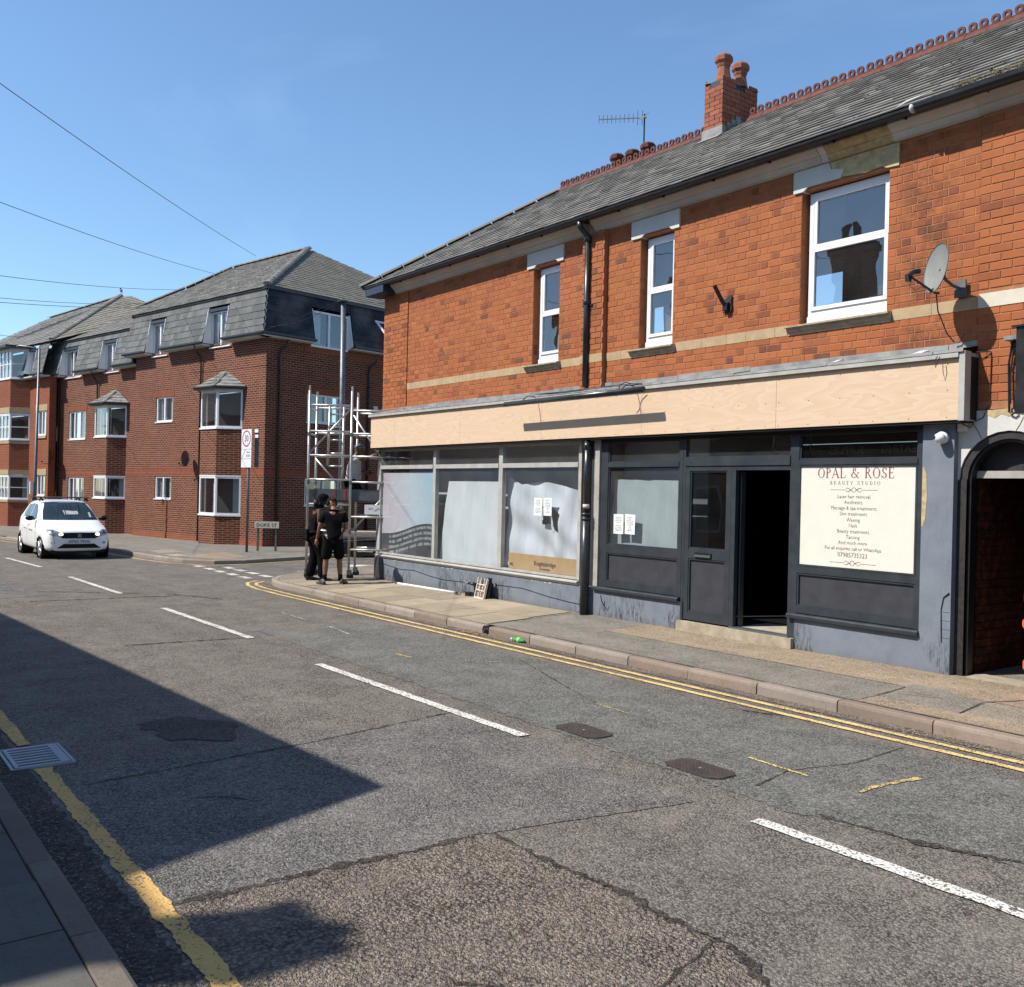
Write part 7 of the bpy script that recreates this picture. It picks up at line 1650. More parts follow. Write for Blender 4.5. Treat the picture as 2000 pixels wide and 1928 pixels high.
for k, (b_, lab) in enumerate([((-29.0, 11.9, 7.05), 'thin wire from the pole cap to the flats corner'), ((-17.4, 12.5, 6.4), 'thin wire from the pole cap to the shop eaves'), ((-34.5, 10.6, 6.6), 'thin wire from the pole cap across the mansard slates')]):
    wire(tops, b_, .2, .006, lab)
# boards on a low trailer in the side street
bs = thing('board_stack', 'pale boards stacked on a low dark trailer in the side street beyond the scaffold', 'stack of boards', (-25.6, 13.6, gz(-25)), R(68))
MB().box(-1.0, 1.4, -.5, .5, .22, .46).obj('trailer_bed', 'slate_panel', bs); 
for k in range(4): MB().box(-1.1 + .04 * k, 1.5 - .06 * k, -.55 + .03 * k, .5, .62 + .035 * k, .65 + .035 * k).obj('board', 'concrete' if k % 2 else 'white_old', bs)
MB().tube([(-.9, -.45, .46), (1.3, -.45, .62)], .02, 6).obj('rail', 'scaf', bs); MB().tube([(-.9, -.45, .58), (1.3, -.45, .6)], .02, 6).obj('rail', 'scaf', bs)
for x in (-.7, .9):
    for y in (-.45, .45): MB().box(x - .03, x + .03, y - .03, y + .03, .46, .62).obj('bearer', 'black', bs)
for x in (-.4, .5): MB().lathe([(.2, -.52), (.22, -.50), (.22, -.40), (.2, -.38)], (x, 0, .2), 16, 'y').obj('wheel', 'black', bs)

# ------------------------------------------------------------------ scaffold tower
tw_o = thing('scaffold_tower', 'aluminium scaffold tower on wheels at the shop corner', 'scaffold tower', (-18.22, 8.40, pz(-18.2, 8.4)), R(53))
Wl, Dl = 1.75, .75     # local x along the long side, local y away from the street
rr = .025
def std(x, y, z1, z0=.22, nm='standard'):
    o = MB().tube([(x, y, z0), (x, y, z1)], rr, 10).obj(nm, 'scaf', tw_o, smooth=True)
    MB().tube([(x, y, z1), (x, y, z1 + .1)], .019, 8).obj('spigot', 'scaf', o); 
    for z in (1.0, 2.0, 3.0):
        MB().tube([(x, y, z - .04), (x, y, z + .04)], .031, 8).obj('collar', 'galv', o)
    MB().tube([(x, y, .06), (x, y, z0 + .1)], .018, 8).obj('leg_screw', 'galv', o)
    MB().lathe([(.07, -.025), (.075, 0), (.07, .025)], (x + .03, y, .075), 14, 'y').obj('caster', 'black', o); MB().box(x - .03, x + .06, y - .04, y + .04, .10, .2).obj('caster_fork', 'galv', o)
H = 3.9
for x in (0, .88, Wl):
    for y in (0, Dl): std(x, y, H - (.05 if y else 0) - (.2 if x == Wl else 0))
for y in (0, Dl):
    for z in (.5, 1.0, 1.55, 2.06, 2.56, 3.06, 3.6):
        if y and z in (.5, 1.55): continue
        MB().tube([(0.02, y, z), (.86, y, z)], .022, 8).obj('rung', 'scaf', tw_o, smooth=True)
    for z in (.62, 1.32 if y else 1.3, 2.02, 2.55, 3.02, 3.5):
        MB().tube([(.90, y, z), (Wl - .02, y, z)], .022, 8).obj('rail', 'scaf', tw_o, smooth=True)
for z in (1.0, 2.06, 3.06, 3.6):
    for x in (0, .88): MB().tube([(x, .02, z - .05), (x, Dl - .02, z - .05)], .02, 8).obj('transom', 'scaf', tw_o, smooth=True)
for a, b in (((.0, .04, 2.6), (.86, .04, 3.55)), ((.92, 0, 3.4), (1.6, 0, 2.4)), ((.92, .03, 1.0), (1.68, .03, 1.85)), ((.05, .5, 2.5), (.5, .5, 2.0)), ((0.5, .06, 1.6), (.86, .06, 1.0)), ((.02, .72, 1.0), (.86, .72, 2.0))):
    MB().tube([a, b], .02, 8).obj('brace', 'scaf', tw_o, smooth=True)
for a, b in (((.33, .35, 2.35), (.36, .33, 3.6)), ((.63, .35, 1.45), (.66, .33, 3.6))): MB().tube([a, b], .026, 8).obj('ladder_stile', 'scaf', tw_o, smooth=True)
for z in (1.78, 2.35, 2.62, 2.9, 3.17, 3.44): MB().tube([(.34, .35, z), (.65, .35, z)], .018, 8).obj('ladder_rung', 'scaf', tw_o, smooth=True)
MB().box(.35, Wl + .05, .05, Dl - .05, 1.60, 1.64).obj('deck', 'galv', tw_o)
MB().box(.12, Wl + .05, .02, .04, 1.64, 1.87).obj('toe_board', 'galv', tw_o); MB().box(.55, .575, .015, .019, 1.66, 1.86).obj('red_tape', 'red', tw_o); MB().box(.76, .79, .015, .019, 1.66, 1.86).obj('red_tape', 'red', tw_o)
pn_ = MB().box(1.18, 1.66, .01, .014, 1.36, 1.56).obj('hanging_sheet', 'paper', tw_o); mb = MB(); mb.tube([(1.25, .006, 1.47), (1.33, .006, 1.50), (1.38, .006, 1.44), (1.46, .006, 1.49), (1.55, .006, 1.45)], .003, 4); mb.obj('scribble', 'ink', pn_)
# ------------------------------------------------------------------ white hatchback
M_['carpaint'] = mat('white_car_paint', None, (0.8, 0.81, 0.82), 0.22); M_['carpaint'].node_tree.nodes['Principled BSDF'].inputs['Coat Weight'].default_value = 0.6
M_['carglass'] = mat('car_glass', None, (0.02, 0.03, 0.035), 0.05, 0, 0.6)
M_['rubber'] = simple('tyre_rubber', (0.018, 0.018, 0.018), 0.8)
M_['plastic_blk'] = mat('black_trim', None, (0.008, 0.008, 0.009), 0.45, 0, 0.2)
M_['lampglass'] = mat('headlamp_glass', None, (0.35, 0.36, 0.37), 0.12, 0.5)
le = mat('lit_headlamp', None, (1, .9, .6), .3); le.node_tree.nodes['Principled BSDF'].inputs['Emission Color'].default_value = (1, .85, .5, 1); le.node_tree.nodes['Principled BSDF'].inputs['Emission Strength'].default_value = 1.6; M_['lit'] = le
M_['rim'] = mat('silver_wheel', None, (0.45, 0.45, 0.46), 0.35, 0.7)
car = thing('hatchback_car', 'white hatchback with roof bars and lit headlamps coming down the road', 'car')
# stations: x from nose, lower z, belt z, roof z, half widths at sill / belt / roof
ST = [(0.02, .24, .56, .66, .52, .55, .50), (0.10, .20, .62, .735, .66, .68, .60), (0.30, .18, .68, .80, .765, .765, .66), (0.62, .18, .76, .885, .795, .785, .68), (0.92, .18, .83, .965, .80, .785, .68),
      (1.22, .18, .87, 1.17, .80, .785, .625), (1.55, .18, .90, 1.385, .80, .785, .585), (1.85, .18, .92, 1.45, .80, .785, .57), (2.35, .18, .94, 1.475, .80, .785, .565), (2.85, .18, .96, 1.45, .80, .78, .55), (3.2, .20, .98, 1.38, .79, .76, .53), (3.45, .24, .98, 1.18, .75, .72, .52), (3.58, .30, .92, 1.02, .66, .64, .50)]
def carmesh():
    V = []; F = []; m = 11
    for x, zl, zb, zt, ws, wb, wr in ST:
        half = [(0.0, zl), (ws * .9, zl), (ws, zl + .08), (ws + .012, (zl + zb) / 2 + .02), (wb, zb), (wb * .965, zb + .03), (wr + (wb - wr) * .45, zb + (zt - zb) * .55), (wr + .03, zt - .06), (wr - .06, zt - .012), (wr * .5, zt + .006), (0, zt + .012)]
        ring = [(x, y, z) for y, z in half] + [(x, -y, z) for y, z in half[-2:0:-1]]
        V += ring
    n_ = len(V) // len(ST)
    for i in range(len(ST) - 1):
        for k in range(n_): F.append((i * n_ + k, (i + 1) * n_ + k, (i + 1) * n_ + (k + 1) % n_, i * n_ + (k + 1) % n_))
    F.append(tuple(range(n_))); F.append(tuple(range((len(ST) - 1) * n_ + n_ - 1, (len(ST) - 1) * n_ - 1, -1)))
    me = MB().add(V, F).mesh('car_body', None, fix=True); bm = bmesh.new(); bm.from_mesh(me)
    bmesh.ops.subdivide_edges(bm, edges=[], cuts=0); bm.to_mesh(me); bm.free()
    o = bpy.data.objects.new('t', me); COL.objects.link(o); s = o.modifiers.new('s', 'SUBSURF'); s.levels = 2; s.render_levels = 2
    me2 = bpy.data.meshes.new_from_object(o.evaluated_get(bpy.context.evaluated_depsgraph_get())); bpy.data.objects.remove(o)
    return me2
cme = carmesh(); cbm_ = bmesh.new(); cbm_.from_mesh(cme); bvh = BVHTree.FromBMesh(cbm_)
# cut the wheel arches
for fx in (.66, 3.02):
    dead = [f for f in cbm_.faces if (f.calc_center_median().x - fx) ** 2 + (f.calc_center_median().z - .27) ** 2 < .315 ** 2 and abs(f.calc_center_median().y) > .5]
    bmesh.ops.delete(cbm_, geom=dead, context='FACES')
cbm_.to_mesh(cme); cbm_.free()
for p in cme.polygons: p.use_smooth = True
cme.materials.clear(); cme.materials.append(M_['carpaint']); cme.name = 'body'
inst('body', cme, car)
for fx in (.66, 3.02):
    for s in (-1, 1):
        mb = MB(); n_ = 20; V = []
        for rr_, y in ((.315, .80), (.315, .5), (.28, .5)):
            for k in range(n_): th = 2 * pi * k / n_; V.append((fx + rr_ * cos(th), s * y, .27 + rr_ * sin(th)))
        mb.add(V, [(i * n_ + k, i * n_ + (k + 1) % n_, (i + 1) * n_ + (k + 1) % n_, (i + 1) * n_ + k) for i in range(1) for k in range(n_)] + [tuple(range(n_, 2 * n_))]); mb.obj('wheel_arch', 'plastic_blk', car)
        wh = MB().lathe([(.20, -.08), (.265, -.075), (.28, -.05), (.28, .05), (.265, .075), (.20, .08)], (fx, s * .70, .275), 28, 'y').obj('wheel', 'rubber', car, smooth=True)
        rm = MB(); rm.lathe([(.205, 0), (.20, .01), (.17, -.01), (.05, .0), (.04, .015)], (fx, s * .782 if s > 0 else s * .782, .275), 24, 'y'); rm.obj('rim', 'rim', wh)
        sp = MB()
        for k in range(7): th = 2 * pi * k / 7; sp.tube([(fx + .05 * cos(th), s * .79, .275 + .05 * sin(th)), (fx + .19 * cos(th), s * .785, .275 + .19 * sin(th))], .016, 5)
        sp.obj('spokes', 'rim', wh)
def pip(x, y, P):
    c = False; j = len(P) - 1
    for i in range(len(P)):
        if (P[i][1] > y) != (P[j][1] > y) and x < (P[j][0] - P[i][0]) * (y - P[i][1]) / (P[j][1] - P[i][1]) + P[i][0]: c = not c
        j = i
    return c
def decal(nm, P, dirn, m, off=.006, step=.02, par=None):
    # dirn 'f' polygon in (y,z) projected from the nose backwards; 's+'/'s-' polygon in (x,z) projected from a side; 'g' as f but steep
    bm = bmesh.new(); N_ = len(P); dens = []
    for i in range(N_):
        a, b = Vector(P[i]), Vector(P[(i + 1) % N_]); k = max(1, int((b - a).length / step)); dens += [a.lerp(b, t / k) for t in range(k)]
    vs = [bm.verts.new((p.x, p.y, 0)) for p in dens]; f = bm.faces.new(vs)
    bmesh.ops.triangulate(bm, faces=[f]); 
    x0, x1 = min(p.x for p in dens), max(p.x for p in dens); y0, y1 = min(p.y for p in dens), max(p.y for p in dens)
    q = math.ceil(x0 / (step * 2)) * step * 2
    while q < x1: bmesh.ops.bisect_plane(bm, geom=bm.verts[:] + bm.edges[:] + bm.faces[:], plane_co=(q, 0, 0), plane_no=(1, 0, 0)); q += step * 2
    q = math.ceil(y0 / (step * 2)) * step * 2
    while q < y1: bmesh.ops.bisect_plane(bm, geom=bm.verts[:] + bm.edges[:] + bm.faces[:], plane_co=(0, q, 0), plane_no=(0, 1, 0)); q += step * 2
    last = None
    for v in bm.verts:
        a, b = v.co.x, v.co.y
        if dirn == 'f': o_, d_ = Vector((-1.0, a, b)), Vector((1, 0, 0))
        else: s = 1 if dirn == 's+' else -1; o_, d_ = Vector((a, s * 2, b)), Vector((0, -s, 0))
        h = bvh.ray_cast(o_, d_)
        if h[0] is None: h = (last or Vector((.1, a, b)), -d_, 0, 0)
        last = h[0]; nn = h[1] if h[1].dot(d_) < 0 else -h[1]
        v.co = h[0] + nn * off
    bmesh.ops.recalc_face_normals(bm, faces=bm.faces); me = bpy.data.meshes.new(nm); bm.to_mesh(me); bm.free(); me.materials.append(M_[m] if isinstance(m, str) else m)
    for p in me.polygons: p.use_smooth = True
    return inst(nm, me, par or car)
def mir(P): return [(-a, b) for a, b in P][::-1]
ws_ = [(-.66, .965), (.66, .965), (.60, 1.18), (.50, 1.385), (.30, 1.405), (-.30, 1.405), (-.50, 1.385), (-.60, 1.18)]
decal('windscreen', ws_, 'f', 'carglass', .006)
decal('grille', [(-.50, .60), (-.38, .53), (.38, .53), (.50, .60), (.46, .665), (.2, .672), (-.2, .672), (-.46, .665)], 'f', 'plastic_blk', .008)
decal('lower_grille', [(-.52, .285), (.52, .285), (.36, .395), (-.36, .395)], 'f', 'plastic_blk', .008)
for s, nm in ((1, 'f'), (-1, 'f')):
    P = [(.40, .60), (.60, .585), (.70, .66), (.715, .74), (.58, .745), (.44, .665)]
    hl = decal('headlight', P if s > 0 else mir(P), 'f', 'lampglass', .012)
    L_ = [(.43 + .055 * cos(2 * pi * k / 14), .632 + .035 * sin(2 * pi * k / 14)) for k in range(14)]; decal('lit_lamp', L_ if s > 0 else mir(L_), 'f', 'lit', .018, .02, hl)
    L_ = [(.60 + .05 * cos(2 * pi * k / 12), .675 + .04 * sin(2 * pi * k / 12)) for k in range(12)]; decal('lamp_bowl', L_ if s > 0 else mir(L_), 'f', 'galv', .016, .02, hl)
    L_ = [(.60 + .04 * cos(2 * pi * k / 12), .42 + .035 * sin(2 * pi * k / 12)) for k in range(12)]; decal('fog_lamp', L_ if s > 0 else mir(L_), 'f', 'grey_sign', .008)
    d = 's+' if s > 0 else 's-'
    decal('side_window', [(1.35, .965), (2.06, .985), (2.04, 1.36), (1.78, 1.335), (1.55, 1.19)], d, 'carglass', .007)
    decal('side_window', [(2.14, .99), (2.82, 1.01), (2.95, 1.12), (2.78, 1.33), (2.12, 1.365)], d, 'carglass', .007)
    decal('door_gap', [(2.095, .30), (2.105, .30), (2.115, .96), (2.105, .96)], d, 'plastic_blk', .003, .1); decal('door_gap', [(1.08, .30), (1.09, .30), (1.14, .9), (1.13, .9)], d, 'plastic_blk', .003, .1)
    decal('door_handle', [(1.86, .80), (2.02, .81), (2.02, .835), (1.86, .825)], d, 'grey_sign', .02)
    decal('side_lettering', [(1.5, .66), (1.9, .67), (1.9, .70), (1.5, .69)], d, 'grey_sign', .004, .1); decal('side_lettering', [(2.2, .68), (2.6, .70), (2.6, .72), (2.2, .71)], d, 'grey_sign', .004, .1)
    mr = MB(); mr.ell((1.30, s * .90, 1.0), (.07, .11, .065), 14, 10); mr.tube([(1.33, s * .78, .97), (1.32, s * .86, .98)], .025, 6); mr.obj('door_mirror', 'plastic_blk', car, smooth=True)
    MB().tube([(1.75, s * .50, 1.455), (1.75, s * .56, 1.50), (1.75, s * .60, 1.44)], .03, 6).obj('rack_foot', 'plastic_blk', car); MB().tube([(2.6, s * .50, 1.46), (2.6, s * .56, 1.51), (2.6, s * .60, 1.44)], .03, 6).obj('rack_foot', 'plastic_blk', car)
for x in (1.75, 2.6): MB().box(x - .03, x + .03, -.64, .64, 1.515, 1.54).obj('roof_bar', 'galv', car)
np_ = MB().box(-.035, -.02, -.26, .26, .395, .505).obj('number_plate', 'white', car); MB().box(-.02, .05, -.24, .24, .40, .50).obj('plate_mount', 'plastic_blk', car)
txt('plate_characters', 'KP65 WHL', .115, 'ink', np_, (-.037, 0, .452), (pi / 2, 0, -pi / 2), sx=.92)
bdg = MB(); bdg.tube([(-.018, -.045, .625), (-.018, .0, .64), (-.018, .045, .622), (-.018, .02, .607), (-.018, -.02, .60), (-.018, -.045, .582), (-.018, .0, .565), (-.018, .045, .58)], .007, 5); bdg.obj('badge', 'rim', car)
MB().box(.12, 3.4, -.62, .62, .16, .26).obj('underbody', 'plastic_blk', car)
pw = MB(); pw.box(1.36, 1.365, -.18, .13, 1.10, 1.22); 
decal('screen_paper', [(-.22, 1.10), (.12, 1.09), (.14, 1.20), (-.22, 1.18)], 'f', 'curtain', .009); decal('screen_sticker', [(-.52, 1.03), (-.47, 1.03), (-.47, 1.15), (-.52, 1.15)], 'f', 'curtain', .009)
decal('wiper', [(-.6, .985), (.1, .968), (.1, .98), (-.6, .998)], 'f', 'plastic_blk', .012)
car.location = (-27.2, 6.0, gz(-28)); car.rotation_euler = (0, 0, pi + R(1)); car.scale = (1.06, 1.06, 1.06)

# ------------------------------------------------------------------ people
def skm(name, bones, m=None, sub=2, root=0):
    # bones: dict name -> (pos, rx, ry), edges list
    verts, edges = bones; me = bpy.data.meshes.new('sk'); me.from_pydata([v[0] for v in verts], edges, []); o = bpy.data.objects.new('sk', me); COL.objects.link(o)
    md = o.modifiers.new('skin', 'SKIN'); md.use_smooth_shade = True; md.branch_smoothing = .4
    if not me.skin_vertices: pass
    for i, v in enumerate(verts):
        sv = me.skin_vertices[0].data[i]; r = v[1]; sv.radius = r if isinstance(r, tuple) else (r, r); sv.use_root = (i == root)
    sb_ = o.modifiers.new('sub', 'SUBSURF'); sb_.levels = sub; sb_.render_levels = sub
    r = bpy.data.meshes.new_from_object(o.evaluated_get(bpy.context.evaluated_depsgraph_get())); bpy.data.objects.remove(o); r.name = name; r.materials.clear()
    if m: r.materials.append(M_[m] if isinstance(m, str) else m)
    for p in r.polygons: p.use_smooth = True
    return r
def merge(name, meshes, m):
    bm = bmesh.new()
    for x in meshes: bm.from_mesh(x)
    r = bpy.data.meshes.new(name); bm.to_mesh(r); bm.free(); r.materials.append(M_[m] if isinstance(m, str) else m)
    for p in r.polygons: p.use_smooth = True
    return r
def head_mesh(c, fwd, upd, s=1.0):
    f = Vector(fwd).normalized(); u = Vector(upd).normalized(); l = u.cross(f).normalized(); u = f.cross(l); Mx = Matrix((f, l, u)).transposed(); mb = MB()
    seg, rings = 18, 14; V = []
    for i in range(rings + 1):
        ph = -pi / 2 + pi * i / rings
        for k in range(seg):
            th = 2 * pi * k / seg; x, y, z = cos(ph) * cos(th), cos(ph) * sin(th), sin(ph)
            rx = .098 + (.012 if x < 0 else 0); X = x * rx; Y = y * .076 * (1 - .22 * max(0, -z)); Z = z * .118
            if z < -.2 and x > 0: X *= 1 - .12 * (-z); 
            if x > .75 and abs(y) < .25 and -.35 < z < .08: X += .022 * (1 - abs(y) / .25)      # nose
            if x > .7 and .05 < z < .28 and .15 < abs(y) < .5: X -= .008                         # eye sockets
            if x > .7 and abs(z + .52) < .08 and abs(y) < .35: X += .006                        # lips
            V.append(tuple(Vector(c) + Mx @ (Vector((X, Y, Z)) * s)))
    mb.add(V, [(i * seg + k, i * seg + (k + 1) % seg, (i + 1) * seg + (k + 1) % seg, (i + 1) * seg + k) for i in range(rings) for k in range(seg)])
    for sd_ in (-1, 1): mb.ell(tuple(Vector(c) + Mx @ Vector((-.005 * s, sd_ * .077 * s, -.005 * s))), (.018 * s, .010 * s, .03 * s), 8, 6, Mx)
    return mb, Mx
def hand(mb, w_, d, pn, s=1.0, curl=.5):
    # palm plus four unequal fingers and a side thumb; w_ wrist, d pointing direction, pn palm normal
    w_ = Vector(w_); d = Vector(d).normalized(); pn = Vector(pn); pn = (pn - d * pn.dot(d)).normalized(); sx = d.cross(pn)
    mb.tube([w_ - d * .02, w_ + d * .02, w_ + d * .06, w_ + d * .09], [.026 * s, .034 * s, .040 * s, .036 * s], 10)
    for k, (o_, L) in enumerate(((-.03, .066), (-.01, .076), (.01, .072), (.028, .056))):
        b = w_ + d * (.085 - abs(o_) * .2) + sx * o_ * s; c1 = b + (d + pn * curl * .4).normalized() * L * .45 * s; c2 = c1 + (d + pn * curl * 1.2).normalized() * L * .33 * s; c3 = c2 + (d * .5 + pn * curl * 2).normalized() * L * .25 * s
        mb.tube([b, c1, c2, c3], [.0095 * s, .009 * s, .008 * s, .0065 * s], 7)
    b = w_ + d * .03 - sx * .032 * s; mb.tube([b, b + (d * .6 - sx * .7 + pn * .3).normalized() * .035 * s, b + (d * .95 - sx * .45 + pn * .5).normalized() * .066 * s], [.013 * s, .011 * s, .008 * s], 7)
def shoe(mb, heel, fwd, L=.28, h=.09, sole_only=False):
    f = Vector(fwd).normalized(); f.z = 0; f.normalize(); l = Vector((0, 0, 1)).cross(f); prof = [(0, .032, .07), (.03, .038, h), (.09, .037, h * 1.02), (.15, .044, h * .72), (.21, .048, h * .55), (.255, .040, h * .48), (L, .018, h * .3)]
    V = []; n_ = 10
    for x, w_, hh in prof:
        for k in range(n_):
            th = 2 * pi * k / n_; zz = max(0.0, .5 + .5 * sin(th)) * hh; V.append(tuple(Vector(heel) + f * x + l * cos(th) * w_ * (1.08 if sin(th) < 0 else .92) + Vector((0, 0, zz))))
    mb.add(V, [(i * n_ + k, i * n_ + (k + 1) % n_, (i + 1) * n_ + (k + 1) % n_, (i + 1) * n_ + k) for i in range(len(prof) - 1) for k in range(n_)] + [tuple(range(n_)), tuple(range((len(prof) - 1) * n_, len(prof) * n_))])
M_['skin_b'] = simple('brown_skin', (0.19, 0.085, 0.048), 0.5, var=.1, bumps=.05); M_['skin_d'] = simple('dark_brown_skin', (0.10, 0.045, 0.028), 0.45, var=.1, bumps=.05)
M_['cloth_blk'] = simple('black_cotton', (0.007, 0.007, 0.008), 0.9, var=.3, bumps=.5, bdist=.01, spec=0.05); M_['cloth_wht'] = simple('grey_white_cotton', (0.42, 0.42, 0.42), 0.9, var=.12, bumps=.4, bdist=.01)
M_['hair_b'] = simple('brown_curly_hair', (0.06, 0.028, 0.016), 0.9, var=.5, scale=50, bumps=1.2, bdist=.02); M_['hair_k'] = simple('black_curly_hair', (0.012, 0.01, 0.01), 0.85, var=.5, scale=50, bumps=1.2, bdist=.02)
M_['shoe'] = simple('grey_black_trainer', (0.05, 0.05, 0.052), 0.6, var=.4, scale=30); M_['boot'] = simple('dark_shoe', (0.02, 0.02, 0.024), 0.35)
def curls(mb, c, Mx, n, R0, rnd, zmin=-.2, back=False, s=.02):
    k = 0
    while k < n:
        th, z = rnd.uniform(0, 2 * pi), rnd.uniform(zmin, 1); r_ = sqrt(max(0, 1 - z * z)); v = Vector((r_ * cos(th), r_ * sin(th), z))
        if v.x > .45 and v.z < .45: k += .3; continue
        p = Vector(c) + Mx @ Vector((v.x * .108, v.y * .088, v.z * .125)); q = s * rnd.uniform(.7, 1.3); mb.ell(tuple(p), (q, q, q * .9), 6, 4); k += 1
def person(label, x, y, z, facing, pose, grp=None):
    t = thing('person', label, 'person', (x, y, z), facing, grp); return t
# local frame for people: +x forward, +y left, z up
def build_body(t, J, skin, arms=True):
    # J: joint dict; body skeleton from pelvis
    Vv = []; ids = {}
    def a(n_, p, r): ids[n_] = len(Vv); Vv.append((p, r))
    a('pel', J['pel'], (.115, .09)); a('wst', J['wst'], (.10, .075)); a('cht', J['cht'], (.125, .085)); a('nkb', J['nkb'], (.07, .06)); a('nk', J['nk'], (.05, .05)); a('hd', J['hd'], (.055, .055))
    E_ = [('pel', 'wst'), ('wst', 'cht'), ('cht', 'nkb'), ('nkb', 'nk'), ('nk', 'hd')]
    for s in 'LR':
        a('hip' + s, J['hip' + s], (.085, .08)); a('kn' + s, J['kn' + s], (.055, .055)); a('cf' + s, (Vector(J['kn' + s]).lerp(Vector(J['an' + s]), .35)), (.066, .062)); a('an' + s, J['an' + s], (.034, .034)); a('ft' + s, J['ft' + s], (.03, .03))
        a('sh' + s, J['sh' + s], (.052, .052)); a('el' + s, J['el' + s], (.038, .038)); a('wr' + s, J['wr' + s], (.026, .026))
        E_ += [('pel', 'hip' + s), ('hip' + s, 'kn' + s), ('kn' + s, 'cf' + s), ('cf' + s, 'an' + s), ('an' + s, 'ft' + s), ('cht', 'sh' + s), ('sh' + s, 'el' + s), ('el' + s, 'wr' + s)]
    b = skm('body', (Vv, [(ids[p], ids[q]) for p, q in E_])); hm, Mx = head_mesh(J['head'], J['look'], J.get('hup', (0, 0, 1)))
    for s in 'LR': w_ = Vector(J['wr' + s]); d = J.get('hd' + s) or (w_ - Vector(J['el' + s])); hand(hm, w_, d, J.get('pn' + s, (1, 0, 0)), 1.0, J.get('curl', .5))
    inst('body', merge('body', [b, hm.mesh('h', None)], skin), t); return Mx
def shell(t, nm, chains, m, sub=2, root=0):
    Vv = []; E_ = []; key = {}
    for ch_ in chains:
        last = None
        for p, r in ch_:
            k = tuple(round(c, 4) for c in p)
            if k not in key: key[k] = len(Vv); Vv.append((p, r))
            if last is not None: E_.append((last, key[k]))
            last = key[k]
    me = skm(nm, (Vv, E_), m, sub, root); return inst(nm, me, t)

# 1: man in black tee and shorts, seen from behind, head bowed
px_, py_ = -16.86, 8.33
t = person('person in black t-shirt and shorts with brown curly hair, head bowed, seen from behind', px_, py_, pz(px_, py_), R(158), None)
J = dict(pel=(0, 0, .92), wst=(.0, 0, 1.08), cht=(.03, 0, 1.30), nkb=(.06, 0, 1.44), nk=(.11, 0, 1.49), hd=(.15, 0, 1.54), head=(.19, .03, 1.575), look=(.7, .25, -.6), hup=(.6, .1, .8),
         hipL=(0, .095, .88), knL=(.02, .13, .50), anL=(-.02, .15, .10), ftL=(.05, .16, .05), hipR=(0, -.095, .88), knR=(.03, -.13, .50), anR=(-.01, -.15, .10), ftR=(.07, -.17, .05),
         shL=(.03, .19, 1.39), elL=(.0, .27, 1.12), wrL=(.08, .31, .86), shR=(.03, -.19, 1.39), elR=(-.01, -.25, 1.13), wrR=(.14, -.18, 1.0), pnL=(0, -1, 0), hdL=(.1, .05, -1), pnR=(0, 1, 0))
Mx = build_body(t, J, 'skin_b')
shell(t, 't_shirt', [[((-.01, 0, .84), (.18, .145)), ((-.01, 0, 1.08), (.175, .14)), ((.01, 0, 1.27), (.21, .15)), ((.04, 0, 1.42), (.15, .11)), ((.055, 0, 1.465), (.08, .07))], [((.01, 0, 1.27), (.21, .15)), ((.02, .19, 1.385), (.085, .085)), ((.012, .25, 1.19), (.075, .075))], [((.01, 0, 1.27), (.21, .15)), ((.02, -.19, 1.385), (.085, .085)), ((.01, -.24, 1.20), (.075, .075))]], 'cloth_blk', root=1)
shell(t, 'shorts', [[((0, 0, 1.0), (.165, .13)), ((0, .10, .82), (.13, .125)), ((.02, .13, .47), (.115, .11))], [((0, 0, 1.0), (.165, .13)), ((0, -.10, .82), (.13, .125)), ((.03, -.13, .47), (.115, .11))]], 'cloth_blk')
mb = MB(); rnd = random.Random(4); curls(mb, J['head'], Mx, 150, .1, rnd, -.25); mb.obj('hair', 'hair_b', t)
for q_ in (((-.10, .155, 0), (1, .45, 0), .33, .12), ((-.09, -.16, 0), (1, -.5, 0), .33, .12)): mb = MB(); shoe(mb, *q_); mb.obj('trainer', 'shoe', t, smooth=True)
mb = MB()
for s in (.15, -.15): mb.tube([(-.02, s, .08), (-.02, s, .20)], [.042, .045], 10)
mb.obj('socks', 'cloth_blk', t, smooth=True)
# 2: person in black cap with long curly hair, sleeveless top, baggy trousers and tool pouch
px_, py_ = -17.66, 8.36
t = person('person in black cap, sleeveless top and baggy work trousers with tool pouch, in profile', px_, py_, pz(px_, py_), R(78), None)
J = dict(pel=(-.04, 0, .95), wst=(-.02, 0, 1.12), cht=(0, 0, 1.34), nkb=(.02, 0, 1.48), nk=(.06, 0, 1.54), hd=(.08, 0, 1.6), head=(.12, 0, 1.64), look=(.95, -.1, -.35), hup=(.3, 0, 1),
         hipL=(-.04, .095, .9), knL=(.0, .12, .50), anL=(-.10, .13, .10), ftL=(-.02, .13, .05), hipR=(-.04, -.095, .9), knR=(.10, -.10, .52), anR=(.10, -.12, .10), ftR=(.18, -.12, .05),
         shL=(.0, .18, 1.42), elL=(-.03, .24, 1.16), wrL=(.18, .16, 1.08), shR=(.0, -.18, 1.42), elR=(-.02, -.24, 1.15), wrR=(.20, -.14, 1.12), pnL=(0, -1, 0), pnR=(0, 1, 0))
Mx = build_body(t, J, 'skin_d')
shell(t, 'sleeveless_top', [[((-.04, 0, .90), (.17, .14)), ((-.03, 0, 1.12), (.165, .135)), ((-.01, 0, 1.32), (.195, .145)), ((.01, 0, 1.46), (.13, .10))], [((-.01, 0, 1.32), (.195, .145)), ((0, .15, 1.43), (.07, .07))], [((-.01, 0, 1.32), (.195, .145)), ((0, -.15, 1.43), (.07, .07))]], 'cloth_blk', root=1)
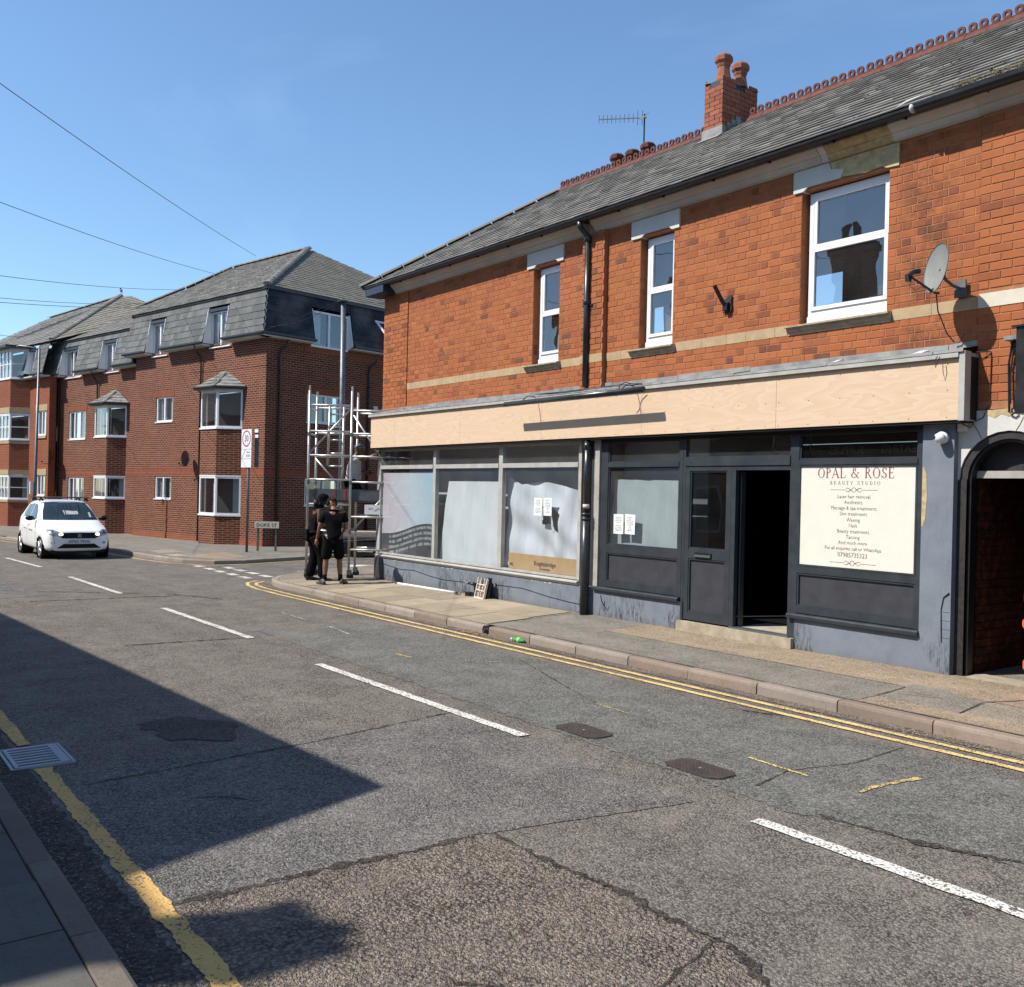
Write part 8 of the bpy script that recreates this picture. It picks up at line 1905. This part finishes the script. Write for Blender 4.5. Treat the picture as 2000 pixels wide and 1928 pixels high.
shell(t, 'trousers', [[((-.04, 0, .98), (.15, .125)), ((-.04, .10, .86), (.12, .12)), ((.0, .12, .5), (.11, .11)), ((-.09, .13, .17), (.105, .10)), ((-.08, .13, .07), (.095, .09))], [((-.04, 0, .98), (.15, .125)), ((-.04, -.10, .86), (.12, .12)), ((.10, -.10, .52), (.11, .11)), ((.10, -.12, .17), (.105, .10)), ((.11, -.12, .07), (.095, .09))]], 'cloth_blk')
mb = MB(); rnd = random.Random(5); curls(mb, Vector(J['head']) - Vector((.02, 0, .04)), Mx, 110, .1, rnd, -.9, s=.024)
for k in range(60): mb.ell((-.02 + rnd.uniform(-.05, .05), rnd.uniform(-.09, .09), 1.50 + rnd.uniform(-.07, .08)), (.026, .026, .024), 6, 4)
mb.obj('hair', 'hair_k', t)
mb = MB(); mb.ell(tuple(Vector(J['head']) + Vector((-.0, 0, .045))), (.118, .098, .09), 14, 8); mb.obj('cap', 'cloth_blk', t, smooth=True)
cp_ = Vector(J['head']) + Vector((.10, 0, .05)); MB().add([(cp_.x, -.075, cp_.z), (cp_.x + .10, -.055, cp_.z - .02), (cp_.x + .10, .055, cp_.z - .02), (cp_.x, .075, cp_.z), (cp_.x, -.075, cp_.z + .012), (cp_.x + .10, -.055, cp_.z - .01), (cp_.x + .10, .055, cp_.z - .01), (cp_.x, .075, cp_.z + .012)], [(0, 3, 2, 1), (4, 5, 6, 7), (0, 1, 5, 4), (1, 2, 6, 5), (2, 3, 7, 6), (3, 0, 4, 7)]).obj('cap_peak', 'galv', t)
mb = MB(); mb.box(-.22, -.06, -.08, .12, .84, 1.04); mb.box(-.18, -.02, .13, .2, .80, 1.0); mb.tube([(-.16, .15, 1.0), (-.2, .2, .82)], .02, 6); mb.tube([(-.1, .18, .98), (-.1, .2, 1.08)], .015, 6); mb.obj('tool_pouch', 'cloth_blk', t)
mb = MB(); mb.lathe([(.155, -.02), (.16, 0), (.155, .02)], (-.04, 0, 1.0), 14); mb.obj('belt', 'rubber', t)
for q_ in (((-.17, .13, 0), (1, .2, 0), .3, .11), ((.03, -.12, 0), (1, -.1, 0), .3, .11)): mb = MB(); shoe(mb, *q_); mb.obj('work_boot', 'boot', t, smooth=True)
mb = MB(); mb.box(.22, .3, -.1, .1, 1.06, 1.075); mb.obj('phone', 'black', t)
# 3: worker kneeling on the scaffold deck reaching to the corner of the boards
wp = tw_o.location + Matrix.Rotation(R(53), 3, 'Z') @ Vector((.85, .36, 0)); 
t = person('person in grey-white t-shirt kneeling on the scaffold deck, arm stretched to the fascia', wp.x, wp.y, tw_o.location.z + 1.64, R(45), None)
J = dict(pel=(0, 0, .42), wst=(.0, 0, .56), cht=(.05, 0, .80), nkb=(.08, 0, .94), nk=(.10, 0, .99), hd=(.13, 0, 1.03), head=(.15, 0, 1.07), look=(.9, -.2, -.3),
         hipL=(0, .09, .38), knL=(.22, .11, .06), anL=(-.16, .12, .06), ftL=(-.24, .12, .05), hipR=(0, -.09, .38), knR=(.20, -.11, .06), anR=(-.18, -.12, .06), ftR=(-.26, -.12, .05),
         shL=(.05, .19, .88), elL=(.06, .27, .64), wrL=(.26, .20, .60), shR=(.08, -.18, .89), elR=(.32, -.24, .86), wrR=(.56, -.24, .96), pnL=(0, -1, 0), pnR=(0, 0, -1))
Mx = build_body(t, J, 'skin_d')
shell(t, 't_shirt', [[((0, 0, .38), (.17, .14)), ((.0, 0, .56), (.18, .145)), ((.05, 0, .78), (.215, .155)), ((.08, 0, .92), (.13, .10))], [((.05, 0, .78), (.215, .155)), ((.05, .19, .875), (.08, .08)), ((.055, .245, .72), (.072, .072))], [((.05, 0, .78), (.215, .155)), ((.08, -.185, .885), (.08, .08)), ((.24, -.225, .865), (.07, .07))]], 'cloth_wht', root=1)
shell(t, 'trousers', [[((0, 0, .44), (.14, .12)), ((0, .09, .36), (.11, .105)), ((.23, .11, .10), (.085, .085))], [((0, 0, .44), (.14, .12)), ((0, -.09, .36), (.11, .105)), ((.21, -.11, .10), (.085, .085))], [((.23, .11, .10), (.085, .085)), ((-.16, .12, .08), (.06, .06))], [((.21, -.11, .10), (.085, .085)), ((-.18, -.12, .08), (.06, .06))]], 'cloth_blk')
MB().ell(tuple(Vector(J['head']) + Vector((-.005, 0, .05))), (.112, .092, .075), 14, 8).obj('cap', 'galv', t, smooth=True)
for q_ in (((-.36, .12, 0), (1, 0, 0), .22, .08), ((-.38, -.12, 0), (1, 0, 0), .22, .08)): mb = MB(); shoe(mb, *q_); mb.obj('boot', 'boot', t, smooth=True)
# 4: person at the frame's right edge, of whom the photo shows one shoe
px_, py_ = -3.80, 9.02
t = person('person standing at the right edge by the passage, only a dark shoe in view', px_, py_, pz(px_, py_), R(190), None)
J = dict(pel=(0, 0, .94), wst=(.0, 0, 1.1), cht=(.01, 0, 1.34), nkb=(.02, 0, 1.48), nk=(.03, 0, 1.54), hd=(.04, 0, 1.6), head=(.05, 0, 1.66), look=(1, 0, 0),
         hipL=(0, .09, .9), knL=(.0, .11, .5), anL=(-.02, .12, .09), ftL=(.05, .12, .05), hipR=(0, -.09, .9), knR=(.03, -.11, .5), anR=(.02, -.12, .09), ftR=(.1, -.12, .05),
         shL=(0, .19, 1.42), elL=(-.02, .25, 1.14), wrL=(.08, .24, .88), shR=(0, -.19, 1.42), elR=(-.02, -.25, 1.14), wrR=(.08, -.24, .88), pnL=(0, -1, 0), pnR=(0, 1, 0))
Mx = build_body(t, J, 'skin_b')
shell(t, 'jacket', [[((0, 0, .9), (.15, .12)), ((.0, 0, 1.1), (.15, .115)), ((.01, 0, 1.32), (.18, .125)), ((.02, 0, 1.45), (.11, .085))], [((.01, 0, 1.32), (.18, .125)), ((0, .19, 1.42), (.075, .075)), ((-.02, .25, 1.14), (.06, .06)), ((.06, .24, .94), (.045, .045))], [((.01, 0, 1.32), (.18, .125)), ((0, -.19, 1.42), (.075, .075)), ((-.02, -.25, 1.14), (.06, .06)), ((.06, -.24, .94), (.045, .045))]], 'cloth_blk', root=1)
shell(t, 'trousers', [[((0, 0, .96), (.14, .12)), ((0, .10, .84), (.11, .11)), ((.0, .11, .5), (.085, .085)), ((-.02, .12, .12), (.075, .075))], [((0, 0, .96), (.14, .12)), ((0, -.10, .84), (.11, .11)), ((.03, -.11, .5), (.085, .085)), ((.02, -.12, .12), (.075, .075))]], 'cloth_blk')
mb = MB(); rnd = random.Random(6); curls(mb, J['head'], Mx, 120, .1, rnd, -.3); mb.obj('hair', 'hair_k', t)
for q_ in (((-.09, .12, 0), (1, .1, 0), .29, .09), ((-.03, -.12, 0), (1, -.1, 0), .29, .09)): mb = MB(); shoe(mb, *q_); mb.obj('shoe', 'boot', t, smooth=True)
# orange plastic barrier beside the passage, its end just in view
ob_ = thing('plastic_barrier', 'orange plastic barrier end poking in at the right edge of the passage', 'barrier', (-4.265, 9.36, .13))
for z, h, xo in ((.91, .07, .0), (.66, .05, -.012), (.27, .06, .0)):
    MB().ext([(.0 + xo, z - h * .5), (.02 + xo, z - h), (1.1, z - h), (1.1, z + h), (.02 + xo, z + h), (xo, z + h * .5)], 'y', -.03, .03).obj('rail', 'orange', ob_, fix=True)
MB().box(.10, .16, -.035, .035, .0, 1.0).obj('post', 'orange', ob_); MB().box(.9, .96, -.035, .035, .0, 1.0).obj('post', 'orange', ob_)
